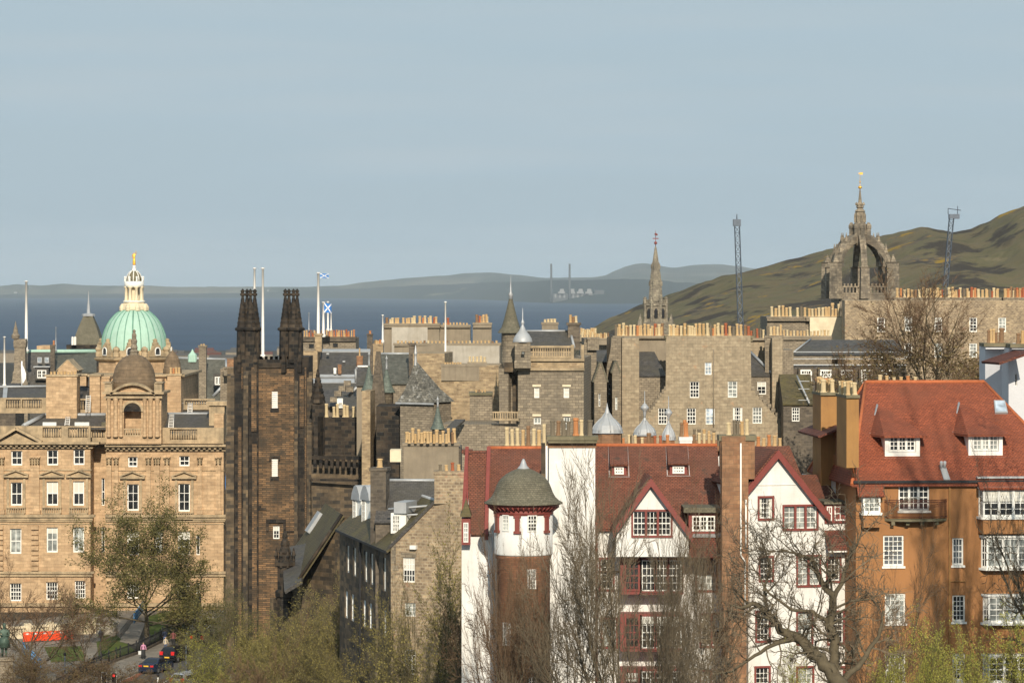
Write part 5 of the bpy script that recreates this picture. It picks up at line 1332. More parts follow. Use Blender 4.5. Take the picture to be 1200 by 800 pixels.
# masses: left and right towers with stepped buttresses
t = MB(); d2 = MB(); o2 = MB()
def mass(mb, x0, x1, yt_, yb_, front, back): mb.box(X(x0), X(x1), Yt - front, Yt + back, z(yb_) if yb_ < 800 else zb, z(yt_))
mass(t, 274, 303, 418, 900, .35, 7); mass(t, 345, 362, 418, 900, .35, 7); mass(t, 276, 356, 432, 900, -.5, 7.5)
mass(t, 303, 345, 421, 431, -.25, .3)
for i in range(7): mass(t, 304 + i * 6, 307.5 + i * 6, 417.5, 421, -.25, .25)
t.build('tower_mass', M['soot_stone'], root)
for j, (x0, x1, steps) in enumerate(((266.5, 275, ((510, .9), (440, .45))), (286, 291.5, ((480, 1.1), (440, .75))), (345.5, 349.5, ((515, .9), (450, .6))), (360, 366, ((500, .95), (445, .5))))):
    for yt_, fr in steps:
        mass(d2, x0 - (1.2 if (j == 0 and yt_ > 500) else 0), x1 + (1.0 if (j == 3 and yt_ > 480) else 0), yt_, 900, fr, 2)
        q = [Vector((X(x0), Yt - fr, z(yt_))), Vector((X(x1), Yt - fr, z(yt_))), Vector((X(x1), Yt, z(yt_ - 9))), Vector((X(x0), Yt, z(yt_ - 9)))]
        d2.slab(*q, .2)
d2.build('buttress', M['dark_stone'], root)
for x0, x1, yt_, yb_, fr in ((279.5, 283.5, 500, 900, .75), (295, 301, 430, 505, .5), (296, 301.5, 520, 900, .6), (351.5, 356.5, 440, 500, .55), (357.5, 359.5, 430, 900, .8)):
    mass(o2, x0, x1, yt_, yb_, fr, 1)
for i in range(5): mass(o2, 283.6, 284.6, 430 + i * 5, 435 + i * 5, .5, 1)
o2.build('pilaster', M['brown_course'], root)
for px, rt in ((290.5, R(20)), (340.5, R(25))):
    cx, cy_ = X(px), Yt + 1.1; rr = 7.4 * k * 1.0
    t = MB()
    for i in range(4):
        a = rt + i * PI / 2 ; q = (cx + math.cos(a) * rr, cy_ + math.sin(a) * rr)
        t.lathe(q[0], q[1], [(.66, z(425)), (.60, z(388)), (.78, z(387)), (.82, z(385)), (.66, z(383.5))], 8, False, a + .39)
    t.box(cx - .35, cx + .35, cy_ - .35, cy_ + .35, z(425), z(386))
    t.build('shaft', M['soot_stone'], root)
    t = MB()
    for i in range(4):
        a = rt + i * PI / 2; q = (cx + math.cos(a) * rr, cy_ + math.sin(a) * rr)
        crocket_spire(t, q[0], q[1], z(384.5), z(342), .56, 8, 8, a, .24)
        t.lathe(q[0], q[1], [(.14, z(347)), (.26, z(346)), (.26, z(344)), (.13, z(343)), (.24, z(341)), (.02, z(338.3))], 6)
    t.build('pinnacle', M['soot_stone'], root)
for i, px in enumerate((281, 300, 333, 352)):
    t = MB(); crocket_spire(t, X(px), Yt - .3, z(424), z(406), .3, 4, 3, .4); t.lathe(X(px), Yt - .3, [(.3, z(436)), (.3, z(424))], 4, False, .4); t.build('corner_pinnacle', M['soot_stone'], root)
pole('flagpole', 'tall white flagpole standing on the gothic tower between its pinnacle clusters', 'flagpole', 308, 313.5, 419, Yt + .6, .16, M['pole_white'])
pole('flagpole', 'white flagpole rising just behind the left pinnacle cluster', 'flagpole', 298.3, 313.5, 372, 352.6, .14, M['pole_white'])

# ---- college range right of the tower
block('college_range', 'blackened stone college range with corbelled wall head right of the tower', 'building', 365, 344, 441, 342, 14, 536, 'dark_stone', None)
rt_, Wc = block('sooty_stack_house', 'sooty stone block topped by a cluster of pale squat pots', 'building', 366, 352, 424, 352, 8, 500, 'soot_stone', None,
      chims=[(372, 424, 489, 560, -2, 1.6, 'soot_stone', [(378, 386, 1, 474, 'c', 4.8), (386, 396, 1, 478, 'c', 4.8), (390, 400, 1, 473, 'c', 4.4), (399, 407, 1, 476, 'c', 4.8), (403, 410, 1, 472.5, 'c', 4.6), (411, 418, 1, 476, 'c', 4.8), (417, 421, 1, 476, 'c', 3.4), (421, 424, 1, 478, 'c', 3)], dict(cap=.04))])
t = MB(); z = lambda py: zat(py, 343)
Wq = PW(366, 343.2, 440, 342)
for i in range(11): Wq.pbox(t, 368 + i * 6.6, 538, 371.5 + i * 6.6, 548, 0, .25)
Wq.pbox(t, 366, 534, 440, 538, 0, .32); Wq.pbox(t, 366, 561, 440, 563.5, 0, .22); Wq.pbox(t, 366, 488, 371, 536, -3, -.5)
t.build('corbel_table', M['soot_stone'], rt_)
t = MB()
for i in range(7): Wc.pbox(t, 372 + i * 7.2, 500, 374.5 + i * 7.2, 533, .0, .5)
t.build('buttress', M['soot_stone'], rt_)
block('black_rubble_block', 'almost black rubble wall standing below the two green conical spires', 'building', 441, 318, 489, 318, 8, 476, 'soot_stone', None)
pl, Wp_ = block('striped_stair_turret', 'narrow patched orange and grey stone corner strip by the black wall', 'building', 424, 322, 434, 321, 5, 458, 'buff_rubble', None)

# conical green spires
def cone(px, Y, r0, yb, yt, rod, label, body_m='grey_ashlar', matn='copper_green_slate', ybody=None, n=12):
    k = Y / F; x = (px - 600) * k; zf = lambda py: zat(py, Y); g_ = gz(x, Y)
    root = thing('conical_turret', label, 'turret', (x, Y, g_))
    h = yb - yt; r_ = r0 * k
    t = MB(); t.lathe(x, Y, [(r_ * .84, g_ - .5), (r_ * .84, zf(yb - .5)), (r_ * .9, zf(yb - .8))], n, True); t.build('drum', M[body_m], root)
    t = MB(); t.lathe(x, Y, [(r_ * 1.1, zf(yb)), (r_ * 1.08, zf(yb - 1)), (r_ * .8, zf(yb - h * .18)), (r_ * .55, zf(yb - h * .42)), (r_ * .3, zf(yb - h * .72)), (r_ * .08, zf(yt))], n, True); t.build('conical_roof', M[matn], root)
    t = MB(); t.lathe(x, Y, [(r_ * .22, zf(yt + h * .06)), (r_ * .1, zf(yt - 1)), (.11, zf(yt - 3)), (.06, zf(rod + 5)), (.15, zf(rod + 4)), (.04, zf(rod + 2)), (.01, zf(rod))], 8, True); t.build('finial', M['lead'], root)
    return root
cone(432.5, 330, 8.5, 458, 427, 411, 'left one of the two green slated conical spires near the flagpoles')
cone(453, 328, 9.5, 460, 431, 416, 'right one of the two green slated conical spires near the flagpoles')
cone(513, 300, 8, 503, 475, 464, 'low green conical spire peeping over the long cement chimney')
# crumbling gothic gable between them
m_, Wm = block('stone_gable', 'thin weathered stone gable peak between the two green conical spires', 'gable', 437, 326, 449, 326, 1, 470, 'dark_rubble', ('front', 412, 'dark_rubble', dict(over=.02, th=.2)))
# sooty slated pinnacle roof right of the tower
m_, Wm = block('pointed_black_pinnacle', 'small blackened stone pinnacle just right of the gothic tower', 'pinnacle', 366, 346, 380, 346, 1, 470, 'soot_stone', None)
t = MB(); crocket_spire(t, (372.5 - 600) * 346.5 / F, 346.5, zat(472, 346), zat(433, 346), .75, 8, 6, .3, .2); t.build('spirelet', M['soot_stone'], m_)
# patched pyramid roof
W = PW(469, 316, 507, 314); root = hroot('pyramid_roofed_turret', 'square turret with patchy pale grey pyramid slate roof', 'turret', W)
body(root, W, 3, gz(-9, 315) - .5, W.z(488, 471), M['grey_rubble'], ())
t = MB(); A, B, C_, D_ = W.p(-.25, W.z(488, 472), .25), W.p(W.len + .25, W.z(488, 471), .25), W.p(W.len + .25, W.z(488, 471), -3.3), W.p(-.25, W.z(488, 472), -3.3); T_ = at(487, 422, 315.5)
mids = []
for P0, P1 in ((A, B), (B, C_), (C_, D_), (D_, A)):
    h0, h1 = P0.lerp(T_, .3), P1.lerp(T_, .3); cc = (A + B + C_ + D_) / 4; 
    f0, f1 = h0 + (cc.lerp(T_, .3) - h0) * .12, h1 + (cc.lerp(T_, .3) - h1) * .12
    t.face([P0, P1, f1, f0]); t.face([f0, f1, T_])
t.face([D_, C_, B, A]); t.build('roof', M['grey_patch_slate'], root)
t = MB(); W.box(t, -.3, W.len + .3, W.z(488, 473.5), W.z(488, 471.5), .2, .34); t.lathe(T_.x, T_.y, [(.14, T_.z - .5), (.1, T_.z + .4), (.16, T_.z + .6), (.02, T_.z + 1.4)], 6); t.build('finial', M['lead'], root)
# building behind: slate roof at 410-480, brown rubble stack house
block('green_slated_house', 'house with mossy green slate roof behind the green conical spires', 'house', 445, 345, 482, 345, 10, 450, 'grey_rubble', ('side', 416, 'green_slate'), chims=[(479, 486, 402, 440, 0, 1, 'dark_rubble')], ridge='lead')
block('white_trimmed_house', 'slated house with white timber gable trim by the green spires', 'house', 418, 344, 430, 344, 6, 452, 'cement', ('side', 431, 'slate'), ridge='white_paint')
block('buff_gabled_house', 'buff rubble tenement wall with crow stepped slates above the black wall', 'house', 484, 330, 521, 329, 9, 414, 'buff_rubble', None)

# ---- cement chimney walls
b, _ = block('cement_tenement', 'tallest grey cement chimney wall with pale patch and long pot row', 'tenement', 450, 372, 515, 372, 8, 379, 'cement', None,
    chims=[(450, 515.5, 379, 384, -.3, 1.5, 'cement', [(450, 514, 10, 371, 'tctttctcct', 4.0), (454, 512, 9, 373, 'ot.tc.otr', 3.6)], dict(cap=.08))])
t = MB(); Wq = PW(459, 371.6, 501, 371.6); Wq.box(t, 0, Wq.len, zat(415, 371.6), zat(383.5, 371.6), -.3, 0); t.build('pale_render', M['pale_cement'], b)
block('narrow_cement_stack', 'low cement chimney wall with tiny pots between two taller stacks', 'tenement', 515, 374, 551, 374, 6, 381, 'cement', None,
    chims=[(517, 551, 380.5, 384, -.3, 1.2, 'cement', [(518, 549, 8, 378, 't', 3.2), (523, 527, 1, 373, 'r', 4)], dict(cap=.04))])
block('square_cement_stack', 'squat square cement chimney with bunched orange and cream pots', 'tenement', 554, 366, 576, 366, 4, 380, 'cement', None,
    chims=[(554.5, 576, 378, 384, -.3, 1.8, 'cement', [(557, 572, 4, 369.5, 'ottc', 3.8), (560, 573, 3, 371, 'rtc', 3.6)], dict(cap=.06))])
b, _ = block('long_cement_wall', 'long cement wall head lined with a row of tiny low pots', 'tenement', 462, 355, 586, 352, 8, 402.5, 'cement', None,
    chims=[(462, 586, 402, 406, -.2, 1.2, 'cement', [(464, 584, 27, 399.3, 't', 3.0)], dict(cap=.1))])
t = MB(); Wq = PW(523, 353.2, 585, 352); Wq.box(t, 0, Wq.len, zat(440, 353), zat(405, 353), -.3, 0); t.build('pale_render', M['pale_cement'], b)
block('blocked_gable_house', 'tan rubble gable with cement head and blocked windows left of the conical tower', 'tenement', 517, 320, 584, 318, 9, 428, 'buff_rubble', None,
    chims=[(517, 585, 426.5, 446, -.25, 1, 'cement', [(520, 541, 7, 424.3, 't', 3.0)], dict(cap=.05)), (548, 570, 424, 430, 2, 1, 'cement', [(548, 570, 5, 417.5, 'c', 3.4)], dict(cap=.02))])
block('grey_stack', 'grey rubble chimney block with flat cap in front of the tan gable', 'tenement', 550.5, 308, 577, 308, 4, 460, 'grey_rubble', None,
    chims=[(549.5, 577, 460, 463, -.2, 3, 'stone_cap', [(556, 570, 4, 457, 't', 2.6)], dict(cap=.02))])
block('brown_ridge_house', 'rubble house below the grey chimney block with dark sloping slates', 'house', 517, 300, 640, 298, 8, 497, 'grey_rubble', None)
t = MB(); t.slab(at(518, 506, 296), at(528, 506, 296), at(545, 491, 299), at(533, 491, 299), .2)
o = t.build('lean_to_roof', M['slate'], [r for r in bpy.data.objects if r.name.startswith('brown_ridge_house')][0])
pole('flagpole', 'slender pale pole in front of the long cement wall', 'flagpole', 522, 353, 424, 340, .11, M['pole_white'])
pole('mast_pole', 'short white pole at the left end of the tallest cement wall', 'pole', 448.5, 368.5, 402, 370, .1, M['pole_white'])

# ---- turreted grey building
Yr = 300.0
w_ = dict(cols=2, rows=2, fw=.07, gm=M['glass_pale'])
bl = dict(cols=1, rows=2, fw=.06, gm=M['blind'])
root, W = block('turreted_building', 'big square grey stone building with balustrade and two corner turrets', 'building', 607, 300, 684, 299, 14, 420, 'grey_ashlar', None,
    [(626, 454, 632, 466, bl), (660.5, 454, 667, 466, bl), (625.5, 489, 634, 503, w_), (660.5, 488.5, 668, 503, w_)])
z = lambda py: zat(py, 300)
t = MB()
for y0, y1, pr in ((420, 423, .35), (431, 434, .25), (405, 407.5, .2), (417, 419.5, .15)): W.pbox(t, 612 if y0 < 419 else 605, y0, 671 if y0 < 419 else 685, y1, -.25, pr)
t.build('cornice', M['honey_trim'], root)
t = MB(); W.pbox(t, 606, 423, 684.5, 431, -.1, .1); t.build('frieze', M['buff_rubble'], root)
t = MB()
for i in range(17): W.pbox(t, 624.5 + i * 2.75, 407.5, 625.8 + i * 2.75, 417, -.15, .05)
W.pbox(t, 622, 412, 671, 413, -.12, .02)
for px in (613, 671, 683): W.pbox(t, px - 1.6, 404, px + 1.6, 420, -.4, .25)
t.build('balustrade', M['honey_trim'], root)
t = MB()
for x0, x1 in ((624, 634), (659, 669)):
    for yy in (450.5, 485): W.pbox(t, x0, yy, x1, yy + 2.6, 0, .1)
t.build('lintel', M['cream_stone'], root)
Wr = PW(617, 304, 672, 304); t = MB(); Wr.box(t, 0, Wr.len, zat(420, 304), zat(407, 304), -7, 0)
zz = lambda py, Y: zat(py, Y)
t.build('attic', M['grey_rubble'], root)
t = MB(); t.slab(Wr.p(0, zz(407.5, 304), .3), Wr.p(Wr.len, zz(407.5, 304), .3), Wr.p(Wr.len - .3, zz(388, 307), -3.4), Wr.p(0, zz(388, 307), -3.4), .15)
t.slab(Wr.p(Wr.len, zz(407.5, 304), -7), Wr.p(0, zz(407.5, 304), -7), Wr.p(0, zz(388, 307), -3.4), Wr.p(Wr.len - .3, zz(388, 307), -3.4), .15); rf = t.build('roof', M['slate'], root)
t = MB(); t.tube([Wr.p(Wr.len + .05, zz(407.5, 304) + .1, .3), Wr.p(Wr.len - .25, zz(388, 307) + .1, -3.4)], .13, 5); t.tube([Wr.p(0, zz(387.8, 307), -3.4), Wr.p(Wr.len - .3, zz(387.8, 307), -3.4)], .1, 5); t.build('flashing', M['lead'], rf)
chimney(root, 635, 654, 377.5, 390, 309, 1.4, M['cement'], [(637, 652, 4, 374, 'c', 3.8)], cap=.06)
chimney(root, 665.5, 679.5, 378, 410, 306, 1.4, M['dark_rubble'], [(667, 677, 3, 369.5, 'ccc', 3.8)], cap=.12)
# left service tower with niche and parapet
t = MB(); Wn = PW(585, 301.5, 609, 301); 
Wn.box(t, 0, Wn.len * .45, gz(0, 300) - 1, z(432), -6, 0); Wn.box(t, Wn.len * .45, Wn.len, gz(0, 300) - 1, z(432), -6, -.9); t.build('recessed_wall', M['grey_ashlar'], root)
t = MB(); Wf = PW(577, 299, 608, 298.6); Wf.box(t, 0, Wf.len, z(492), z(489.5), -.8, .15); Wf.box(t, 0, Wf.len, z(483), z(481.5), -.1, .1)
for i in range(11): Wf.box(t, Wf.len * (i + .2) / 11, Wf.len * (i + .6) / 11, z(489.5), z(483), -.1, .08)
t.build('parapet', M['honey_trim'], root)
t = MB(); Wn.box(t, Wn.len * .3, Wn.len * .9, z(436), z(425), -3, .35); Wn.box(t, Wn.len * .55, Wn.len * .7, z(490), z(440), -.9, -.7); t.build('corbel', M['dark_stone'], root)
# conical turret
x, y = ((598.5 - 600) * 302 / F, 302.5)
t = MB(); rr = 11.5 * 302 / F; t.lathe(x, y, [(rr * .5, z(440)), (rr * .95, z(428)), (rr, z(424)), (rr * .95, z(422)), (rr * .95, z(391)), (rr * 1.1, z(389.5))], 12, True, .1); tu = t.build('corner_turret', M['grey_ashlar'], root)
t = MB(); t.lathe(x, y, [(rr * 1.35, z(390.5)), (rr * 1.33, z(389.5)), (rr * .95, z(384)), (rr * .68, z(374)), (rr * .42, z(362)), (rr * .18, z(350))], 12, False); t.build('conical_roof', M['stone_slate'], tu)
t = MB(); t.lathe(x, y, [(rr * .24, z(350.5)), (rr * .18, z(347)), (rr * .3, z(345.5)), (rr * .1, z(342)), (.03, z(330)), (.01, z(322))], 8, True); t.build('finial', M['lead'], tu)
# square turret with white ogee
x, y = ((612.5 - 600) * 298.5 / F, 299.5); rs = 9.8 * 298.5 / F
t = MB(); t.lathe(x, y, [(rs * 1.38, z(431)), (rs * 1.42, z(424)), (rs * 1.32, z(422)), (rs * 1.32, z(402)), (rs * 1.42, z(400.5))], 4, False, PI / 4); 
tu = t.build('ogee_turret', M['grey_ashlar'], root)
t = MB(); Wq = PW(610.5, 298.4, 614.5, 298.4); window(tu, PW(611, 298.35, 615, 298.35), 0, 4 * 298 / F, z(415), z(411), rec=0, cols=1, rows=1, fw=.04, fm=M['dark_stone'])
t = MB(); t.lathe(x, y, [(rs * 1.2, z(401)), (rs * 1.22, z(400)), (rs * 1.12, z(396.5)), (rs * .85, z(392)), (rs * .45, z(387.5)), (rs * .2, z(382)), (rs * .12, z(380)), (rs * .22, z(378.5)), (rs * .2, z(377)), (rs * .1, z(375)), (.05, z(372)), (.03, z(361))], 12, True, PI / 4); t.build('ogee_roof', M['lead'], tu)

# ---- jumbled stone houses between
block('narrow_grey_gable', 'narrow grey stone gable beside the balustraded building', 'tenement', 684.5, 318, 699, 318, 12, 397, 'grey_ashlar', None, [],
   [(688.5, 702, 395, 410, -.5, 1.5, 'grey_rubble', [(681, 699, 6, 389.5, 'ctctct', 3.0)], dict(cap=.06))])
block('distant_pot_house', 'distant low chimney with two rows of small pots above the narrow gables', 'tenement', 680, 420, 716, 420, 8, 397, 'grey_rubble', None, [],
   [(679, 700, 392, 400, -.5, 1, 'cement', [(680, 699, 8, 385, 'tctccttc', 3.2)], dict(cap=.04)), (697, 715, 396, 404, -2, 1, 'cement', [(697, 714, 8, 390.5, 'ctctttct', 2.6)], dict(cap=.04))])
block('slate_gap_house', 'small dark slated house glimpsed between two grey gables', 'house', 697, 330, 716, 330, 8, 425, 'grey_rubble', ('side', 411.5, 'slate'))
block('pointed_gable_house', 'small pointed stone gable house wedged between tall tenements', 'house', 696.5, 314, 711, 314, 6, 446, 'grey_ashlar', ('front', 425, 'stone_slate', dict(over=.05)), [(701.5, 461, 703.5, 476, dict(cols=1, rows=2, fw=.04))])
block('second_pointed_gable', 'second narrow pointed stone gable further right', 'house', 717.5, 316, 726, 316, 6, 436, 'grey_ashlar', ('front', 424, 'stone_slate', dict(over=.03)), [(721, 465, 723.5, 480, dict(cols=1, rows=2, fw=.04))])
block('dim_stone_tenement', 'tall shadowy stone tenement with sloping wall head', 'tenement', 711, 322, 728, 320, 10, 395, 'grey_rubble', None, [(713, 450, 715.5, 462, dict(cols=1, rows=2, fw=.04))], prof=[(711, 430), (715, 412), (717, 395), (728, 395)])

# ---- the large tan gable house (courtyard)
W = PW(740, 318.6, 918, 319.4); root = hroot('tan_courtyard_tenement', 'large tan stone double gabled tenement with many white sash windows', 'tenement', W)
g = lambda px, py: (W.u(px), W.z(px, py)); zb = gz(15, 320) - 1
wd = dict(cols=3, rows=4, fw=.07, bar=.05)
prof = [(0, W.z(740, 510)), g(761, 480), g(771, 466), g(780, 452), g(781, 394), g(879.5, 393), g(880.5, 452), g(893, 470), g(908, 486), (W.len, W.z(918, 494))]
wins = [(826, 424.5, 834, 439, dict(cols=2, rows=3, gm=M['glass_blue'])), (808.5, 447, 819.5, 466), (853, 446.5, 864, 465.5, dict(cols=2, rows=4, gm=M['glass_pale'])), (771.5, 478, 782, 497), (805, 478, 815.5, 497),
        (827, 478, 837.5, 497, dict(gm=M['glass_blue'], cols=2)), (859, 477, 870, 496), (882, 477, 893, 496)]
body(root, W, 12, zb, W.z(740, 510), M['tan_harl'], wins, prof=prof, wdef=wd, name='wall')
t = MB()
for a, b_ in (((780.5, 453), (760, 482)), ((880, 453), (918, 494))):
    n_ = 8; t = MB()
    for i in range(n_):
        p0 = (a[0] + (b_[0] - a[0]) * i / n_, a[1] + (b_[1] - a[1]) * i / n_); p1 = (a[0] + (b_[0] - a[0]) * (i + 1) / n_, a[1] + (b_[1] - a[1]) * (i + 1) / n_)
        x0, x1 = sorted((p0[0], p1[0])); W.pbox(t, x0, p0[1] - .5, x1, p0[1] + 4, -.35, .06)
    t.build('crow_steps', M['grey_rubble'], root)
# recessed slated wings
for x0, x1, yt_, ym, mt_, win_ in ((749, 781, 412, 440, 'a', None), (880, 906, 411, 440, 'b', (887.5, 447, 898, 462))):
    Wv = PW(x0, 323, x1, 323.5); t = MB()
    ops = [w[:4] for w in pwins(Wv, [win_])] if win_ else []
    wallmesh(t, Wv, zb, [(0, zat(ym, 323)), (Wv.len, zat(ym, 323))], ops, .15)
    ww = t.build('rubble_infill', M['dark_rubble'] if False else M['grey_rubble'], root)
    for o4 in ops: window(ww, Wv, *o4, rec=.1, cols=2, rows=3, fw=.08)
    t = MB(); x1b = x1 if mt_ == 'a' else 895
    t.slab(Wv.p(0, zat(ym + .5, 323), .1), Wv.p(Wv.len, zat(ym + .5, 323), .1), Wv.p(Wv.u(x1b), zat(yt_, 328), -5), Wv.p(0, zat(yt_, 328), -5), .14); rf = t.build('slate_roof', M['slate'], root)
    if mt_ == 'b': t = MB(); t.tube([Wv.p(Wv.len, zat(ym, 323) + .1, .1), Wv.p(Wv.u(895), zat(yt_, 328) + .1, -5)], .14, 5); t.build('flashing', M['lead'], rf)
# flanking walls
def slabwall(root, x0, x1, yt_, Y, D_, mt_, name='side_wall'):
    Wv = PW(x0, Y, x1, Y); t = MB(); Wv.box(t, 0, Wv.len, zb, zat(yt_, Y), -D_, 0); return t.build(name, M[mt_], root)
slabwall(root, 729, 749, 396, 321.5, 9, 'tan_harl'); slabwall(root, 749, 782, 395, 329, 2, 'cement', 'chimney_wall'); slabwall(root, 905, 917, 396, 322, 9, 'tan_harl')
slabwall(root, 879, 896, 398, 329, 2, 'tan_harl', 'chimney_wall')
Wk = PW(727, 334, 730, 321.5)
ch = chimney(root, 719, 780, 393.5, 397, 328.7, 1.2, M['cement'], [(720, 779, 14, 380.5, 'ctctccoctctrct', 4.1), (720, 779, 9, 383.5, 'cko.ttctk', 3.8)], cap=.08)
ch = chimney(root, 780, 882, 393.5, 400, 321.3, 1.3, M['stone_cap'], [(783, 880, 22, 380.5, 'cctcttcttccotctrrttodr', 4.1), (784, 850, 12, 383, 'ttcctctccotc', 3.8)], cap=.1)
chimney(root, 878, 898, 396, 399, 328.7, 1.2, M['cement'], [(872, 897, 7, 386, 'rrrdrro', 3.6)], cap=.05)
chimney(root, 896.5, 918, 393, 470, 324, 2, M['grey_rubble'], [(898, 917, 5, 382, 'tdkct', 3.7)], cap=.06, rot=-3)
t = MB(); t.tube([W.p(W.u(836), W.z(836, 409), .1), W.p(W.u(836), W.z(836, 500), .1)], .05, 5); t.build('downpipe', M['cement'], root)
# houses to the right of it
b, _ = block('brown_slated_cottage', 'rubble house with rust brown slate roof and one sash window', 'house', 918, 316, 954, 316, 9, 474, 'dark_rubble', ('side', 440, 'moss_slate'), [(928, 477, 937, 493.5, dict(cols=3, rows=4, fw=.07))])
t = MB(); z = lambda py: zat(py, 316)
Wq = PW(937, 315.6, 951, 315.6)
for yy in (446, 455, 468): Wq.box(t, -.1, Wq.len - .2, z(yy + .7), z(yy), 0, .1)
t.tube([Wq.p(0, z(441), -3), Wq.p(Wq.len * .8, z(472), .2)], .09, 5); t.build('flashing', M['lead'], b)
block('rubble_link_house', 'plain rubble wall with low roof right of the tan tenement', 'house', 917, 330, 930, 330, 8, 410, 'grey_rubble', None)
b, Wg = block('attic_window_house', 'slated mansard house with row of bright white attic windows', 'house', 928, 345, 1062, 345, 12, 432, 'dark_rubble', None)
for i, x0 in enumerate((938, 961, 985.5, 1009, 1033)):
    Wq = PW(x0, 344.2, x0 + 13.5, 344.2); t = MB(); Wq.box(t, -.2, Wq.len + .2, zat(454, 344), zat(431.5, 344), -2, 0); dm = t.build('dormer', M['dark_rubble'], b)
    window(dm, Wq, 0, Wq.len, zat(450, 344), zat(433, 344), rec=-.03, cols=4, rows=4, fw=.16, bar=.09, gm=M['glass_pale' if i in (0, 3) else 'glass'])
t = MB(); Wq = PW(928, 345.5, 1062, 345.5)
t.slab(Wq.p(0, zat(458, 345), 1.5), Wq.p(Wq.len, zat(458, 345), 1.5), Wq.p(Wq.len, zat(428, 345), -.3), Wq.p(0, zat(428, 345), -.3), .12)
t.slab(Wq.p(0, zat(416, 346), -1), Wq.p(Wq.len, zat(416, 346), -1), Wq.p(Wq.len, zat(398, 352), -6.5), Wq.p(2.5, zat(398, 352), -6.5), .12); t.build('roof', M['slate'], b)
t = MB()
for yy, h in ((412, .8), (420, .8), (427, 1.3)): Wq.box(t, 0, Wq.len, zat(yy + h, 345), zat(yy, 345), -.4, .05)
t.tube([Wq.p(0, zat(416, 346) + .1, -1), Wq.p(2.5, zat(398, 352) + .1, -6.5)], .08, 5)
t.build('lead_gutter', M['lead'], b)
block('pale_chimney_tenement', 'tenement with pale rendered panel and long pot row below the crown steeple', 'tenement', 899, 430, 1010, 430, 12, 371, 'grey_rubble', None, [],
    [(899, 948, 371, 376, -.5, 1.4, 'grey_rubble', [(903, 946, 10, 359.5, 'ctcttc.cdt', 4.0)], dict(cap=.08)), (945, 1050, 371, 376, -.8, 1.4, 'cement', [(947, 1048, 26, 361, 'tctcct', 3.6), (958, 1000, 9, 358, 'cctc.ccot', 3.6), (974, 978, 1, 352.5, 't', 4.5)], dict(cap=.08))])
t = MB(); Wq = PW(949, 429, 990, 429); Wq.box(t, 0, Wq.len, zat(420, 429), zat(371.7, 429), -.4, 0); t.build('pale_render', M['cream_stone'], [o for o in bpy.data.objects if o.name == 'pale_chimney_tenement'][0])
block('pot_lined_wall', 'low wall head lined with small pale pots in front of the pale panel', 'tenement', 915, 380, 975, 380, 8, 394, 'grey_rubble', None, [],
    [(915, 974, 393.5, 398, -.3, 1, 'cement', [(917, 973, 14, 387, 'tctcotctct', 3.2)], dict(cap=.05))])
block('long_rubble_tenement', 'long pinkish rubble tenement behind the big bare tree', 'tenement', 990, 415, 1215, 405, 14, 352, 'pink_rubble', None,
    [(x, y, x + 9, y + 17, dict(cols=2, rows=4, fw=.12)) for x, y in ((1028, 372), (1060, 371), (1095, 372), (1136, 372), (1170, 372), (1028, 402), (1060, 402), (1095, 402), (1136, 402), (1170, 402))],
    [(1048, 1173, 348.5, 352, -.4, 1.5, 'grey_rubble', [(1050, 1172, 28, 338, 'rocttcctcttorcctccdt', 3.8), (1095, 1172, 14, 340, 'ctcctrt', 3.4)], dict(cap=.06)), (1176, 1215, 348.5, 352, -.4, 1.5, 'grey_rubble', [(1177, 1213, 10, 336.5, 'rorbrkrr', 4.0), (1178, 1213, 8, 339, 'rtro', 3.6)], dict(cap=.06))])
# ================================================================== the domed stone palace on the left
Yb = 400.0; kB = Yb / F; X = lambda px, Y=Yb: (px - 600) * Y / F; z = lambda py, Y=Yb: zat(py, Y)
cxB, cyB = X(154, 420), 423.0
root = thing('domed_bank_palace', 'grand honey stone classical building with pale green copper dome and gilded statue', 'building', (X(131), Yb + 10, gz(X(131), Yb)))
zb = gz(-45, 400) - 1
WL = PW(-40, 397, 106, 397); WM = PW(106, 400.5, 124, 400.5); WR = PW(124, 399, 262, 399)
sw = dict(fw=.13, bar=.06, cols=2, rows=2, rec=.3, vary=False)
def sash(x0, y0, x1, y1, **k): d = dict(sw); d.update(k); return (x0, y0, x1, y1, d)
six = dict(cols=4, rows=4, fw=.12, bar=.06)
wl = [sash(-31, 528, -18, 545), sash(13, 528, 26, 545), sash(55, 527, 68, 545), sash(86, 526.5, 99, 544.5),
      sash(-31, 565, -18, 592), sash(12.5, 565, 26, 592), sash(54.5, 564, 68, 592, blind=.5), sash(85.5, 563.5, 98.5, 592, blind=.5),
      sash(-31, 619, -18, 649, gm=M['glass_pale']), sash(11.5, 619, 25, 648.5, gm=M['glass_pale']), sash(54.5, 617.5, 67.5, 647, gm=M['glass_pale'], blind=.25), sash(85.5, 617.5, 98.5, 647, gm=M['glass_pale']),
      sash(-31, 682, -18, 705, **six), sash(11.5, 683, 25, 704, **six), sash(54, 681.5, 67.5, 702.5, **six), sash(87.5, 680, 100, 701, **six),
      sash(60, 722, 68, 733, cols=2, rows=2)]
wr = [sash(150, 535, 161, 547), sash(210, 534, 222, 546), sash(149, 567, 162.5, 598, rows=3), sash(209, 566.5, 222.5, 599, rows=3), sash(182, 620, 190, 648, gm=M['glass_pale']),
      sash(208.5, 622, 222.5, 650, blind=.35, rows=3), sash(149, 622, 163, 650, blind=.4, rows=3), sash(230, 626, 234, 650, cols=1, fw=.08), sash(208, 681, 222, 701, **six), sash(149, 681, 163, 701, **six), sash(230, 682, 234, 700, cols=1, fw=.08)]
t = MB(); RV = .35
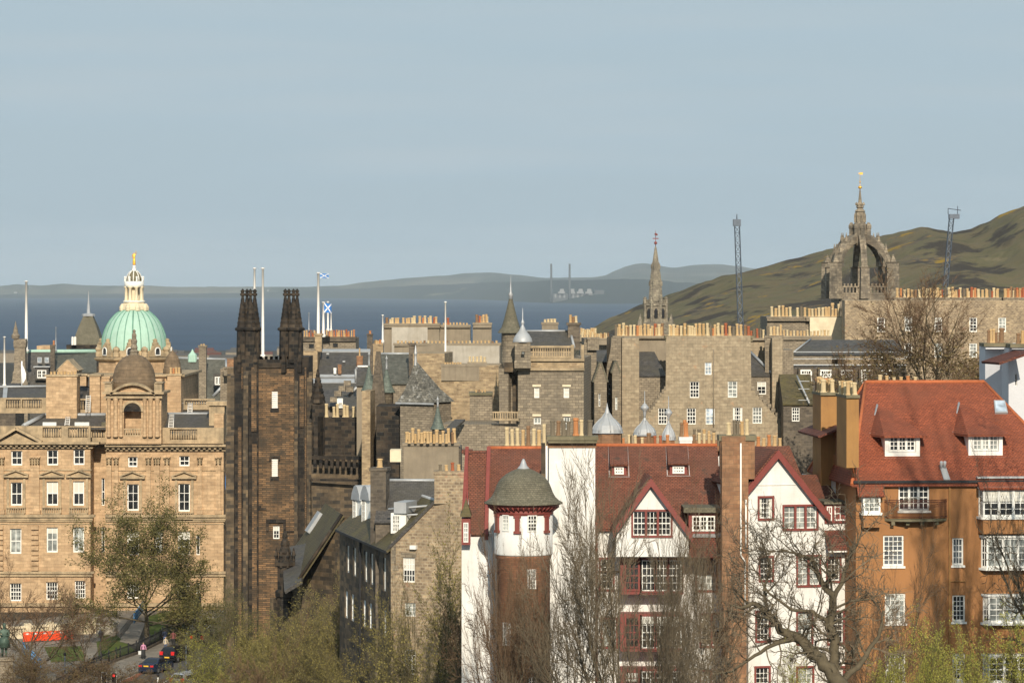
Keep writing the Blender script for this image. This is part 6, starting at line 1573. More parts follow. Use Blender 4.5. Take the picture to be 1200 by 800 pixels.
for W_, ws, ytop in ((WL, wl, 520), (WM, [sash(119, 560, 122.5, 592, cols=1, fw=.07), sash(119, 617, 122.5, 647, cols=1, fw=.07)], 520), (WR, wr, 524)):
    pw = pwins(W_, ws); wallmesh(t, W_, zb, [(0, z(ytop, W_.a.y)), (W_.len, z(ytop, W_.a.y))], [w[:4] for w in pw], RV)
    for u0, u1, z0, z1, op in pw: window(root, W_, u0, u1, z0, z1, **op)
for W_, a, b_ in ((WL, 0, 3.5), (WR, 0, 0)):
    pass
Wq = Wall(WL.b, WL.b + Vector((0, 3.5))); wallmesh(t, Wq, zb, [(0, z(520)), (3.5, z(520))])
Wq = Wall((WM.b.x, 400.5), (WM.b.x, 399)); wallmesh(t, Wall((WR.a.x, 400.5), (WR.a.x, 399)), zb, [(0, z(520)), (1.5, z(520))])
wallmesh(t, Wall(WR.b, WR.b + Vector((0, 22))), zb, [(0, z(524)), (22, z(524))])
wallmesh(t, Wall(WR.b + Vector((0, 22)), WL.a + Vector((0, 24))), zb, [(0, z(524)), (75, z(524))])
t.face([Vector((X(-40), 398, z(519))), Vector((X(262), 398, z(519))), Vector((X(262), 421, z(519))), Vector((X(-40), 421, z(519)))])
t.build('facade', M['honey_stone'], root)
# bands, cornices, sills
t = MB()
for W_ in (WL, WR):
    Y0 = W_.a.y; e = 4 if W_ is WR else 0
    for y0, y1, pr in ((549.5 + e * .5, 551, .12), (602.5, 605.5, .55), (605.5, 609, .3), (609, 611, .18), (669, 671.5, .45), (671.5, 675, .25), (613, 614, .1), (706, 710, .35)):
        W_.box(t, -.02, W_.len + pr, z(y1, Y0), z(y0, Y0), -.2, pr)
    # bossed piers between windows low down
t.build('string_course', M['honey_trim'], root)
t = MB()
for W_, y0 in ((WL, 517.5), (WM, 518), (WR, 520.5)):
    Y0 = W_.a.y
    for a, b_, pr in ((0, 2.2, 1.1), (2.2, 3.6, .85), (5.6, 7.6, .3)): W_.box(t, -.0, W_.len + (pr if W_ is not WM else 0), z(y0 + b_, Y0), z(y0 + a, Y0), -.5, pr)
    n = int(W_.len / .62)
    for i in range(n): u = W_.len * (i + .5) / n; W_.box(t, u - .14, u + .14, z(y0 + 5.4, Y0), z(y0 + 3.6, Y0), -.2, .75)
t.build('cornice', M['honey_trim'], root)
# parapet with baluster runs
def parapet(W_, y0, y1, runs, x0, x1, o=0):
    Y0 = W_.a.y; cur = x0; pa = MB()
    for a, b_ in runs + [(x1, x1)]:
        if a > cur: W_.box(pa, W_.u(cur), W_.u(a), z(y1, Y0), z(y0, Y0), -.6 + o, o)
        if b_ > a:
            W_.box(pa, W_.u(a), W_.u(b_), z(y0 + 1.8, Y0), z(y0, Y0), -.55 + o, .05 + o); W_.box(pa, W_.u(a), W_.u(b_), z(y1, Y0), z(y1 - 6, Y0), -.55 + o, -.02 + o)
            n = max(2, int((b_ - a) / 2.7)); bl = MB()
            for i in range(n):
                u = W_.u(a) + (W_.u(b_) - W_.u(a)) * (i + .5) / n; q = W_.p(u, 0, -.28 + o); za, zc = z(y1 - 6, Y0), z(y0 + 1.8, Y0); h = zc - za
                bl.lathe(q.x, q.y, [(.09, za), (.13, za + h * .2), (.12, za + h * .4), (.06, za + h * .7), (.1, zc)], 6, True)
            bl.build('balusters', M['honey_trim'], root)
        cur = b_
    pa.build('parapet', M['honey_trim'], root)
parapet(WL, 499, 518.5, [(50, 72), (80, 103.5)], -40, 106)
parapet(WM, 499.5, 518.5, [(108, 123)], 106, 124)
parapet(WR, 501, 521, [(199, 231)], 190, 262); parapet(WR, 512, 521, [], 124, 190)
WU = PW(-40, 406, 56, 406); parapet(WU, 466, 484, [(7, 24), (26, 49)], -40, 54); parapet(PW(88, 408, 107, 408), 467, 486, [(89, 105)], 88, 107)
parapet(PW(215, 409, 252, 409), 467, 480, [(217, 246)], 215, 252)
# window hoods and balconettes
for W_, xs_, yh, yb_ in ((WL, (-24.5, 19, 61, 92.5), 551.5, 594), (WR, (155.5, 216), 553, 600)):
    Y0 = W_.a.y
    for px in xs_:
        t = MB(); u = W_.u(px); w_ = 1.45; zt_ = z(yh, Y0); z0_ = z(yh + 7.5, Y0)
        t.hexa([W_.p(u - w_, z0_, .5), W_.p(u + w_, z0_, .5), W_.p(u + w_, z0_, 0), W_.p(u - w_, z0_, 0), W_.p(u - w_, z0_ + .22, .5), W_.p(u + w_, z0_ + .22, .5), W_.p(u + w_, z0_ + .22, 0), W_.p(u - w_, z0_ + .22, 0)])
        for s_ in (-1, 1):
            A, B = W_.p(u + s_ * w_, z0_ + .22, .5), W_.p(u, zt_, .5); 
            q = [A, B, W_.p(u, zt_, 0), W_.p(u + s_ * w_, z0_ + .22, 0)]
            if s_ > 0: q = q[::-1]
            t.slab(*[p + Vector((0, 0, .001)) for p in q], -.14)
        t.face([W_.p(u - w_, z0_ + .22, .12), W_.p(u + w_, z0_ + .22, .12), W_.p(u, zt_, .12)])
        W_.box(t, u - w_ * .72, u + w_ * .72, z(yb_ + 8, Y0), z(yb_ + 6.5, Y0), 0, .55)
        for s_ in (-1, 1): W_.box(t, u + s_ * .95 - .14, u + s_ * .95 + .14, z(yb_ + 6.5, Y0), z(yh + 8.5, Y0), 0, .16)
        t.build('window_hood', M['honey_trim'], root)
        t = MB(); W_.box(t, u - 1.15, u + 1.15, z(yb_ + .9, Y0), z(yb_, Y0), .12, .5)
        for i in range(9): uu = u - 1.05 + 2.1 * i / 8; W_.box(t, uu - .06, uu + .06, z(yb_ + 6.4, Y0), z(yb_ + .9, Y0), .2, .4)
        t.build('balconette', M['honey_trim'], root)
# pilasters with leafy capitals
for W_, x0, x1 in ((WL, -8, 6), (WL, 35, 47.5), (WR, 124, 132), (WR, 133, 140), (WR, 170.5, 178), (WR, 180, 188.5), (WR, 192, 200), (WR, 231, 238), (WR, 252, 260)):
    Y0 = W_.a.y; u0, u1 = W_.u(x0), W_.u(x1); t = MB()
    W_.box(t, u0 + .12, u1 - .12, z(602, Y0), z(544, Y0), 0, .34); W_.box(t, u0, u1, z(602, Y0), z(597, Y0), 0, .45)
    W_.box(t, u0, u1, z(536, Y0), z(534.8, Y0), 0, .6)
    p = t.build('pilaster', M['honey_stone'], root)
    t = MB()
    for r_ in range(3):
        n = max(2, int((u1 - u0) / .28))
        for i in range(n):
            uu = u0 + (u1 - u0) * (i + .5) / n; zz = z(544 - r_ * 2.7, Y0); t.tube([W_.p(uu, zz, .35), W_.p(uu, zz + .22, .5), W_.p(uu, zz + .2, .62)], [.1, .09, .04], 5)
    W_.box(t, u0 + .08, u1 - .08, z(544, Y0), z(536, Y0), 0, .36); t.build('capital', M['honey_trim'], p)
for px0, px1 in ((-8, 6), (35, 47.5)):
    t = MB(); u0, u1 = WL.u(px0 + 2), WL.u(px1 - 2); Y0 = 397
    for i in range(9): WL.box(t, u0, u1, z(668 - i * 6 , Y0), z(663.5 - i * 6, Y0), 0, .22 if i % 2 else .34)
    t.build('banded_pier', M['honey_stone'], root)
t = MB()
for W_ in (WL, WR):
    Y0 = W_.a.y
    for i in range(9): W_.box(t, .05, W_.len - .05, z(612.5 + i * 6.3 + 5.4, Y0), z(612.5 + i * 6.3, Y0), -.34, .0) if False else None
# pediment on the left wing
t = MB(); Y0 = 396.3; Wp = PW(-7, Y0, 48, Y0); zz = lambda py: zat(py, Y0); u = Wp.u(19)
t.face([Wp.p(Wp.u(-2), zz(519), -.2), Wp.p(Wp.u(43), zz(519), -.2), Wp.p(u, zz(507.5), -.2)])
for s_, px in ((-1, -7), (1, 48)):
    q = [Wp.p(Wp.u(px), zz(519), .3), Wp.p(u, zz(503.5), .3), Wp.p(u, zz(503.5), -2.5), Wp.p(Wp.u(px), zz(519), -2.5)]
    if s_ < 0: t.slab(*q[::-1], .28)
    else: t.slab(*q, .28) 
t.build('pediment', M['honey_trim'], root)
# roofs behind parapet, skylights
def froof(mb, x0, x1, y0, y1, Y0, Y1, xs0=None, xs1=None):
    xs0 = x0 if xs0 is None else xs0; xs1 = x1 if xs1 is None else xs1
    mb = MB(); y0, y1 = y1, y0; mb.slab(at(x0, y1, Y0), at(x1, y1, Y0), at(xs1, y0, Y1), at(xs0, y0, Y1), .15); mb.build('slate_roof', M['slate'], root)
froof(None, 24, 128, 502, 487, 400, 405, 50, 128); froof(None, 187, 256, 502, 485, 401, 406); froof(None, -40, 55, 468, 454, 408, 414); froof(None, 88, 107, 468, 453, 410, 415); froof(None, 214, 250, 484, 473, 408, 412)
def strip2(x0, y0, x1, y1, Ya_, Yb2, r=.12): t = MB(); t.tube([at(x0, y0, Ya_), at(x1, y1, Yb2)], r, 4); t.build('lead_flashing', M['lead'], root)
strip2(27, 499, 52, 486.5, 400, 405, .3); strip2(50, 486, 128, 485.8, 405, 405, .22); strip2(187, 484.5, 256, 484.5, 406, 406, .16); strip2(-40, 453.5, 55, 452.5, 414, 414, .15); strip2(88, 453, 107, 452, 415, 415, .15); strip2(214, 472.5, 250, 472.5, 412, 412, .12)
t = MB(); t.slab(at(3, 467, 407.5), at(8, 467, 407.5), at(9, 454, 413), at(4, 454, 413), .05)
t.build('lead_flashing', M['lead'], root)
for x0, x1 in ((50, 66), (87.5, 104.5), (119, 125)):
    t = MB(); t.slab(at(x0, 498.5, 401), at(x1, 498.5, 401), at(x1, 494.5, 402.2), at(x0, 494.5, 402.2), .3); t.build('skylight', M['white_paint'] if x0 < 110 else M['stone_cap'], root)
def ladder(x0, y0, x1, y1, Y0, Y1, w_=.5, n=9):
    t = MB(); a, b_ = at(x0, y0, Y0), at(x1, y1, Y1); d = Vector((w_, 0, 0)); t.tube([a, b_], .05, 4); t.tube([a + d, b_ + d], .05, 4)
    for i in range(n): p = a.lerp(b_, (i + .5) / n); t.tube([p, p + d], .045, 4)
    t.build('ladder', M['pole_white'], root)
ladder(100.5, 483, 101, 463, 404, 405, .5); ladder(197.5, 501, 198.5, 485, 400, 404, .55); ladder(220, 484, 220.5, 472, 407, 409, .5, 7); ladder(76, 498, 77.5, 486, 400.5, 404.5, .5, 6)
# big chimney blocks
chimney(root, 54, 90, 439, 500, 404, 3, M['honey_stone'], [(56, 88, 8, 435.5, 't', 3.4)], cap=.15, capm=M['honey_trim'])
chimney(root, 105, 117, 438.5, 500, 406.5, 3, M['honey_stone'], None, cap=.12, capm=M['honey_trim']); chimney(root, 117, 128, 441, 500, 407.5, 3, M['honey_stone'], None, cap=.1)
chimney(root, 90, 101, 438, 452, 412, 2, M['honey_stone'], None, cap=.15, capm=M['honey_trim']); chimney(root, 196, 212, 438, 500, 411, 3, M['honey_stone'], [(197, 210, 4, 431.5, 'to', 3.6)], cap=.12, capm=M['honey_trim'])
chimney(root, 245, 263, 470, 524, 402, 3, M['honey_trim'], None, cap=.3, cth=.5)
chimney(root, 251, 262, 484, 524, 399.5, 1.2, M['honey_stone'], None, cap=.05)
# drum of the great dome
def Zc(py): return zat(py, cyB - 3)
R0 = 43 * 420 / F
t = MB(); t.lathe(cxB, cyB, [(R0 * 1.06, z(505)), (R0 * 1.06, Zc(440)), (R0 * 1.0, Zc(440)), (R0 * 1.0, Zc(423))], 8, False, R(22.5)); 
t.build('drum', M['honey_stone'], root)
t = MB(); t.lathe(cxB, cyB, [(R0 * 1.0, Zc(423.5)), (R0 * 1.12, Zc(421.5)), (R0 * 1.14, Zc(419.5)), (R0 * 1.05, Zc(418.5)), (R0 * 1.0, Zc(418)), (R0 * .96, Zc(411)), (R0 * .9, Zc(410))], 8, False, R(22.5)); t.build('drum_cornice', M['honey_trim'], root)
for i in range(8):
    a = -PI / 2 + (i) * PI / 4 + R(0); c0 = Vector((cxB + math.cos(a) * R0 * .93, cyB + math.sin(a) * R0 * .93)); tg = Vector((-math.sin(a), math.cos(a))); nn = Vector((math.cos(a), math.sin(a)))
    Wd = Wall(c0 - tg * .8, c0 + tg * .8)
    if Wd.n.dot(nn) < 0: Wd = Wall(c0 + tg * .8, c0 - tg * .8)
    t = MB(); zz0, zz1 = Zc(418), Zc(405)
    t2 = [(-.35, zz0), (-.3, zz0 + .5), (-.05, zz0 + .75), (.2, zz0 + .95), (.35, zz0 + 1.4), (.62, zz0 + 1.55), (.98, zz0 + 1.55), (1.25, zz0 + 1.4), (1.4, zz0 + .95), (1.65, zz0 + .75), (1.9, zz0 + .5), (1.95, zz0)]
    fr = [Wd.p(u, q, .35) for u, q in t2]; bk = [Wd.p(u, q, -.5) for u, q in t2]
    t.face(fr[::-1]); t.face(bk)
    for j in range(len(t2) - 1): t.face([fr[j], fr[j + 1], bk[j + 1], bk[j]][::1])
    dm = t.build('scrolled_dormer', M['honey_trim'], root)
    t = MB(); q = Wd.p(.8, zz1, -.1); t.lathe(q.x, q.y, [(.42, zz0 + 1.5), (.45, zz0 + 1.7), (.25, zz0 + 1.85), (.3, zz0 + 2.1), (.05, zz0 + 2.25)], 8); t.build('finial', M['honey_trim'], dm)
    t = MB(); n = 10; ring = []
    for rr_, o in ((.38, .42),):
        pts = [Wd.p(.8 - .38, zz0 + .2, o)] + [Wd.p(.8 - math.cos(PI * j / n) * .38, zz0 + .75 + math.sin(PI * j / n) * .38, o) for j in range(n + 1)] + [Wd.p(.8 + .38, zz0 + .2, o)]
    t.tube(pts + [pts[0]], .075, 5); wfr = t.build('window', M['white_paint'], dm)
    t = MB(); t.face([p - Vector((0, 0, 0)) + Wd.n.to_3d() * -.03 for p in pts][::-1]); t.build('pane', M['glass'], wfr)
    a2 = a + PI / 8; px_, py_ = cxB + math.cos(a2) * R0 * 1.0, cyB + math.sin(a2) * R0 * 1.0
    t = MB(); t.lathe(px_, py_, [(.42, zz0), (.42, zz0 + .5), (.3, zz0 + .6), (.45, zz0 + .9), (.38, zz0 + 1.1), (.1, zz0 + 1.3)], 8); t.build('urn', M['honey_trim'], root)
# the copper dome with ribs
Rd = 38.5 * 420 / F; zs, ztop = zat(410, cyB), zat(362, cyB)
def dprof(r0, extra=0):
    out = []
    for j in range(15):
        t_ = j / 14; a = t_ * PI / 2 * .84
        out.append((r0 * math.cos(a) ** .92 + extra, zs + (ztop - zs) * math.sin(a) / math.sin(PI / 2 * .84)))
    return out
t = MB(); t.lathe(cxB, cyB, [(Rd * 1.0, zs - 1.2)] + dprof(Rd), 64, True); dome = t.build('copper_dome', M['copper'], root)
t = MB(); dp = dprof(Rd, .02)
for i in range(24):
    a = i * 2 * PI / 24 + .06; t.tube([(cxB + math.cos(a) * r_, cyB + math.sin(a) * r_, zz) for r_, zz in dp], .055 if i % 3 else .085, 4)
t.build('seam', M['copper_seam'], dome)
# lantern
zL = lambda py: zat(py, cyB); kk_ = cyB / F
t = MB(); t.lathe(cxB, cyB, [(Rd * .42, zL(363)), (16 * kk_, zL(361)), (15 * kk_, zL(358)), (13.5 * kk_, zL(356)), (12.5 * kk_, zL(354.5)), (12.8 * kk_, zL(353))], 8, False, R(22.5))
for i in range(8):
    a = i * PI / 4 + R(22.5); q = (cxB + math.cos(a) * 14.5 * kk_, cyB + math.sin(a) * 14.5 * kk_); t.lathe(q[0], q[1], [(.32, zL(364)), (.36, zL(360)), (.2, zL(357)), (.05, zL(355.5))], 6)
t.build('lantern_base', M['cream_stone'], root)
t = MB()
for i in range(8):
    a = i * PI / 4 + R(22.5); q = (cxB + math.cos(a) * 9.6 * kk_, cyB + math.sin(a) * 9.6 * kk_); t.lathe(q[0], q[1], [(.30, zL(353)), (.30, zL(352)), (.2, zL(351)), (.18, zL(338)), (.3, zL(336.5)), (.3, zL(335.5))], 8, True)
t.lathe(cxB, cyB, [(4.6 * kk_, zL(353)), (4.6 * kk_, zL(336))], 8, False, R(22.5))
t.build('lantern_columns', M['cream_stone'], root)
t = MB(); t.lathe(cxB, cyB, [(10.8 * kk_, zL(336.5)), (11.6 * kk_, zL(334)), (11.4 * kk_, zL(330)), (10.2 * kk_, zL(329.5))], 24, True)
t.build('lantern_cornice', M['white_paint'], root); t = MB(); t.lathe(cxB, cyB, [(13.2 * kk_, zL(354)), (13.2 * kk_, zL(352.6)), (11 * kk_, zL(352.4))], 24, True); t.build('lantern_sill', M['white_paint'], root); t = MB()
for i in range(8):
    a = i * PI / 4 + R(22.5); q = (cxB + math.cos(a) * 11 * kk_, cyB + math.sin(a) * 11 * kk_); t.lathe(q[0], q[1], [(.11, zL(330)), (.11, zL(325.5)), (.17, zL(325)), (.02, zL(323.5))], 6)
t.lathe(cxB, cyB, [(3 * kk_, zL(319)), (2.6 * kk_, zL(316)), (1.8 * kk_, zL(312.5)), (2.2 * kk_, zL(311.8)), (1.6 * kk_, zL(311))], 12, True)
ldp = [(9 * kk_, 329.5), (8.7 * kk_, 326), (7.4 * kk_, 322), (5.2 * kk_, 319), (3 * kk_, 317.4)]
for i in range(8):
    a = i * PI / 4; t.tube([(cxB + math.cos(a) * r_, cyB + math.sin(a) * r_, zL(p)) for r_, p in ldp], .07, 4)
t.build('lantern_gallery', M['white_paint'], root)
t = MB(); t.lathe(cxB, cyB, [(r_, zL(p)) for r_, p in ldp], 24, True); t.build('lantern_cap', M['stone_cap'], root)
# gilded figure
def figure_mesh(joints, edges, sub=2, scale=1.0, org=Vector((0, 0, 0)), rotz=0, name='person'):
    """joints: list of (x, y, z, rx[, ry]) in metres, grown as one skin"""
    me = bpy.data.meshes.new(name); me.from_pydata([j[:3] for j in joints], edges, [])
    ob = bpy.data.objects.new(name + '_tmp', me); COL.objects.link(ob)
    sk = ob.modifiers.new('skin', 'SKIN'); sk.use_smooth_shade = True
    for i, j in enumerate(joints):
        v = me.skin_vertices[0].data[i]; v.radius = (j[3], j[4] if len(j) > 4 else j[3]); v.use_root = (i == 0)
    ss = ob.modifiers.new('sub', 'SUBSURF'); ss.levels = sub; ss.render_levels = sub
    dg = bpy.context.evaluated_depsgraph_get(); dg.update()
    out = bpy.data.meshes.new_from_object(ob.evaluated_get(dg)); out.name = name
    bpy.data.objects.remove(ob); out.materials.clear()
    Mx = Matrix.Rotation(rotz, 4, 'Z') @ Matrix.Scale(scale, 4); out.transform(Mx)
    return out
J = [(0, 0, .95, .17, .13), (0, 0, 1.2, .14, .11), (0, 0, 1.42, .17, .11), (0, 0, 1.55, .06), (0, -.01, 1.68, .095, .11),
     (.19, 0, 1.42, .06), (.26, -.05, 1.65, .045), (.22, -.12, 1.92, .035), (-.19, 0, 1.42, .06), (-.25, .03, 1.15, .045), (-.2, -.15, .98, .04), (0, 0, .6, .2, .17), (0, 0, .25, .22, .19), (0, 0, .03, .24, .2)]
E = [(0, 1), (1, 2), (2, 3), (3, 4), (2, 5), (5, 6), (6, 7), (2, 8), (8, 9), (9, 10), (0, 11), (11, 12), (12, 13)]
zf0 = zL(311.2); sc_ = (zL(293.5) - zf0) / 1.95
me = figure_mesh(J, E, 2, sc_, name='gilded_statue'); me.materials.append(M['gold']); me.polygons.foreach_set('use_smooth', [True] * len(me.polygons))
o = bpy.data.objects.new('gilded_statue', me); COL.objects.link(o); o.parent = root; o.location = Vector((cxB, cyB, zf0)) - wloc(root)
# front pavilion with niche and small dome
Yp_ = 397.5; zz = lambda py: zat(py, Yp_); Wp = PW(124, Yp_, 189, Yp_)
root2 = root
c = MB(); a0, a1 = Wp.u(145), Wp.u(165.5)
wallmesh(c, Wp, zz(520), [(0, zz(461)), (Wp.len, zz(461))], [(a0, a1, zz(511), zz(482))], 1.6)
L_, R_, B_ = sides(Wp, 7); wallmesh(c, L_, zz(520), [(0, zz(461)), (7, zz(461))]); wallmesh(c, R_, zz(520), [(0, zz(461)), (7, zz(461))])
c.face([Wp.p(0, zz(461)), Wp.p(Wp.len, zz(461)), Wp.p(Wp.len, zz(461), -7), Wp.p(0, zz(461), -7)])
c.build('pavilion', M['honey_stone'], root)
# arch head
t = MB(); n = 12; ra = (a1 - a0) / 2; ac = (a0 + a1) / 2
for j in range(n):
    th0, th1 = PI * j / n, PI * (j + 1) / n
    p = [(ac - ra * math.cos(th0), zz(482) + ra * math.sin(th0)), (ac - ra * math.cos(th1), zz(482) + ra * math.sin(th1))]
    q = [(ac - ra * 1.28 * math.cos(th0), zz(482) + ra * 1.28 * math.sin(th0)), (ac - ra * 1.28 * math.cos(th1), zz(482) + ra * 1.28 * math.sin(th1))]
    t.hexa([Wp.p(p[0][0], p[0][1], .16), Wp.p(p[1][0], p[1][1], .16), Wp.p(p[1][0], p[1][1], 0), Wp.p(p[0][0], p[0][1], 0), Wp.p(q[0][0], q[0][1], .16), Wp.p(q[1][0], q[1][1], .16), Wp.p(q[1][0], q[1][1], 0), Wp.p(q[0][0], q[0][1], 0)])
t.build('arch_moulding', M['honey_trim'], root)
t = MB(); pts = [Wp.p(ac - ra * math.cos(PI * j / n), zz(482) + ra * math.sin(PI * j / n), .02) for j in range(n + 1)]; t.face(pts[::-1]); t.build('niche_head_shade', M['soot_stone'], root)  # flat dark sheet paints the shade of the arch hollow, not soot
t = MB(); Wp.box(t, a0, a1, zz(511), zz(509.6), -.5, -.2); Wp.box(t, a0, a1, zz(503.5), zz(502), -.5, -.2)
for i in range(7): u = a0 + (a1 - a0) * (i + .5) / 7; Wp.box(t, u - .07, u + .07, zz(509.6), zz(503.5), -.42, -.28)
t.build('niche_balustrade', M['honey_trim'], root)
for x0, x1 in ((125.5, 130), (133, 138.5), (140, 144), (167.5, 172), (174, 179), (182, 187)):
    t = MB(); u0, u1 = Wp.u(x0), Wp.u(x1); q = Wp.p((u0 + u1) / 2, 0, .12); rr_ = (u1 - u0) / 2
    t.lathe(q.x, q.y, [(rr_ * 1.2, zz(512)), (rr_ * 1.2, zz(510)), (rr_, zz(509)), (rr_ * .9, zz(472)), (rr_ * 1.35, zz(468)), (rr_ * 1.35, zz(466.5))], 10, True)
    t.build('column', M['honey_stone'], root)
t = MB(); Wp.box(t, -.15, Wp.len + .15, zz(466.5), zz(464), -.5, .5); Wp.box(t, -.35, Wp.len + .35, zz(461.5), zz(459), -7.2, .8)
Wp.box(t, -.1, Wp.u(132), zz(459), zz(449), -2, .45); Wp.box(t, Wp.u(181), Wp.len + .1, zz(459), zz(449), -2, .45); Wp.box(t, Wp.u(121), Wp.u(131), zz(449), zz(447.5), -2.2, .6); Wp.box(t, Wp.u(182), Wp.u(191.5), zz(449), zz(447.5), -2.2, .6)
u0, u1 = Wp.u(130), Wp.u(182); uc = (u0 + u1) / 2; hw_ = (u1 - u0) / 2
for j in range(12):
    t0, t1 = -1 + j / 6, -1 + (j + 1) / 6; f = lambda q: zz(460) + (zz(448) - zz(460)) * (1 - q * q)
    t.hexa([Wp.p(uc + hw_ * t0, f(t0) - .3, .8), Wp.p(uc + hw_ * t1, f(t1) - .3, .8), Wp.p(uc + hw_ * t1, f(t1) - .3, -.5), Wp.p(uc + hw_ * t0, f(t0) - .3, -.5), Wp.p(uc + hw_ * t0, f(t0), .8), Wp.p(uc + hw_ * t1, f(t1), .8), Wp.p(uc + hw_ * t1, f(t1), -.5), Wp.p(uc + hw_ * t0, f(t0), -.5)])
t.build('curved_pediment', M['honey_trim'], root)
t = MB(); pts = [Wp.p(uc + hw_ * q, zz(461) + (zz(449) - zz(461)) * (1 - q * q), .1) for q in [-1 + i / 6 for i in range(13)]]; t.face(pts[::-1]); t.build('tympanum', M['honey_stone'], root)
t = MB(); cxp = X(157, Yp_ + 3); cyp = Yp_ + 3.2; rd = 25 * 400 / F
t.lathe(cxp, cyp, [(rd * 1.05, zz(461)), (rd * 1.05, zz(447)), (rd, zz(446))] + [(rd * math.cos(a) ** .9, zz(446) + rd * 1.2 * math.sin(a)) for a in [j * PI / 2 * .97 / 10 for j in range(11)]], 32, True); t.build('small_dome', M['brown_dome'], root)
t = MB(); t.lathe(cxp, cyp, [(.55, zz(417)), (.5, zz(414)), (.6, zz(412.5)), (.35, zz(410)), (.42, zz(408)), (.3, zz(404)), (.38, zz(400)), (.25, zz(397)), (.28, zz(393)), (.15, zz(390)), (.2, zz(388)), (.02, zz(386))], 8); t.build('stone_figure', M['grey_rubble'], root)
# main block under the drum
t = MB(); t.box(X(107, 412), X(213, 412), 412, 434, z(510), zat(441, 412)); t.box(X(118, 409), X(190, 409), 409, 412.1, z(510), zat(444, 409)); t.build('upper_block', M['honey_stone'], root)
t = MB(); t.box(X(106, 412) - .3, X(213, 412) + .4, 411.6, 434.4, zat(441.2, 412), zat(438.6, 412)); t.build('upper_cornice', M['honey_trim'], root)
t = MB(); xx, yy = X(202, 416), 416; rr_ = 10 * 416 / F; t.lathe(xx, yy, [(rr_ * 1.1, z(445)), (rr_ * 1.1, zat(432, 416)), (rr_, zat(431, 416)), (rr_ * .92, zat(424, 416)), (rr_ * .65, zat(417, 416)), (rr_ * .2, zat(412, 416)), (.05, zat(410, 416))], 20, True); t.build('side_cupola', M['brown_dome'], root)
# flag hung at the right corner
fl = MB(); 
for i in range(6):
    a, b_ = 532 + i * 7, 532 + (i + 1) * 7; x_ = lambda q: X(264.5 + math.sin(q) * .8, 398)
    fl.face([Vector((x_(i), 398, zat(a, 398))), Vector((x_(i + 1), 398, zat(b_, 398))), Vector((x_(i + 1) + .35, 398.4, zat(b_, 398))), Vector((x_(i) + .35, 398.4, zat(a, 398)))])
o = fl.build('flag', M['saltire_blue'], None, (X(264.5, 398), 398, zat(574, 398))); tag(o, 'furled dark blue flag hanging at the right corner of the honey stone building', 'flag')

# ================================================================== left background
b, _ = block('copper_ridged_building', 'long grey green slated building behind the palace with pale copper ridge', 'building', 30, 520, 114, 520, 14, 440, 'slate', None)
t = MB(); Y0 = 520
t.slab(at(30, 452, 519.6), at(64, 452, 519.6), at(64, 412.5, 523), at(30, 412.5, 523), .2); t.build('mansard', M['slate'], b)
t = MB(); t.slab(at(64, 436, 519.6), at(113, 436, 519.6), at(113, 412, 526), at(64, 412, 526), .2); t.build('green_roof', M['green_slate'], b)
t = MB(); t.tube([at(30, 411.8, 523), at(66, 411.6, 524.5), at(113, 411.4, 526)], .3, 5); t.build('ridge', M['copper'], b)
Wq = PW(41, 519, 57, 519); t = MB(); Wq.box(t, 0, Wq.len, zat(445, 519), zat(430, 519), -2, 0); dm = t.build('dormer', M['slate'], b); window(dm, Wq, .35, Wq.len - .35, zat(443, 519), zat(433.5, 519), rec=-.03, lights=2, cols=2, rows=2, fw=.14)
t = MB(); Wq.box(t, -.2, Wq.len + .2, zat(430.3, 519), zat(429, 519), -2, .3); t.build('lead_top', M['lead'], dm)
for x0 in (44, 52.5): window(b, PW(x0, 519.8, x0 + 5, 519.8), 0, 5 * 520 / F, zat(425, 519.8), zat(418.5, 519.8), rec=-.2, cols=2, rows=1, fw=.1, fm=M['lead'], gm=M['glass_blue'])
chimney(b, 59, 64, 404, 440, 517, 1, M['dark_rubble'], [(61, 64, 1, 399.5, 'o', 3)], cap=.05)
block('low_classical_house', 'small pale building with shallow pediment between chimneys', 'building', 68, 505, 90, 505, 6, 433, 'honey_stone', ('front', 422, 'honey_trim', dict(over=.2)))
block('brick_penthouse', 'small tan lift house on the skyline left of the pointed roof', 'penthouse', 43, 560, 58.5, 560, 8, 405, 'honey_stone', None)
W = PW(82, 560, 118, 560); root = hroot('pyramid_slate_tower', 'broad truncated grey slate pyramid tower roof with spike left of the copper dome', 'tower', W)
zz = lambda py: zat(py, 560); t = MB(); W.box(t, -.6, W.len, -40, zz(404), -5, 0); t.build('storey', M['soot_stone'], root)
t = MB(); xx = X(101.5, 560); t.lathe(xx, 562.5, [(18.5 * .14 * 1.35, zz(404)), (18.5 * .14 * 1.35, zz(402.5)), (15.5 * .14 * 1.35, zz(396)), (11 * .14 * 1.35, zz(383)), (5.5 * .14 * 1.35, zz(370))], 4, False, PI / 4); t.build('pyramid_roof', M['stone_slate'], root)
t = MB(); t.lathe(xx, 562.5, [(5.8 * .19, zz(370.5)), (5.8 * .19, zz(368)), (.3, zz(367)), (.22, zz(358)), (.1, zz(350)), (.03, zz(340))], 8); t.build('spike', M['lead'], root)
t = MB()
for px in (85, 88): t.lathe(X(px, 559), 559, [(.2, zz(404)), (.2, zz(395)), (.02, zz(394))], 6)
t.build('vent_pipe', M['pole_white'], root)
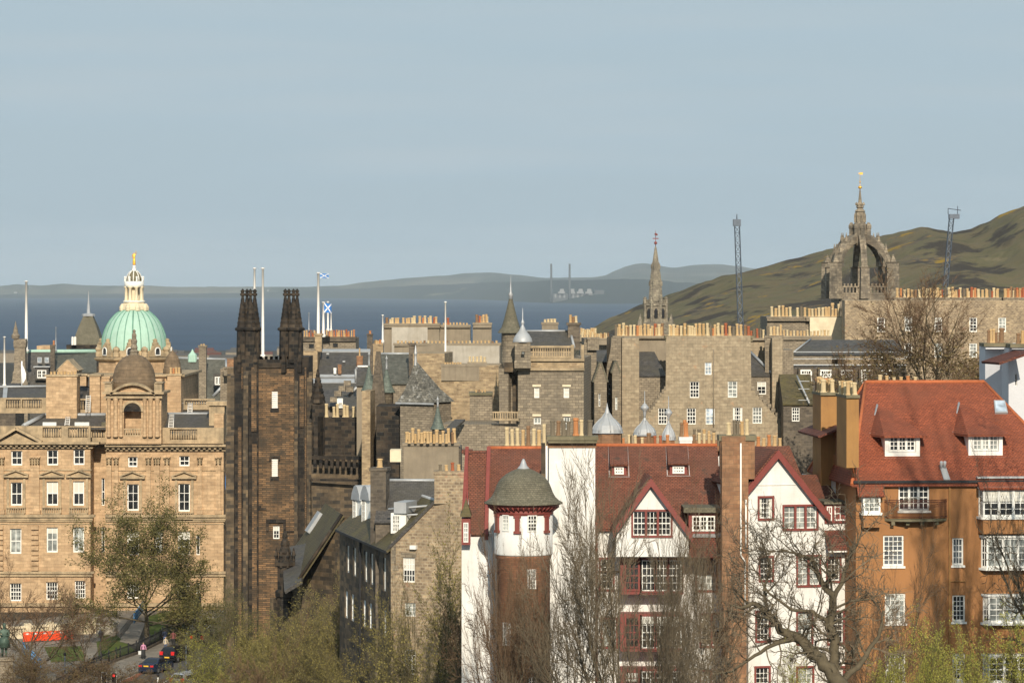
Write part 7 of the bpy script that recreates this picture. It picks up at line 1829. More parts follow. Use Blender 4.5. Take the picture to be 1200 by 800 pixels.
# stone clock-less turret at far left
xx = X(24, 470); root = thing('stone_finial_tower', 'weathered stone turret with stepped cap and small finial at the far left', 'tower', (xx, 470, gz(xx, 470))); zz = lambda py: zat(py, 470); k = 470 / F
t = MB(); t.lathe(xx, 470, [(14 * k, -40), (14 * k, zz(448)), (12 * k, zz(446)), (11 * k, zz(436)), (9.5 * k, zz(434)), (8.8 * k, zz(408)), (10 * k, zz(406)), (10.5 * k, zz(400.5)), (9.5 * k, zz(397))], 4, False, PI / 4); t.build('shaft', M['grey_rubble'], root)
t = MB(); t.lathe(X(19, 470), 469.4, [(.5, zz(397)), (.6, zz(393)), (.35, zz(390)), (.3, zz(386)), (.15, zz(382)), (.02, zz(376))], 8); t.build('finial', M['grey_rubble'], root)
pole('flagpole', 'tall white flagpole behind the weathered turret at far left', 'flagpole', 30.8, 329, 412, 515, .24, M['pole_white'])
pole('flagpole', 'shorter white pole standing at the very left edge', 'flagpole', 5.2, 394, 453, 440, .15, M['pole_white'])
pole('aerial_mast', 'thin grey aerial on the copper ridged roof', 'aerial', 65.5, 383, 412, 522, .08, M['lead'])
m = MB(); a = at(26.5, 426, 430); 
pts = [at(26, 427, 430), at(28.5, 432, 430), at(30.5, 438, 430), at(30, 444, 430), at(27, 449, 430), at(25, 449, 430), at(25.5, 436, 430)]
m.face(pts); m.face([p + Vector((0, .05, 0)) for p in pts][::-1]); m.tube([at(25.6, 453, 430), at(25.6, 423, 430)], .1, 6)
o = m.build('drooping_flag', M['flag_white'], None, at(25.6, 453, 430)); tag(o, 'limp white flag on short pole in front of the far left turret', 'flag')
block('far_left_slates', 'dark slate roofed house at the far left edge behind the parapet', 'house', -30, 440, 18, 440, 8, 462, 'dark_rubble', ('side', 450, 'slate'))

# between palace and tower
b, _ = block('slated_office', 'grey slated office behind the palace right of the dome', 'building', 205, 460, 266, 460, 12, 466, 'grey_rubble', None, [])
t = MB(); t.slab(at(205, 470, 459.5), at(266, 470, 459.5), at(264, 420, 464), at(205, 419.5, 464), .2); rf = t.build('slate_roof', M['green_slate'], b)
t = MB(); t.tube([at(205, 419.2, 464), at(264.5, 421, 464)], .16, 5); t.tube([at(264.8, 421, 464), at(265, 430, 461)], .14, 5); t.build('flashing', M['lead'], rf)
for x0, x1, y0, y1, lt in ((220, 229, 443, 457, 1), (250, 262, 438, 452, 2)):
    Wq = PW(x0, 458.6, x1, 458.6); t = MB(); Wq.box(t, 0, Wq.len, zat(y1, 458), zat(y0, 458), -2, 0); dm = t.build('dormer', M['slate'], b); window(dm, Wq, .2, Wq.len - .2, zat(y1 - 1, 458), zat(y0 + 3.5, 458), rec=-.03, lights=lt, cols=2, rows=3, fw=.13, gm=M['glass_pale'] if lt == 1 else M['glass'])
chimney(b, 233, 241.5, 404.5, 470, 457, 1.2, M['grey_rubble'], [(234, 240, 2, 403, 't', 3)], cap=.12)
t = MB(); t.lathe(X(225.5, 464), 464, [(.7, zat(424, 464)), (.6, zat(416, 464)), (.2, zat(412, 464)), (.05, zat(409, 464))], 8); t.build('roof_lantern', M['copper'], b)
t = MB()
for x0, y0, x1, y1 in ((250, 464, 262, 451), (262, 451, 263, 440)): t.tube([at(x0, y0, 452), at(x1, y1, 452)], .22, 5)
t.build('parapet_coping', M['lead'], b)
block('red_roofed_blocks', 'low reddish roofs glimpsed left of the gothic tower', 'building', 250, 500, 278, 500, 8, 421, 'sandstone_red', None)
block('shaded_rooms', 'stone tenement flank between palace and gothic tower', 'tenement', 258, 430, 278, 430, 8, 432, 'grey_rubble', None, chims=[(262, 276, 430, 440, -2, 1, 'grey_rubble')])
# right of tower top
b, _ = block('pot_lined_tenement', 'stone tenement with long double row of orange pots beside the flagpoles', 'tenement', 352, 440, 417, 440, 9, 396, 'grey_rubble', None,
   [(362, 403, 368, 408, dict(cols=1, rows=1, fw=.05, fm=M['dark_stone'])), (390, 402, 396, 407, dict(cols=1, rows=1, fw=.05, fm=M['dark_stone']))],
   [(354, 417, 394.5, 400, -.3, 1.2, 'dark_rubble', [(355, 416, 21, 387, 'otrot', 2.6), (360, 410, 12, 389.5, 'orto', 2.6)], dict(cap=.06))])
block('buff_stair_tower', 'buff stone stair tower just right of the gothic tower top', 'tower', 355, 400, 372, 400, 5, 411, 'buff_rubble', None, [(362, 418, 363.5, 431, dict(cols=1, rows=1, fw=.02))], [(369, 377, 391, 412, 1, 1.5, 'buff_rubble')])
b, Wq = block('dark_slated_hall', 'broad dark slate roofed hall with bright lead ridge', 'building', 373, 400, 433, 400, 12, 442, 'cement', None)
t = MB(); t.slab(at(373, 438, 399.6), at(433, 438, 399.6), at(433, 410.5, 405), at(376, 410.5, 405), .2); rf = t.build('slate_roof', M['slate'], b)
t = MB(); t.slab(at(375, 411.5, 404.5), at(434, 411.5, 404.5), at(434, 408.8, 405.5), at(376, 408.8, 405.5), .2); t.build('lead_ridge', M['lead'], rf); t = MB(); t.slab(at(373, 441.5, 399), at(418, 441.5, 399), at(418, 438.5, 399.5), at(373, 438.5, 399.5), .2)
t.build('lead_flashing', M['lead'], rf)
for x, y in ((383, 414), (402, 423)): t = MB(); t.box(X(x, 403), X(x + 3, 403), 402, 403, zat(y + 1, 403), zat(y - .5, 403)); t.build('roof_vent', M['lead'], rf)
chimney(b, 396, 400, 427, 438, 399, .6, M['sandstone_red'], None, cap=.02); chimney(b, 418, 425, 417, 432, 400, 1, M['sandstone_red'], [(419.5, 423, 1, 408, 't', 2.6)], cap=.03)
chimney(b, 391, 394, 431, 438, 399, .5, M['white_paint'], None, cap=.02)
b, Wq = block('lower_slated_hall', 'second dark slate roof below the lead ridged hall', 'building', 360, 385, 433, 385, 12, 478, 'dark_rubble', None)
t = MB(); t.slab(at(360, 476, 384.6), at(425, 476, 384.6), at(425, 447, 391), at(360, 447, 391), .2); rf = t.build('slate_roof', M['slate'], b)
t = MB(); t.slab(at(360, 448, 390.5), at(420, 448, 390.5), at(420, 443.5, 391.5), at(360, 443.5, 391.5), .2); t.build('lead_ridge', M['lead'], rf); t = MB(); t.tube([at(408, 464, 384), at(423, 449, 384)], .2, 4); t.build('verge', M['lead'], rf); t = MB(); t.tube([at(417, 432, 384), at(433, 431, 384)], .2, 4); t.tube([at(417, 432, 384), at(417, 448, 384)], .14, 4); t.build('lead_flashing', M['lead'], rf)
t = MB()
for i, (x, y) in enumerate(((407, 446), (401, 452), (396, 458), (391, 465), (410, 453))): t.box(X(x - 4, 383), X(x + 4, 383), 382.6, 384, zat(y + 6, 383), zat(y, 383))
t.build('crow_steps', M['grey_rubble'], b)
Wq = PW(396, 379, 402, 379); t = MB(); Wq.box(t, -.1, Wq.len + .1, zat(478, 379), zat(467, 379), -2, 0); dm = t.build('dormer', M['white_paint'], b); window(dm, Wq, .05, Wq.len - .05, zat(477, 379), zat(471, 379), rec=-.03, cols=2, rows=2, fw=.1)
t = MB(); t.slab(at(402, 478, 372), at(424, 480, 372), at(424, 468, 376), at(402, 464, 376), .25); t.build('black_lean_to', M['slate'], b)
block('thin_chimney', 'lone slim chimney stack with one orange pot standing against the sea', 'chimney', 430, 455, 436.5, 455, 1, 392, 'dark_rubble', None, [], [(430, 436.5, 391, 393, -.05, 1, 'dark_rubble', [(431, 436, 1, 387, 'o', 3.2)], dict(cap=.04))])
block('orange_pot_stack', 'buff chimney block with row of short orange pots right of the slim chimney', 'chimney', 437, 440, 449, 440, 2, 403, 'buff_rubble', None, [], [(437, 449, 402.5, 404, -.05, 1, 'buff_rubble', [(437.5, 448.5, 5, 398.3, 'to', 3), (440, 448, 3, 411, 'o', .1)], dict(cap=.04))])
pole('flagpole', 'tall white flagpole carrying the small blue flag at its top', 'flagpole', 373, 319, 398, 436, .2, M['pole_white'], 'flagpoles near the twin pinnacled tower')
pole('flagpole', 'white flagpole in front carrying the larger saltire flag', 'flagpole', 379, 353.5, 395, 432, .17, M['pole_white'], 'flagpoles near the twin pinnacled tower')
pole('flagpole', 'thin white pole directly behind the larger saltire', 'flagpole', 384.3, 353, 388, 450, .13, M['pole_white'], 'flagpoles near the twin pinnacled tower')
pole('flagpole', 'shortest thin pole at the right of the flag cluster', 'flagpole', 388, 366, 388, 448, .09, M['pole_white'], 'flagpoles near the twin pinnacled tower')
pole('aerial_mast', 'thin grey aerial left of the tall flagpole by the gothic tower', 'aerial', 362, 366, 388, 440, .06, M['lead'])
def saltire(px0, py0, px1, py1, Y, label, droop=.2, seed=1):
    A = at(px0, py0, Y); w_ = (px1 - px0) * Y / F; h_ = (py1 - py0) * Y / F; n = 10
    def P_(s, t_): return A + Vector((w_ * s, math.sin(s * 6 + seed) * .28 * s, -h_ * t_ - droop * h_ * s * s))
    b = MB()
    for i in range(n):
        for j in range(n):
            q = [(i / n, (j + 1) / n), ((i + 1) / n, (j + 1) / n), ((i + 1) / n, j / n), (i / n, j / n)]; b.face([P_(*p) for p in q], smooth=False)
            b.face([P_(*p) + Vector((0, .03, 0)) for p in q[::-1]])
    o = b.build('saltire_flag', M['saltire_blue'], None, A); tag(o, label, 'flag', 'blue and white saltire flags')
    c = MB()
    for sgn in (0, 1):
        for i in range(n):
            s0, s1 = i / n, (i + 1) / n; t0, t1 = (s0, s1) if sgn == 0 else (1 - s0, 1 - s1); hw = .10
            for dy, rv in ((-.04, 0), (.06, 1)):
                q = [P_(s0, t0 + hw), P_(s1, t1 + hw), P_(s1, t1 - hw), P_(s0, t0 - hw)]; q = [p + Vector((0, dy, 0)) for p in q]
                c.face(q[::-1] if rv else q)
    c.build('white_cross', M['flag_white'], o)
saltire(375.3, 320.5, 385, 325.5, 436, 'small saltire flag streaming from the top of the tallest flagpole', .1, 2)
saltire(379.8, 355, 388.5, 366, 431.9, 'larger white crossed saltire flag hanging lower between thin poles', .12, 4)
# ================================================================== road, garden, street life (lower left)
def gp(px, py, dz=0):
    Y = (38 - dz) * F / (py - HZ); return Vector(((px - 600) * Y / F, Y, -38 + dz))
def flat(name, pix, mt, dz, smooth=None):
    m = MB(); m.face([gp(x, y, 0) + Vector((0, 0, dz)) for x, y in pix]); o = m.build(name, mt, None, gp(*pix[0])); o['kind'] = 'structure'; return o
def ribbon(name, left, right, mt, dz):
    m = MB()
    for i in range(len(left) - 1):
        q = [left[i], right[i], right[i + 1], left[i + 1]]; q = [p + Vector((0, 0, dz)) for p in q]
        n = (q[1] - q[0]).cross(q[3] - q[0]); 
        if n.z < 0: q = q[::-1]
        m.face(q)
    o = m.build(name, mt, None, left[0]); o['kind'] = 'structure'; return o
fen = [gp(*p) for p in ((60, 815), (110, 786), (141, 774), (163, 766.5), (190, 753), (210, 743), (221, 732), (234, 717), (247, 701), (262, 683))]
kerbp = [gp(*p) for p in ((100, 830), (137, 797), (167, 784.5), (188, 774), (205, 764), (218, 755), (230, 745), (243, 731), (262, 711), (285, 690))]
road_r = [Vector((p.x + 9.5, p.y - 2.5, p.z)) for p in kerbp]
ribbon('road', kerbp, road_r, M['asphalt'], .012)
ribbon('pavement', fen, kerbp, M['pavement'], .13)
t = MB()
for a, b_ in zip(kerbp, kerbp[1:]):
    d = (b_ - a).normalized(); n = Vector((d.y, -d.x, 0)) * .15
    t.hexa([a, a + n, b_ + n, b_] + [q + Vector((0, 0, .14)) for q in (a, a + n, b_ + n, b_)])
o = t.build('kerb', M['kerb'], None, kerbp[0]); struct(o)
far = [Vector((p.x + 9.5, p.y - 2.5, p.z)) for p in kerbp]; far2 = [Vector((p.x + 3.0, p.y - .8, p.z)) for p in far]
ribbon('pavement_far', far, far2, M['pavement'], .13)
def lane(offs, w_, mt, dz, name):
    a = [p + Vector((offs, -offs * .26, 0)) for p in kerbp]; b_ = [p + Vector((offs + w_, -(offs + w_) * .26, 0)) for p in kerbp]; return ribbon(name, a, b_, mt, dz)
lane(.35, .12, M['line_white'], .018, 'road_marking'); lane(4.6, .12, M['line_white'], .018, 'road_marking')
flat('red_surfacing', [(140, 799), (152, 799), (171, 786), (166, 786.5)], M['line_red'], .022)
flat('plaza', [(-60, 830), (60, 830), (104, 789), (136, 772), (150, 735), (190, 716), (150, 714), (-60, 735)], M['pavement'], .02)
flat('lawn', [(52, 758), (95, 757), (100, 774), (60, 776)], M['grass'], .05)
flat('lawn', [(113, 752), (136, 744), (158, 762), (137, 772), (116, 772)], M['grass'], .05)
flat('lawn', [(113, 744), (128, 735), (138, 738), (120, 750)], M['grass'], .06)
flat('path', [(140, 752), (160, 722), (176, 716), (160, 757)], M['pavement'], .07)
flat('lawn', [(176, 753), (174, 722), (216, 712), (243, 702), (228, 719), (206, 743), (188, 752)], M['grass'], .07)
# iron fence with low wall
root = thing('iron_fence', 'long black iron railing on low stone kerb following the pavement uphill', 'fence', fen[1])
t = MB(); w_ = MB(); rl = MB(); acc = 0
for i, (a, b_) in enumerate(zip(fen, fen[1:])):
    L_ = (b_ - a).length; d = (b_ - a) / L_; h = 1.25 + .75 * sm(2, 8, i)
    n = Vector((d.y, -d.x, 0)).normalized() * .14
    w_.hexa([a - n, a + n, b_ + n, b_ - n] + [q + Vector((0, 0, .38)) for q in (a - n, a + n, b_ + n, b_ - n)])
    for zz_ in (.5, h): rl.tube([a + Vector((0, 0, zz_)), b_ + Vector((0, 0, zz_))], .035, 4)
    k = int(L_ / .17)
    for j in range(k): p = a + d * (j * .17); t.tube([p + Vector((0, 0, .36)), p + Vector((0, 0, h + .08))], .017, 3)
    for j in range(int(L_ / 2.6) + 1): p = a + d * min(L_, j * 2.6); rl.tube([p + Vector((0, 0, .3)), p + Vector((0, 0, h + .3))], .07, 5)
t.build('balusters', M['black_iron'], root); rl.build('rails', M['black_iron'], root); w_.build('kerb_wall', M['dark_rubble'], root)
fb = [gp(136, 773), gp(150, 759), gp(165, 744), gp(186, 752)]
root = thing('garden_fence', 'short black garden fence bordering the lawn beside the stepped path', 'fence', fb[0])
t = MB()
for a, b_ in zip([gp(104, 788), gp(112, 776), gp(126, 762), gp(141, 748), gp(158, 726)], [gp(112, 776), gp(126, 762), gp(141, 748), gp(158, 726), gp(168, 714)]):
    L_ = (b_ - a).length; d = (b_ - a) / L_
    for zz_ in (.45, .9): t.tube([a + Vector((0, 0, zz_)), b_ + Vector((0, 0, zz_))], .025, 4)
    for j in range(int(L_ / .9)): p = a + d * j * .9; t.tube([p, p + Vector((0, 0, .95))], .018, 3)
t.build('railing', M['black_iron'], root)
# palace garden wall
root = thing('garden_balustrade', 'pale stone balustrade wall at the foot of the palace behind the orange barriers', 'wall', gp(70, 748))
t = MB(); A, B = gp(-20, 751), gp(112, 742); W = Wall(A.xy, B.xy)
W.box(t, 0, W.len, -38, -37.6, -.4, 0); W.box(t, 0, W.len, -36.9, -36.65, -.45, .05)
for i in range(46): u = W.len * (i + .5) / 46; W.box(t, u - .08, u + .08, -37.6, -36.9, -.3, -.1)
for i in range(6): u = W.len * i / 5; W.box(t, max(0, u - .3), min(W.len, u + .3), -38, -36.4, -.5, .1)
t.build('balustrade', M['cream_stone'], root)
t = MB(); A, B = gp(118, 745), gp(138, 743); W = Wall(A.xy, B.xy); W.box(t, 0, W.len, -38, -36.8, -.5, 0)
W.box(t, -.08, W.len + .08, -36.8, -36.65, -.6, .1)
for i in range(5): W.box(t, W.len * i / 5 + .08, W.len * (i + 1) / 5 - .08, -37.9, -37.0, 0, .04)
o = t.build('grey_planter_wall', M['pale_cement'], None, A); tag(o, 'low pale grey wall block beside the lawn under the green tree', 'wall')
# orange barriers
A, B = gp(27, 752.5), gp(86, 749.5); W = Wall(A.xy, B.xy); nb = 6
def barrier(W, u0, u1, label=None):
    c = W.p((u0 + u1) / 2, -38); root = thing('road_barrier', 'row of orange plastic pedestrian barriers in front of the palace', 'barrier', c, 'orange plastic barriers by the palace')
    t = MB(); ua, ub = u0 + .04, u1 - .04
    for z0, z1 in ((-37.9, -37.75), (-37.35, -37.2), (-37.02, -36.9)): W.box(t, ua, ub, z0, z1, -.05, .05)
    for i in range(7): u = ua + (ub - ua) * i / 6; W.box(t, u - .045, u + .045, -37.75, -36.95, -.04, .04)
    W.box(t, ua, ub, -37.75, -37.35, -.015, .015)
    t.build('panel', M['orange_plastic'], root)
    t = MB(); W.box(t, ua + .3, ub - .3, -37.18, -37.02, -.03, .055); t.build('reflective_strip', M['line_white'], root)
    for u in (ua + .2, ub - .2):
        t = MB(); W.box(t, u - .06, u + .06, -38, -37.9, -.3, .3); t.build('foot', M['tyre'], root)
for i in range(nb): barrier(W, W.len * i / nb, W.len * (i + 1) / nb)
# posts, signs
def post(px, py0, py1, label, cat, head=None, r=.05, mt='steel'):
    p = gp(px, py1); h = (py1 - py0) * p.y / F; root = thing('street_post', label, cat, p)
    t = MB(); t.lathe(p.x, p.y, [(r * 2, -38), (r * 1.8, -37.7), (r, -37.6), (r * .8, -38 + h)], 8, True); t.build('pole', M[mt], root)
    if head == 'lamp':
        t = MB(); t.lathe(p.x, p.y, [(.1, -38 + h), (.2, -37.9 + h), (.26, -37.55 + h), (.3, -37.5 + h), (.12, -37.3 + h), (.02, -37.1 + h)], 6); t.build('lantern', M['black_iron'], root)
    if head == 'ball':
        t = MB(); t.lathe(p.x, p.y, [(.06, -38 + h), (.14, -37.9 + h), (.14, -37.75 + h), (.02, -37.65 + h)], 8); t.build('finial', M['black_iron'], root)
    if head == 'sign':
        t = MB(); t.box(p.x - .25, p.x + .25, p.y - .07, p.y - .04, -38 + h - .7, -38 + h); t.build('sign_plate', M['line_white'], root)
    return root, p, h
post(76, 768, 800, 'slim grey post with black top standing by the square lawn', 'post', 'ball', .07)
post(118, 747, 774, 'short black lamp standard between the two small lawns', 'street lamp', 'lamp', .06, 'black_iron')
post(218, 755, 792, 'pale traffic sign pole on the pavement right of the cars', 'sign post', 'ball', .05)
post(185, 793, 815, 'white topped bollard at the bottom of the road', 'bollard', 'ball', .08, 'white_paint')
for px in (122, 133.5):
    root, p, h = post(px, 787, 822, 'traffic signal with white framed backboard, %s of the pair' % ('left' if px < 130 else 'right'), 'traffic light', None, .06, 'steel')
    t = MB(); t.box(p.x - .26, p.x + .26, p.y + .02, p.y + .07, -38 + h - 1.4, -38 + h); b = t.build('backboard', M['line_white'], root)
    t = MB(); t.box(p.x - .2, p.x + .2, p.y - .16, p.y + .015, -38 + h - 1.33, -38 + h - .07); b = t.build('signal_head', M['black_iron'], root)
    if px > 130: t = MB(); t.lathe(p.x, p.y - .17, [(.001, 0)], 6) if False else t.box(p.x - .11, p.x + .11, p.y - .19, p.y - .165, -38 + h - .4, -38 + h - .15); t.build('red_lamp', M['lamp_red'], b)
# blue hand rails / hoardings
for (a, b_, lab) in ((gp(27, 765), gp(48, 786), 'low blue and grey painted rail sloping down in front of the bare tree'), (gp(157, 731), gp(168, 715), 'blue painted stair rail behind the leafy tree')):
    t = MB(); L_ = (b_ - a).length; d = (b_ - a) / L_; hh = 1.1
    for i in range(int(L_ / .5) + 1):
        p = a + d * min(L_, i * .5); t.tube([p, p + Vector((0, 0, hh))], .05, 5)
    for zz_ in (.35, .7, 1.1): t.tube([a + Vector((0, 0, zz_)), b_ + Vector((0, 0, zz_))], .09, 5)
    o = t.build('blue_railing', M['blue_paint'], None, a); tag(o, lab, 'railing')
# bronze soldier on plinth
def person(px, py, h, label, top, bottom, pose='walk', rz=0, skirt=False, group=None, hair='hair', at_=None, seed=0, bag=None):
    p = at_ or gp(px, py, .13 if False else 0) + Vector((0, 0, .13)); s = h / 1.75
    st = .16 if pose == 'walk' else .05
    J = [(0, 0, .95, .15, .105), (0, 0, 1.15, .13, .09), (0, 0, 1.38, .165, .095), (0, 0, 1.5, .055), (0, -.01, 1.58, .075, .085), (0, -.01, 1.69, .085, .095),
         (.19, 0, 1.40, .06), (.25, -.04 if pose == 'walk' else 0, 1.14, .045), (.26, -.16 if pose == 'walk' else -.05, .9, .038),
         (-.19, 0, 1.40, .06), (-.25, .06, 1.14, .045), (-.26, .02, .9, .038),
         (.095, 0, .85, .1), (.1, -st * .7, .48, .065), (.1, -st, .07, .045), (.1, -st - .13, .035, .04),
         (-.095, 0, .85, .1), (-.1, st * .3, .48, .065), (-.1, st + .05, .09, .045), (-.1, st - .08, .035, .04)]
    if pose == 'stand': J[8] = (.08, -.22, 1.12, .038); J[11] = (-.08, -.22, 1.1, .038)
    E = [(0, 1), (1, 2), (2, 3), (3, 4), (4, 5), (2, 6), (6, 7), (7, 8), (2, 9), (9, 10), (10, 11), (0, 12), (12, 13), (13, 14), (14, 15), (0, 16), (16, 17), (17, 18), (18, 19)]
    me = figure_mesh(J, E, 1, s, rotz=rz)
    if isinstance(top, str):
        ms = [M['skin'], M[top], M[bottom], M[hair]]
        for m_ in ms: me.materials.append(m_)
        for po in me.polygons:
            c = po.center / s
            if c.z > 1.52: po.material_index = 3 if (c.z > 1.72 or c.y * math.cos(rz) - c.x * math.sin(rz) > .0) else 0
            elif c.z < .97 and abs(c.x * math.cos(rz) + c.y * math.sin(rz)) > .21: po.material_index = 0
            else: po.material_index = 1 if c.z > .9 else 2
    me.polygons.foreach_set('use_smooth', [True] * len(me.polygons))
    o = bpy.data.objects.new('person', me); COL.objects.link(o); o.location = p; tag(o, label, 'person', group)
    if skirt:
        t = MB(); t.lathe(p.x, p.y, [(.26 * s, p.z + .12 * s), (.22 * s, p.z + .5 * s), (.17 * s, p.z + .98 * s)], 12, True); t.build('skirt', M[bottom], o)
    if bag:
        t = MB(); t.box(p.x + bag[0] - .14, p.x + bag[0] + .14, p.y - .1, p.y + .1, p.z + .45, p.z + .8); b = t.build('shopping_bag', M['cloth_white'], None, (p.x + bag[0], p.y, p.z + .45)); tag(b, bag[1], 'bag')
    return o
person(168, 773, 1.72, 'woman in pink top and long black skirt walking on the pavement', 'cloth_pink', 'cloth_black', rz=PI * .1, skirt=True, bag=(-.36, 'white carrier bag held by the woman in pink'))
person(193, 757, 1.7, 'person in navy top and shorts walking beside the maroon dressed person', 'cloth_navy', 'cloth_blue', rz=PI * .9)
person(203, 760, 1.85, 'person in maroon coat walking uphill behind the black car', 'cloth_maroon', 'cloth_black', rz=PI)
person(216, 748, 1.7, 'person in dark green jacket with white bag nearest the railing uphill', 'cloth_green', 'cloth_black', rz=0, bag=(.34, 'small white bag held by the person near the uphill railing'))
person(252, 713, 1.8, 'man in dark suit walking down the upper pavement by the tower', 'cloth_black', 'cloth_black', rz=.1)
person(194, 765, 1.6, 'person in cream top partly hidden behind the black car roof', 'cloth_cream', 'cloth_denim', rz=.5)
# statue
sp = gp(5, 812); sp = Vector(((5 - 600) * 315 / F, 315, -38))
root = thing('soldier_statue', 'green bronze soldier statue on tall stone plinth at the lower left corner', 'statue', sp)
zt_ = zat(769, 315); t = MB(); t.lathe(sp.x, sp.y, [(1.5, -38), (1.5, zt_ - 1.6), (1.25, zt_ - 1.5), (1.1, zt_ - 1.3), (1.1, zt_ - .35), (1.3, zt_ - .3), (1.3, zt_ - .1), (1.0, zt_)], 4, False, PI / 4 + .15); t.build('plinth', M['grey_rubble'], root)
J = [(0, 0, .95, .17, .13), (0, 0, 1.15, .15, .11), (0, 0, 1.38, .19, .12), (0, 0, 1.5, .06), (0, -.01, 1.58, .08, .09), (0, -.01, 1.7, .1, .11), (0, 0, 1.84, .1, .1),
     (.2, 0, 1.40, .07), (.27, -.02, 1.14, .055), (.05, -.2, 1.16, .045), (-.2, 0, 1.40, .07), (-.27, -.02, 1.14, .055), (-.05, -.2, 1.2, .045),
     (.1, 0, .8, .13), (.1, .03, .42, .08), (.1, 0, .07, .055), (.1, -.13, .035, .05), (-.1, 0, .8, .13), (-.1, -.06, .42, .08), (-.1, -.04, .07, .055), (-.1, -.18, .035, .05)]
E = [(0, 1), (1, 2), (2, 3), (3, 4), (4, 5), (5, 6), (2, 7), (7, 8), (8, 9), (2, 10), (10, 11), (11, 12), (0, 13), (13, 14), (14, 15), (15, 16), (0, 17), (17, 18), (18, 19), (19, 20)]
me = figure_mesh(J, E, 2, (zat(728, 315) - zt_) / 1.9, rotz=.2, name='figure'); me.materials.append(M['bronze']); me.polygons.foreach_set('use_smooth', [True] * len(me.polygons))
o = bpy.data.objects.new('figure', me); COL.objects.link(o); o.parent = root; o.location = Vector((sp.x, sp.y, zt_)) - sp
t = MB(); s_ = (zat(728, 315) - zt_) / 1.9; t.lathe(sp.x, sp.y, [(.34 * s_, zt_ + .5 * s_), (.26 * s_, zt_ + .95 * s_), (.2 * s_, zt_ + 1.1 * s_)], 12, True); t.build('kilt', M['bronze'], root)
t = MB(); t.tube([Vector((sp.x - .12, sp.y - .25 * s_, zt_ + .02)), Vector((sp.x, sp.y - .24 * s_, zt_ + 1.25 * s_))], .05, 5); t.build('rifle', M['bronze'], root)

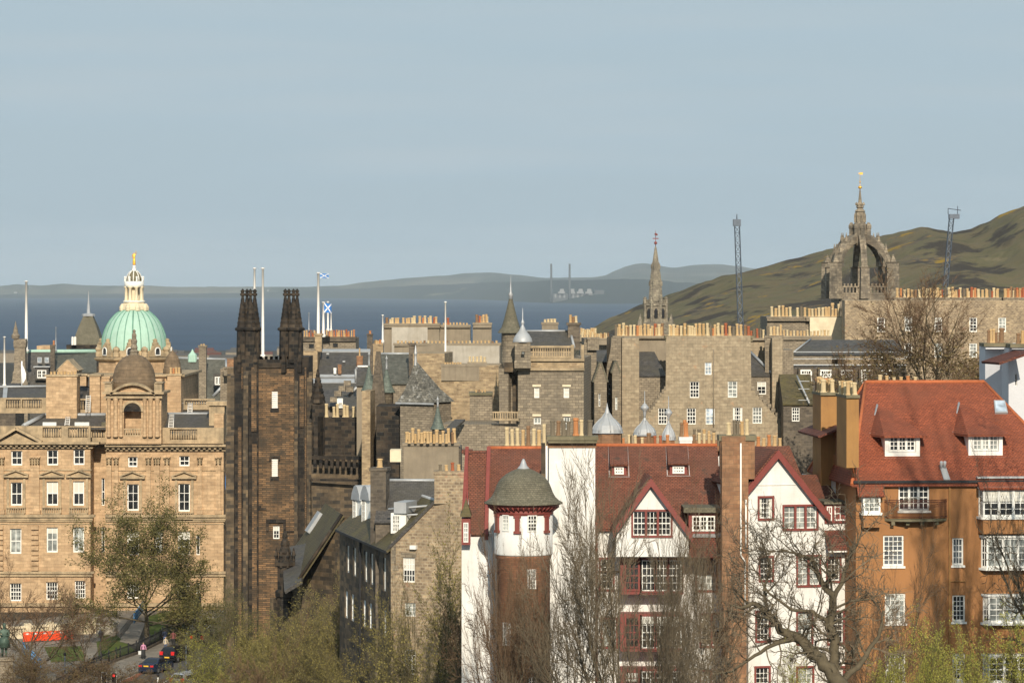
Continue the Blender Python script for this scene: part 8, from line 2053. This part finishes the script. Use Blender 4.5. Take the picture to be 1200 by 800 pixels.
# cars
def car(px, py, h, label, paint, estate=False, L_=4.4):
    p = gp(px, py) + Vector((0, 0, .013)); root = thing('parked_car', label, 'car', p, 'cars on the road by the pavement'); root.rotation_euler = (0, 0, -R(h))
    # local: x across, y forward (heading away), built round the origin
    hw = .88
    if estate: prof = [(-2.05, .45), (-2.12, .62), (-2.08, .95), (-1.98, 1.05), (-1.72, 1.48), (-1.5, 1.56), (.2, 1.58), (.55, 1.52), (1.25, 1.02), (1.9, .92), (2.05, .75), (2.08, .4)]; gl0, gl1 = 3, 8
    else: prof = [(-2.2, .42), (-2.26, .6), (-2.22, .9), (-2.12, 1.0), (-1.5, 1.04), (-.85, 1.36), (-.4, 1.44), (.35, 1.42), (1.1, 1.0), (1.95, .86), (2.2, .7), (2.22, .38)]; gl0, gl1 = 4, 8
    def half(y, z): return hw * (1 - .04 * max(0, abs(y) - 1.5) * 2) * (1 if z < 1.02 else 1 - .34 * (z - 1.02) / .5)
    b = MB(); pts = prof
    for s_ in (-1, 1):
        low = [(-2.1, .28), (2.1, .28)]
        side = [Vector((s_ * half(y, z), y, z)) for y, z in pts]
        fan = [Vector((s_ * half(y, .3), y, .28)) for y, z in pts]
        for i in range(len(pts) - 1):
            q = [fan[i], fan[i + 1], side[i + 1], side[i]]
            if min(pts[i][1], pts[i + 1][1]) > 1.0: 
                w0, w1 = Vector((s_ * half(pts[i][0], 1.0), pts[i][0], 1.0)), Vector((s_ * half(pts[i + 1][0], 1.0), pts[i + 1][0], 1.0))
                b.face([fan[i], fan[i + 1], w1, w0] if s_ > 0 else [w0, w1, fan[i + 1], fan[i]], smooth=False)
                b.face([w0, w1, side[i + 1], side[i]] if s_ > 0 else [side[i], side[i + 1], w1, w0])
            else: b.face(q if s_ > 0 else q[::-1])
    for i in range(len(pts) - 1):
        (y0, z0), (y1, z1) = pts[i], pts[i + 1]; b.face([Vector((-half(y0, z0), y0, z0)), Vector((half(y0, z0), y0, z0)), Vector((half(y1, z1), y1, z1)), Vector((-half(y1, z1), y1, z1))][::-1] if False else [Vector((-half(y0, z0), y0, z0)), Vector((-half(y1, z1), y1, z1)), Vector((half(y1, z1), y1, z1)), Vector((half(y0, z0), y0, z0))])
    b.face([Vector((-hw, -2.1, .28)), Vector((-hw, 2.1, .28)), Vector((hw, 2.1, .28)), Vector((hw, -2.1, .28))])
    b.face([Vector((-.85, -2.2, .28)), Vector((.85, -2.2, .28)), Vector((.85, -2.2, .45)), Vector((-.85, -2.2, .45))])
    def loc(mb, name, mt, par=root):
        me = mb.mesh(name, Vector((0, 0, 0))); me.materials.append(M[mt]); o = bpy.data.objects.new(name, me); COL.objects.link(o); o.parent = par; return o
    loc(b, 'body', paint)
    g = MB()
    # rear and front screens, side glass
    def lift(y, z, s_, d=.012): return Vector((s_ * (half(y, z) + d), y, z))
    r0, r1 = (pts[3], pts[4]) if estate else (pts[4], pts[5]); f0, f1 = pts[7], pts[8]
    nr = Vector((0, -(r1[1] - r0[1]), (r1[0] - r0[0]))).normalized() * .015
    def scr(a, c, nrm): 
        A = Vector((-half(*a) * .86, a[0], a[1])).lerp(Vector((-half(*c) * .86, c[0], c[1])), .08); B = Vector((half(*a) * .86, a[0], a[1])).lerp(Vector((half(*c) * .86, c[0], c[1])), .08)
        Cc = Vector((half(*c) * .84, c[0], c[1])).lerp(B, .08); D_ = Vector((-half(*c) * .84, c[0], c[1])).lerp(A, .08); g.face([p_ + nrm for p_ in (A, B, Cc, D_)])
    scr(r0, r1, nr); loc(g, 'rear_window', 'car_glass'); g = MB(); scr(f1, f0, Vector((0, .6, .8)) * .015)
    loc(g, 'windscreen', 'car_glass')
    for s_ in (-1, 1):
        g = MB(); ya, yb_ = (r0[0] + .35, pts[8][0] - .25); yt0, yt1 = (r1[0] + .2, pts[7][0] + .0)
        q = [lift(ya, 1.04, s_), lift(yb_, 1.04, s_), lift(yt1, 1.36, s_), lift(yt0, 1.36 if estate else 1.3, s_)]; g.face(q if s_ > 0 else q[::-1]); loc(g, 'side_window', 'car_glass')
        g = MB(); g.box(s_ * .62 - .17, s_ * .62 + .17, -2.27 if not estate else -2.15, -2.1 if not estate else -2.0, .72 if not estate else .8, .9 if not estate else 1.15); loc(g, 'tail_light', 'tail_red')
        g = MB(); g.box(s_ * .6 - .18, s_ * .6 + .18, 2.0, 2.16, .62, .76); loc(g, 'headlight', 'line_white')
        for y in (-1.35, 1.35):
            g = MB(); ring = [(.31, -.1), (.32, -.08), (.32, .08), (.31, .1)]
            def whl(prof_, name, mt, par):
                mb = MB(); n = 18; b0 = []
                for r_, xx_ in prof_:
                    for j in range(n): a = 2 * PI * j / n; mb.v.append(Vector((s_ * (hw - .08) + xx_, y + r_ * math.cos(a), .33 + r_ * math.sin(a))))
                for i in range(len(prof_) - 1):
                    for j in range(n):
                        j2 = (j + 1) % n; mb.f.append((i * n + j, i * n + j2, (i + 1) * n + j2, (i + 1) * n + j)); mb.sm.append(False); mb.uv += [(0, 0)] * 4
                for e in (0, len(prof_) - 1): mb.f.append(tuple(e * n + j for j in range(n))); mb.sm.append(False); mb.uv += [(0, 0)] * n
                return loc(mb, name, mt, par)
            w = whl([(.30, -.11), (.33, -.09), (.33, .09), (.30, .11)], 'wheel', 'tyre', root)
            whl([(.2, -.125), (.2, .125)], 'rim', 'rim', w)
    g = MB(); y = -2.29 if not estate else -2.15; g.box(-.26, .26, y, y + .06, .74 if not estate else .5, .87 if not estate else .63); loc(g, 'number_plate', 'plate_yellow')
    return root
car(183, 787, 20, 'dark navy saloon car with yellow rear plate, nearest on the road', 'car_navy')
car(205.5, 774, 18, 'black hatchback parked directly ahead of the navy saloon', 'car_black', True)
car(239, 755, 16, 'dark car half hidden by the bush with red tail lights', 'car_black', True)
car(220, 806, 25, 'silver car whose roof just shows at the bottom edge', 'car_silver', True)
# ================================================================== trees
def tree_data(rng, H, spread, trunk_r, levels=5, kids=(6, 5, 5, 4), wob=.12, up=.10, first=.22, ang=(28, 55), ratio=.62, twig=.014, leaf=None, lean=(0, 0), apical=.8, gnarl=1.0, low=.35, fork=.62, spill=(8, 68), paths=None):
    """returns (limb verts, faces), (twig verts, faces), leaf list"""
    V = [[], []]; Fc = [[], []]; tips = []
    def tube(k, pts, rads, n):
        v, f = V[k], Fc[k]; b = len(v); m = len(pts)
        for i in range(m):
            d = pts[min(i + 1, m - 1)] - pts[max(i - 1, 0)]
            d = d.normalized() if d.length > 1e-9 else Vector((0, 0, 1))
            a = d.cross(Vector((.3, .9, .1))).normalized(); c = d.cross(a); r = rads[i]
            for j in range(n):
                t = 2 * PI * j / n; v.append(pts[i] + a * (math.cos(t) * r) + c * (math.sin(t) * r))
        for i in range(m - 1):
            for j in range(n): j2 = (j + 1) % n; f.append((b + i * n + j, b + i * n + j2, b + (i + 1) * n + j2, b + (i + 1) * n + j))
    def rv(): return Vector((rng.gauss(0, 1), rng.gauss(0, 1), rng.gauss(0, 1)))
    def grow(p, d, L_, r, lev):
        n = (9, 6, 5, 4, 3, 3)[lev]; pts = [p]; rads = [r]; dirs = [d]
        endf = .35 if lev == 0 else .45
        for i in range(n):
            d = (d + rv() * wob * gnarl * (1 if lev else .45) + Vector((0, 0, up * (.6 if lev < 2 else 1)))).normalized()
            p = p + d * (L_ / n); pts.append(p); dirs.append(d); rads.append(max(twig * .6, r * (1 - (1 - endf) * (i + 1) / n)))
        k = 0 if r > .045 else 1
        tube(k, pts, rads, (9, 7, 5, 4, 3, 3)[lev] if k == 0 else 3)
        if lev >= levels - 1: tips.append((pts[-1], dirs[-1])); tips.append((pts[len(pts) // 2], dirs[-1])); return
        nk = kids[lev]
        for c in range(nk):
            t = first + (1 - first) * (c + rng.random()) / nk if lev == 0 else low + (1 - low) * (c + rng.random()) / nk
            t = min(t, .98); i = min(int(t * n), n - 1); fr = t * n - i
            q = pts[i].lerp(pts[i + 1], fr); rr = rads[i] * (1 - fr) + rads[i + 1] * fr
            dd = dirs[i]; ax = dd.cross(rv()).normalized(); a = R(rng.uniform(*ang)) * (1.15 if lev == 0 and t < .5 else 1)
            nd = (dd * math.cos(a) + ax * math.sin(a))
            cl = L_ * ratio * rng.uniform(.7, 1.15) * (1 - .35 * t)
            if lev == 0:      # main limbs fan out from a short trunk into a dome
                az_ = 2.4 * c + rng.uniform(-.4, .4); tl = R(spill[0] + (spill[1] - spill[0]) * ((nk - 1 - c) / max(1, nk - 1)) ** .8)
                nd = Vector((math.cos(az_) * math.sin(tl) * spread, math.sin(az_) * math.sin(tl) * spread, math.cos(tl))).normalized()
                cl = H * fork * rng.uniform(.85, 1.1) * (1 - .18 * (tl / 1.2))
            grow(q, nd, cl, max(twig, rr * rng.uniform(.5, .68)), lev + 1)
        # leader continues as a thinner shoot
        grow(pts[-1], dirs[-1], H * fork if lev == 0 else L_ * ratio * .8, max(twig, rads[-1] * .9), lev + 1)
    if paths:
        for pts, rads, nk in paths:
            # refine the drawn limb with a little wander
            P2 = []; R2 = []; rads = [q * .78 for q in rads]
            for i in range(len(pts) - 1):
                for j in range(4):
                    f = j / 4; P2.append(pts[i].lerp(pts[i + 1], f) + rv() * rads[i] * .22); R2.append(rads[i] + (rads[i + 1] - rads[i]) * f)
            P2.append(pts[-1]); R2.append(rads[-1]); tube(0, P2, R2, 9)
            for c in range(nk):
                i = min(len(P2) - 2, int(len(P2) * (.15 + .85 * (c + rng.random()) / nk))); d = (P2[i + 1] - P2[i]).normalized()
                ax = d.cross(rv()).normalized(); a = R(rng.uniform(35, 80)); nd = d * math.cos(a) + ax * math.sin(a); nd.y *= .7
                nd = (nd + Vector((0, 0, .25))).normalized()
                grow(P2[i], nd, rng.uniform(.9, 2.3), min(.06, max(.025, R2[i] * .45)), 2)
        return V, Fc, tips
    grow(Vector((0, 0, 0)), Vector((lean[0], lean[1], 1)).normalized(), H * apical, trunk_r, 0)
    return V, Fc, tips
def mesh_of(name, V, Fc, mt, smooth=False):
    me = bpy.data.meshes.new(name); me.from_pydata([v[:] for v in V], [], Fc); me.materials.append(mt)
    if smooth: me.polygons.foreach_set('use_smooth', [True] * len(me.polygons))
    return me
PROTO = {}
def proto(key, seed, twig_m, leaf=None, leaf_n=1, leaf_s=.12, blob=.3, zmax=None, **kw):
    rng = random.Random(seed); V, Fc, tips = tree_data(rng, 1 * kw.pop('H'), **kw)
    # scale to unit height
    zs = [v.z for v in V[1]] or [1]; top = sorted(zs)[int(len(zs) * .985)]; rad = sorted(math.hypot(v.x, v.y) for v in V[1])[int(len(V[1]) * .90)]
    limb = mesh_of('trunk', V[0], Fc[0], M['bark'], True); tw = mesh_of('twigs', V[1], Fc[1], M[twig_m])
    lf = None
    if leaf:
        LV = []; LF = []
        for p, d in tips:
            if zmax and rng.random() > zmax(p.z / top): continue
            for _ in range(leaf_n):
                c = p + Vector((rng.gauss(0, blob), rng.gauss(0, blob), rng.gauss(0, blob * .8)))
                a = Vector((rng.gauss(0, 1), rng.gauss(0, 1), rng.gauss(0, 1))).normalized(); b_ = a.cross(Vector((rng.gauss(0, 1), rng.gauss(0, 1), rng.gauss(0, 1)))).normalized(); s_ = leaf_s * rng.uniform(.6, 1.4)
                i = len(LV); LV += [c - a * s_, c + b_ * s_ * .6, c + a * s_, c - b_ * s_ * .6]; LF.append((i, i + 1, i + 2, i + 3))
        lf = mesh_of('leaves', LV, LF, M[leaf])
    PROTO[key] = (limb, tw, lf, top, rad)
def plant_tree(key, px, Y, ytop, hw, name, label, group=None, rot=None, gzv=None, leafm=None, twigm=None):
    limb, tw, lf, top, rad = PROTO[key]; x = (px - 600) * Y / F; g_ = gz(x, Y) if gzv is None else gzv
    H = zat(ytop, Y) - g_; sz = H / top; sx = hw * Y / F / rad
    root = thing(name, label, 'tree' if 'shrub' not in name else 'shrub', (x, Y, g_ - .05), group)
    root.scale = (sx, sx, sz); root.rotation_euler = (0, 0, rot if rot is not None else random.uniform(0, 6.28))
    for nm, me in (('trunk', limb), ('crown', tw)):
        if nm == 'crown' and twigm: me = me.copy(); me.materials[0] = M[twigm]
        o = bpy.data.objects.new(nm, me); COL.objects.link(o); o.parent = root
        if nm == 'crown' and lf:
            lm = lf
            if leafm: lm = lf.copy(); lm.materials[0] = M[leafm]
            l = bpy.data.objects.new('leaves', lm); COL.objects.link(l); l.parent = o
    return root
BARE = dict(H=16, spread=1.0, trunk_r=.30, levels=5, kids=(9, 9, 8, 6), wob=.13, up=.05, first=.45, ang=(22, 50), ratio=.52, twig=.017, apical=.3, low=.25)
proto('upright', 11, 'twig_grey', **dict(BARE, kids=(11, 10, 8, 6), first=.2, spill=(4, 64), ang=(16, 42), up=.07, apical=.22, fork=.72))
proto('bare', 5, 'twig_brown', **dict(BARE))
proto('budding', 8, 'twig_olive', leaf='leaf_bud', leaf_n=1, leaf_s=.085, blob=.18, **dict(BARE, ang=(24, 56)))
proto('leafy', 21, 'twig_olive', leaf='leaf_olive', leaf_n=3, leaf_s=.105, blob=.3, **dict(BARE, kids=(11, 9, 7, 6), first=.4, spread=1.2, ang=(28, 60), up=.03, spill=(6, 80), apical=.34))
proto('lime', 52, 'twig_olive', leaf='leaf_lime', leaf_n=3, leaf_s=.065, blob=.16, **dict(BARE, kids=(10, 9, 8, 6), ang=(24, 56), spill=(5, 60)))
proto('gnarled', 33, 'twig_grey', **dict(BARE, H=13, kids=(7, 7, 6, 6), wob=.24, gnarl=1.2, spread=1.3, ang=(35, 75), up=.03, trunk_r=.42, first=.4, ratio=.6, apical=.42, spill=(15, 78)))
proto('old', 41, 'twig_brown', leaf='leaf_brown', leaf_n=2, leaf_s=.15, blob=.5, zmax=lambda t: .45 if t < .6 else (.12 if t < .75 else .01), **dict(BARE, H=22, kids=(13, 10, 8, 7), spread=1.15, ang=(22, 52), trunk_r=.5, first=.25, twig=.024, apical=.32, spill=(4, 75)))
proto('brush', 61, 'twig_brown', leaf='leaf_brown', leaf_n=1, leaf_s=.05, blob=.15, **dict(BARE, H=5, kids=(14, 8, 6, 5), trunk_r=.08, first=.03, spread=1.0, ang=(25, 60), twig=.009, apical=.1, fork=.8, ratio=.6, spill=(5, 75)))
T = plant_tree
T('leafy', 172, 362, 592, 88, 'leafy_tree', 'rounded olive green tree just coming into leaf in front of the honey stone palace', rot=.6)
T('bare', 40, 322, 668, 82, 'bare_tree', 'low spreading bare brown tree beside the statue at lower left', rot=1.0)
T('bare', 98, 330, 700, 36, 'bare_tree', 'thin bare brown tree between the square lawn and the leafy tree', rot=2.0)
T('brush', 110, 312, 772, 70, 'brown_shrub', 'brown twiggy shrub low at the bottom left near the traffic signals')
T('brush', 30, 305, 765, 50, 'brown_shrub', 'brown twiggy shrub at the foot of the statue plinth')
T('brush', 190, 306, 788, 45, 'brown_shrub', 'lowest brown twiggy shrub in front of the silver car')
GM = 'trees massed in front of the gothic tower'
T('budding', 262, 300, 693, 48, 'budding_tree', 'olive brown tree hiding the road right of the parked cars', GM, 1.2, leafm='leaf_dark')
T('budding', 243, 288, 745, 45, 'budding_tree', 'small yellow green tree at the bottom beside the road', GM, 2.2, leafm='leaf_lime')
T('leafy', 298, 284, 735, 50, 'budding_tree', 'bright yellow green tree in front of the gothic tower base', GM, 4, leafm='leaf_bud')
T('budding', 350, 280, 712, 55, 'budding_tree', 'brownish budding tree in front of the dark chapel', GM, .4)
T('budding', 405, 272, 690, 58, 'budding_tree', 'budding tree with lime tips in front of the dark stone wing', GM, 3.1, leafm='leaf_bud')
T('bare', 320, 270, 745, 65, 'bare_tree', 'low twiggy tree in front of the chapel at the bottom edge', GM, 5)
T('budding', 455, 262, 742, 52, 'budding_tree', 'low budding tree left of the rubble gable house base', GM, 5.5)
T('budding', 385, 255, 765, 60, 'budding_tree', 'lowest budding tree cut by the bottom edge below the wing', GM, 1.9)
T('budding', 522, 222, 642, 84, 'budding_tree', 'airy budding tree in front of the rubble gable house', None, .2)
T('bare', 603, 178, 628, 46, 'bare_tree', 'fine twigged bare tree veiling the round turret', None, 1.1, twigm='twig_brown')
T('upright', 728, 165, 560, 118, 'bare_tree', 'largest bare grey tree with fanning branches before the timbered white house', None, .4)
T('bare', 835, 172, 592, 52, 'bare_tree', 'slender bare brown tree in front of the sandstone chimney breast', None, 2.6)
Yg = 140.0; bx = at(1003, 334, Yg); gb_ = Vector((bx.x, Yg, gz(bx.x, Yg)))
def gl(px, py, dy=0): return at(px, py, Yg + dy) - gb_
GP = [([Vector((0, 0, 0)), gl(1000, 830), gl(985, 800), gl(960, 772, .3), gl(937, 748, .5), gl(915, 738, .6), gl(900, 718, .3), gl(885, 706), gl(868, 712, -.4), gl(855, 708, -.6)], [.55, .5, .42, .34, .28, .22, .18, .13, .08, .04], 22),
      ([gl(990, 812), gl(975, 788, .4), gl(979, 760, .8), gl(972, 730, 1), gl(976, 700, .8), gl(962, 680, .6), gl(950, 655, .4), gl(935, 650, 0), gl(915, 643, -.3)], [.34, .3, .27, .24, .2, .15, .11, .08, .04], 24),
      ([gl(976, 702, .8), gl(986, 682, .8), gl(994, 655, 1), gl(1004, 638, 1.2), gl(1010, 622, 1.2)], [.14, .12, .09, .06, .03], 12),
      ([gl(937, 748, .5), gl(912, 752, .2), gl(884, 768, 0), gl(858, 786, -.3), gl(835, 790, -.4)], [.15, .12, .09, .06, .03], 12),
      ([gl(972, 730, 1), gl(952, 716, .6), gl(928, 714, .2), gl(900, 694, 0), gl(880, 660, 0)], [.13, .1, .08, .06, .03], 12),
      ([gl(900, 718, .3), gl(895, 690, .5), gl(902, 665, .8), gl(896, 640, 1)], [.1, .08, .06, .03], 9),
      ([gl(985, 800), gl(1010, 775, .5), gl(1030, 745, .8), gl(1036, 715, 1)], [.2, .15, .1, .05], 12)]
V, Fc, tips = tree_data(random.Random(4), 8, paths=GP, **{k: v for k, v in dict(BARE, wob=.2, gnarl=1.3, ang=(30, 70), kids=(6, 6, 6, 6), ratio=.6, twig=.013).items() if k != 'H'})
root = thing('gnarled_tree', 'gnarled bare tree with thick crooked limbs before the white gabled house', 'tree', gb_)
o = bpy.data.objects.new('trunk', mesh_of('trunk', V[0], Fc[0], M['bark'], True)); COL.objects.link(o); o.parent = root
o = bpy.data.objects.new('crown', mesh_of('twigs', V[1], Fc[1], M['twig_grey'])); COL.objects.link(o); o.parent = root
T('bare', 1045, 168, 650, 62, 'bare_tree', 'reddish brown twiggy tree at the corner of orange and white houses', None, 4.4)
T('lime', 1108, 152, 750, 85, 'green_tree', 'lime green leafing tree at the bottom in front of the orange house', 'lime green trees at lower right', .4)
T('lime', 1190, 150, 742, 75, 'green_tree', 'lime green tree at the bottom right corner', 'lime green trees at lower right', 2.4)
T('lime', 1040, 146, 776, 50, 'green_tree', 'smaller lime green tree left of the two larger lime ones', 'lime green trees at lower right', 3.4)
T('lime', 925, 140, 775, 45, 'green_tree', 'small lime green tree below the gnarled tree', 'lime green trees at lower right', 5.4)
T('old', 1088, 300, 333, 128, 'bare_tree', 'big old bare tree with ivy rising behind the orange tiled roof', None, .8)
T('old', 990, 330, 415, 60, 'bare_tree', 'smaller bare tree behind the ochre chimneys', None, 3.0)
T('gnarled', 1232, 180, 410, 105, 'gnarled_tree', 'bare tree reaching in from the right edge before the orange roof', None, 2.2)

T('upright', 800, 168, 640, 70, 'bare_tree', 'lower bare grey tree right of the largest fanning one', None, 2.4)
T('bare', 668, 172, 600, 60, 'bare_tree', 'fine bare tree in front of the blank white gable', None, 3.3, twigm='twig_grey')
T('bare', 560, 200, 690, 50, 'bare_tree', 'low bare brown tree left of the round turret base', None, 4.0)
T('budding', 480, 235, 700, 50, 'budding_tree', 'thin budding tree at the left end of the rubble house', None, 2.8)
T('bare', 1010, 160, 700, 60, 'bare_tree', 'low brown bare tree under the orange house corner', None, 5.2)
T('lime', 1150, 144, 758, 60, 'green_tree', 'lime green tree in front between the two largest lime shrubs', 'lime green trees at lower right', 1.1)
T('lime', 1075, 148, 765, 50, 'green_tree', 'lime green tree just left of the largest one', 'lime green trees at lower right', 4.2)

T('budding', 575, 215, 700, 50, 'budding_tree', 'low budding tree between the rubble house and the round turret', None, 0.9)
T('lime', 330, 276, 735, 50, 'budding_tree', 'yellow green budding tree rising behind the lowest central trees', GM, 2.9, leafm='leaf_bud')
T('budding', 430, 268, 705, 50, 'budding_tree', 'yellowish budding tree touching the dark wing wall', GM, 4.9)

T('budding', 440, 246, 712, 62, 'budding_tree', 'budding tree hiding the lower corner of the dark wing and rubble house', None, 1.6)
T('bare', 492, 228, 700, 48, 'bare_tree', 'fine brown tree before the foot of the rubble gable', None, 2.1, twigm='twig_olive')
T('budding', 375, 262, 730, 55, 'budding_tree', 'olive budding tree between the chapel and the dark wing', GM, 3.9)

proto('tall', 71, 'twig_grey', **dict(BARE, H=34, kids=(9, 7, 6, 4), trunk_r=1.5, first=.4, apical=.42, fork=.55, spill=(6, 46), twig=.043, wob=.16))
T('tall', 1368, 150, -80, 100, 'tall_bare_tree', 'very tall bare tree beyond the right edge whose branches shade the orange wall', None, 0.7)

T('bare', 590, 186, 660, 52, 'bare_tree', 'brown twiggy tree hugging the left side of the round turret shaft', None, 5.1)
T('bare', 632, 180, 668, 45, 'bare_tree', 'brown twiggy tree hugging the right side of the round turret shaft', None, 0.6)
T('upright', 770, 160, 630, 60, 'bare_tree', 'bare grey tree between the largest fanning tree and the sandstone breast', None, 3.7)
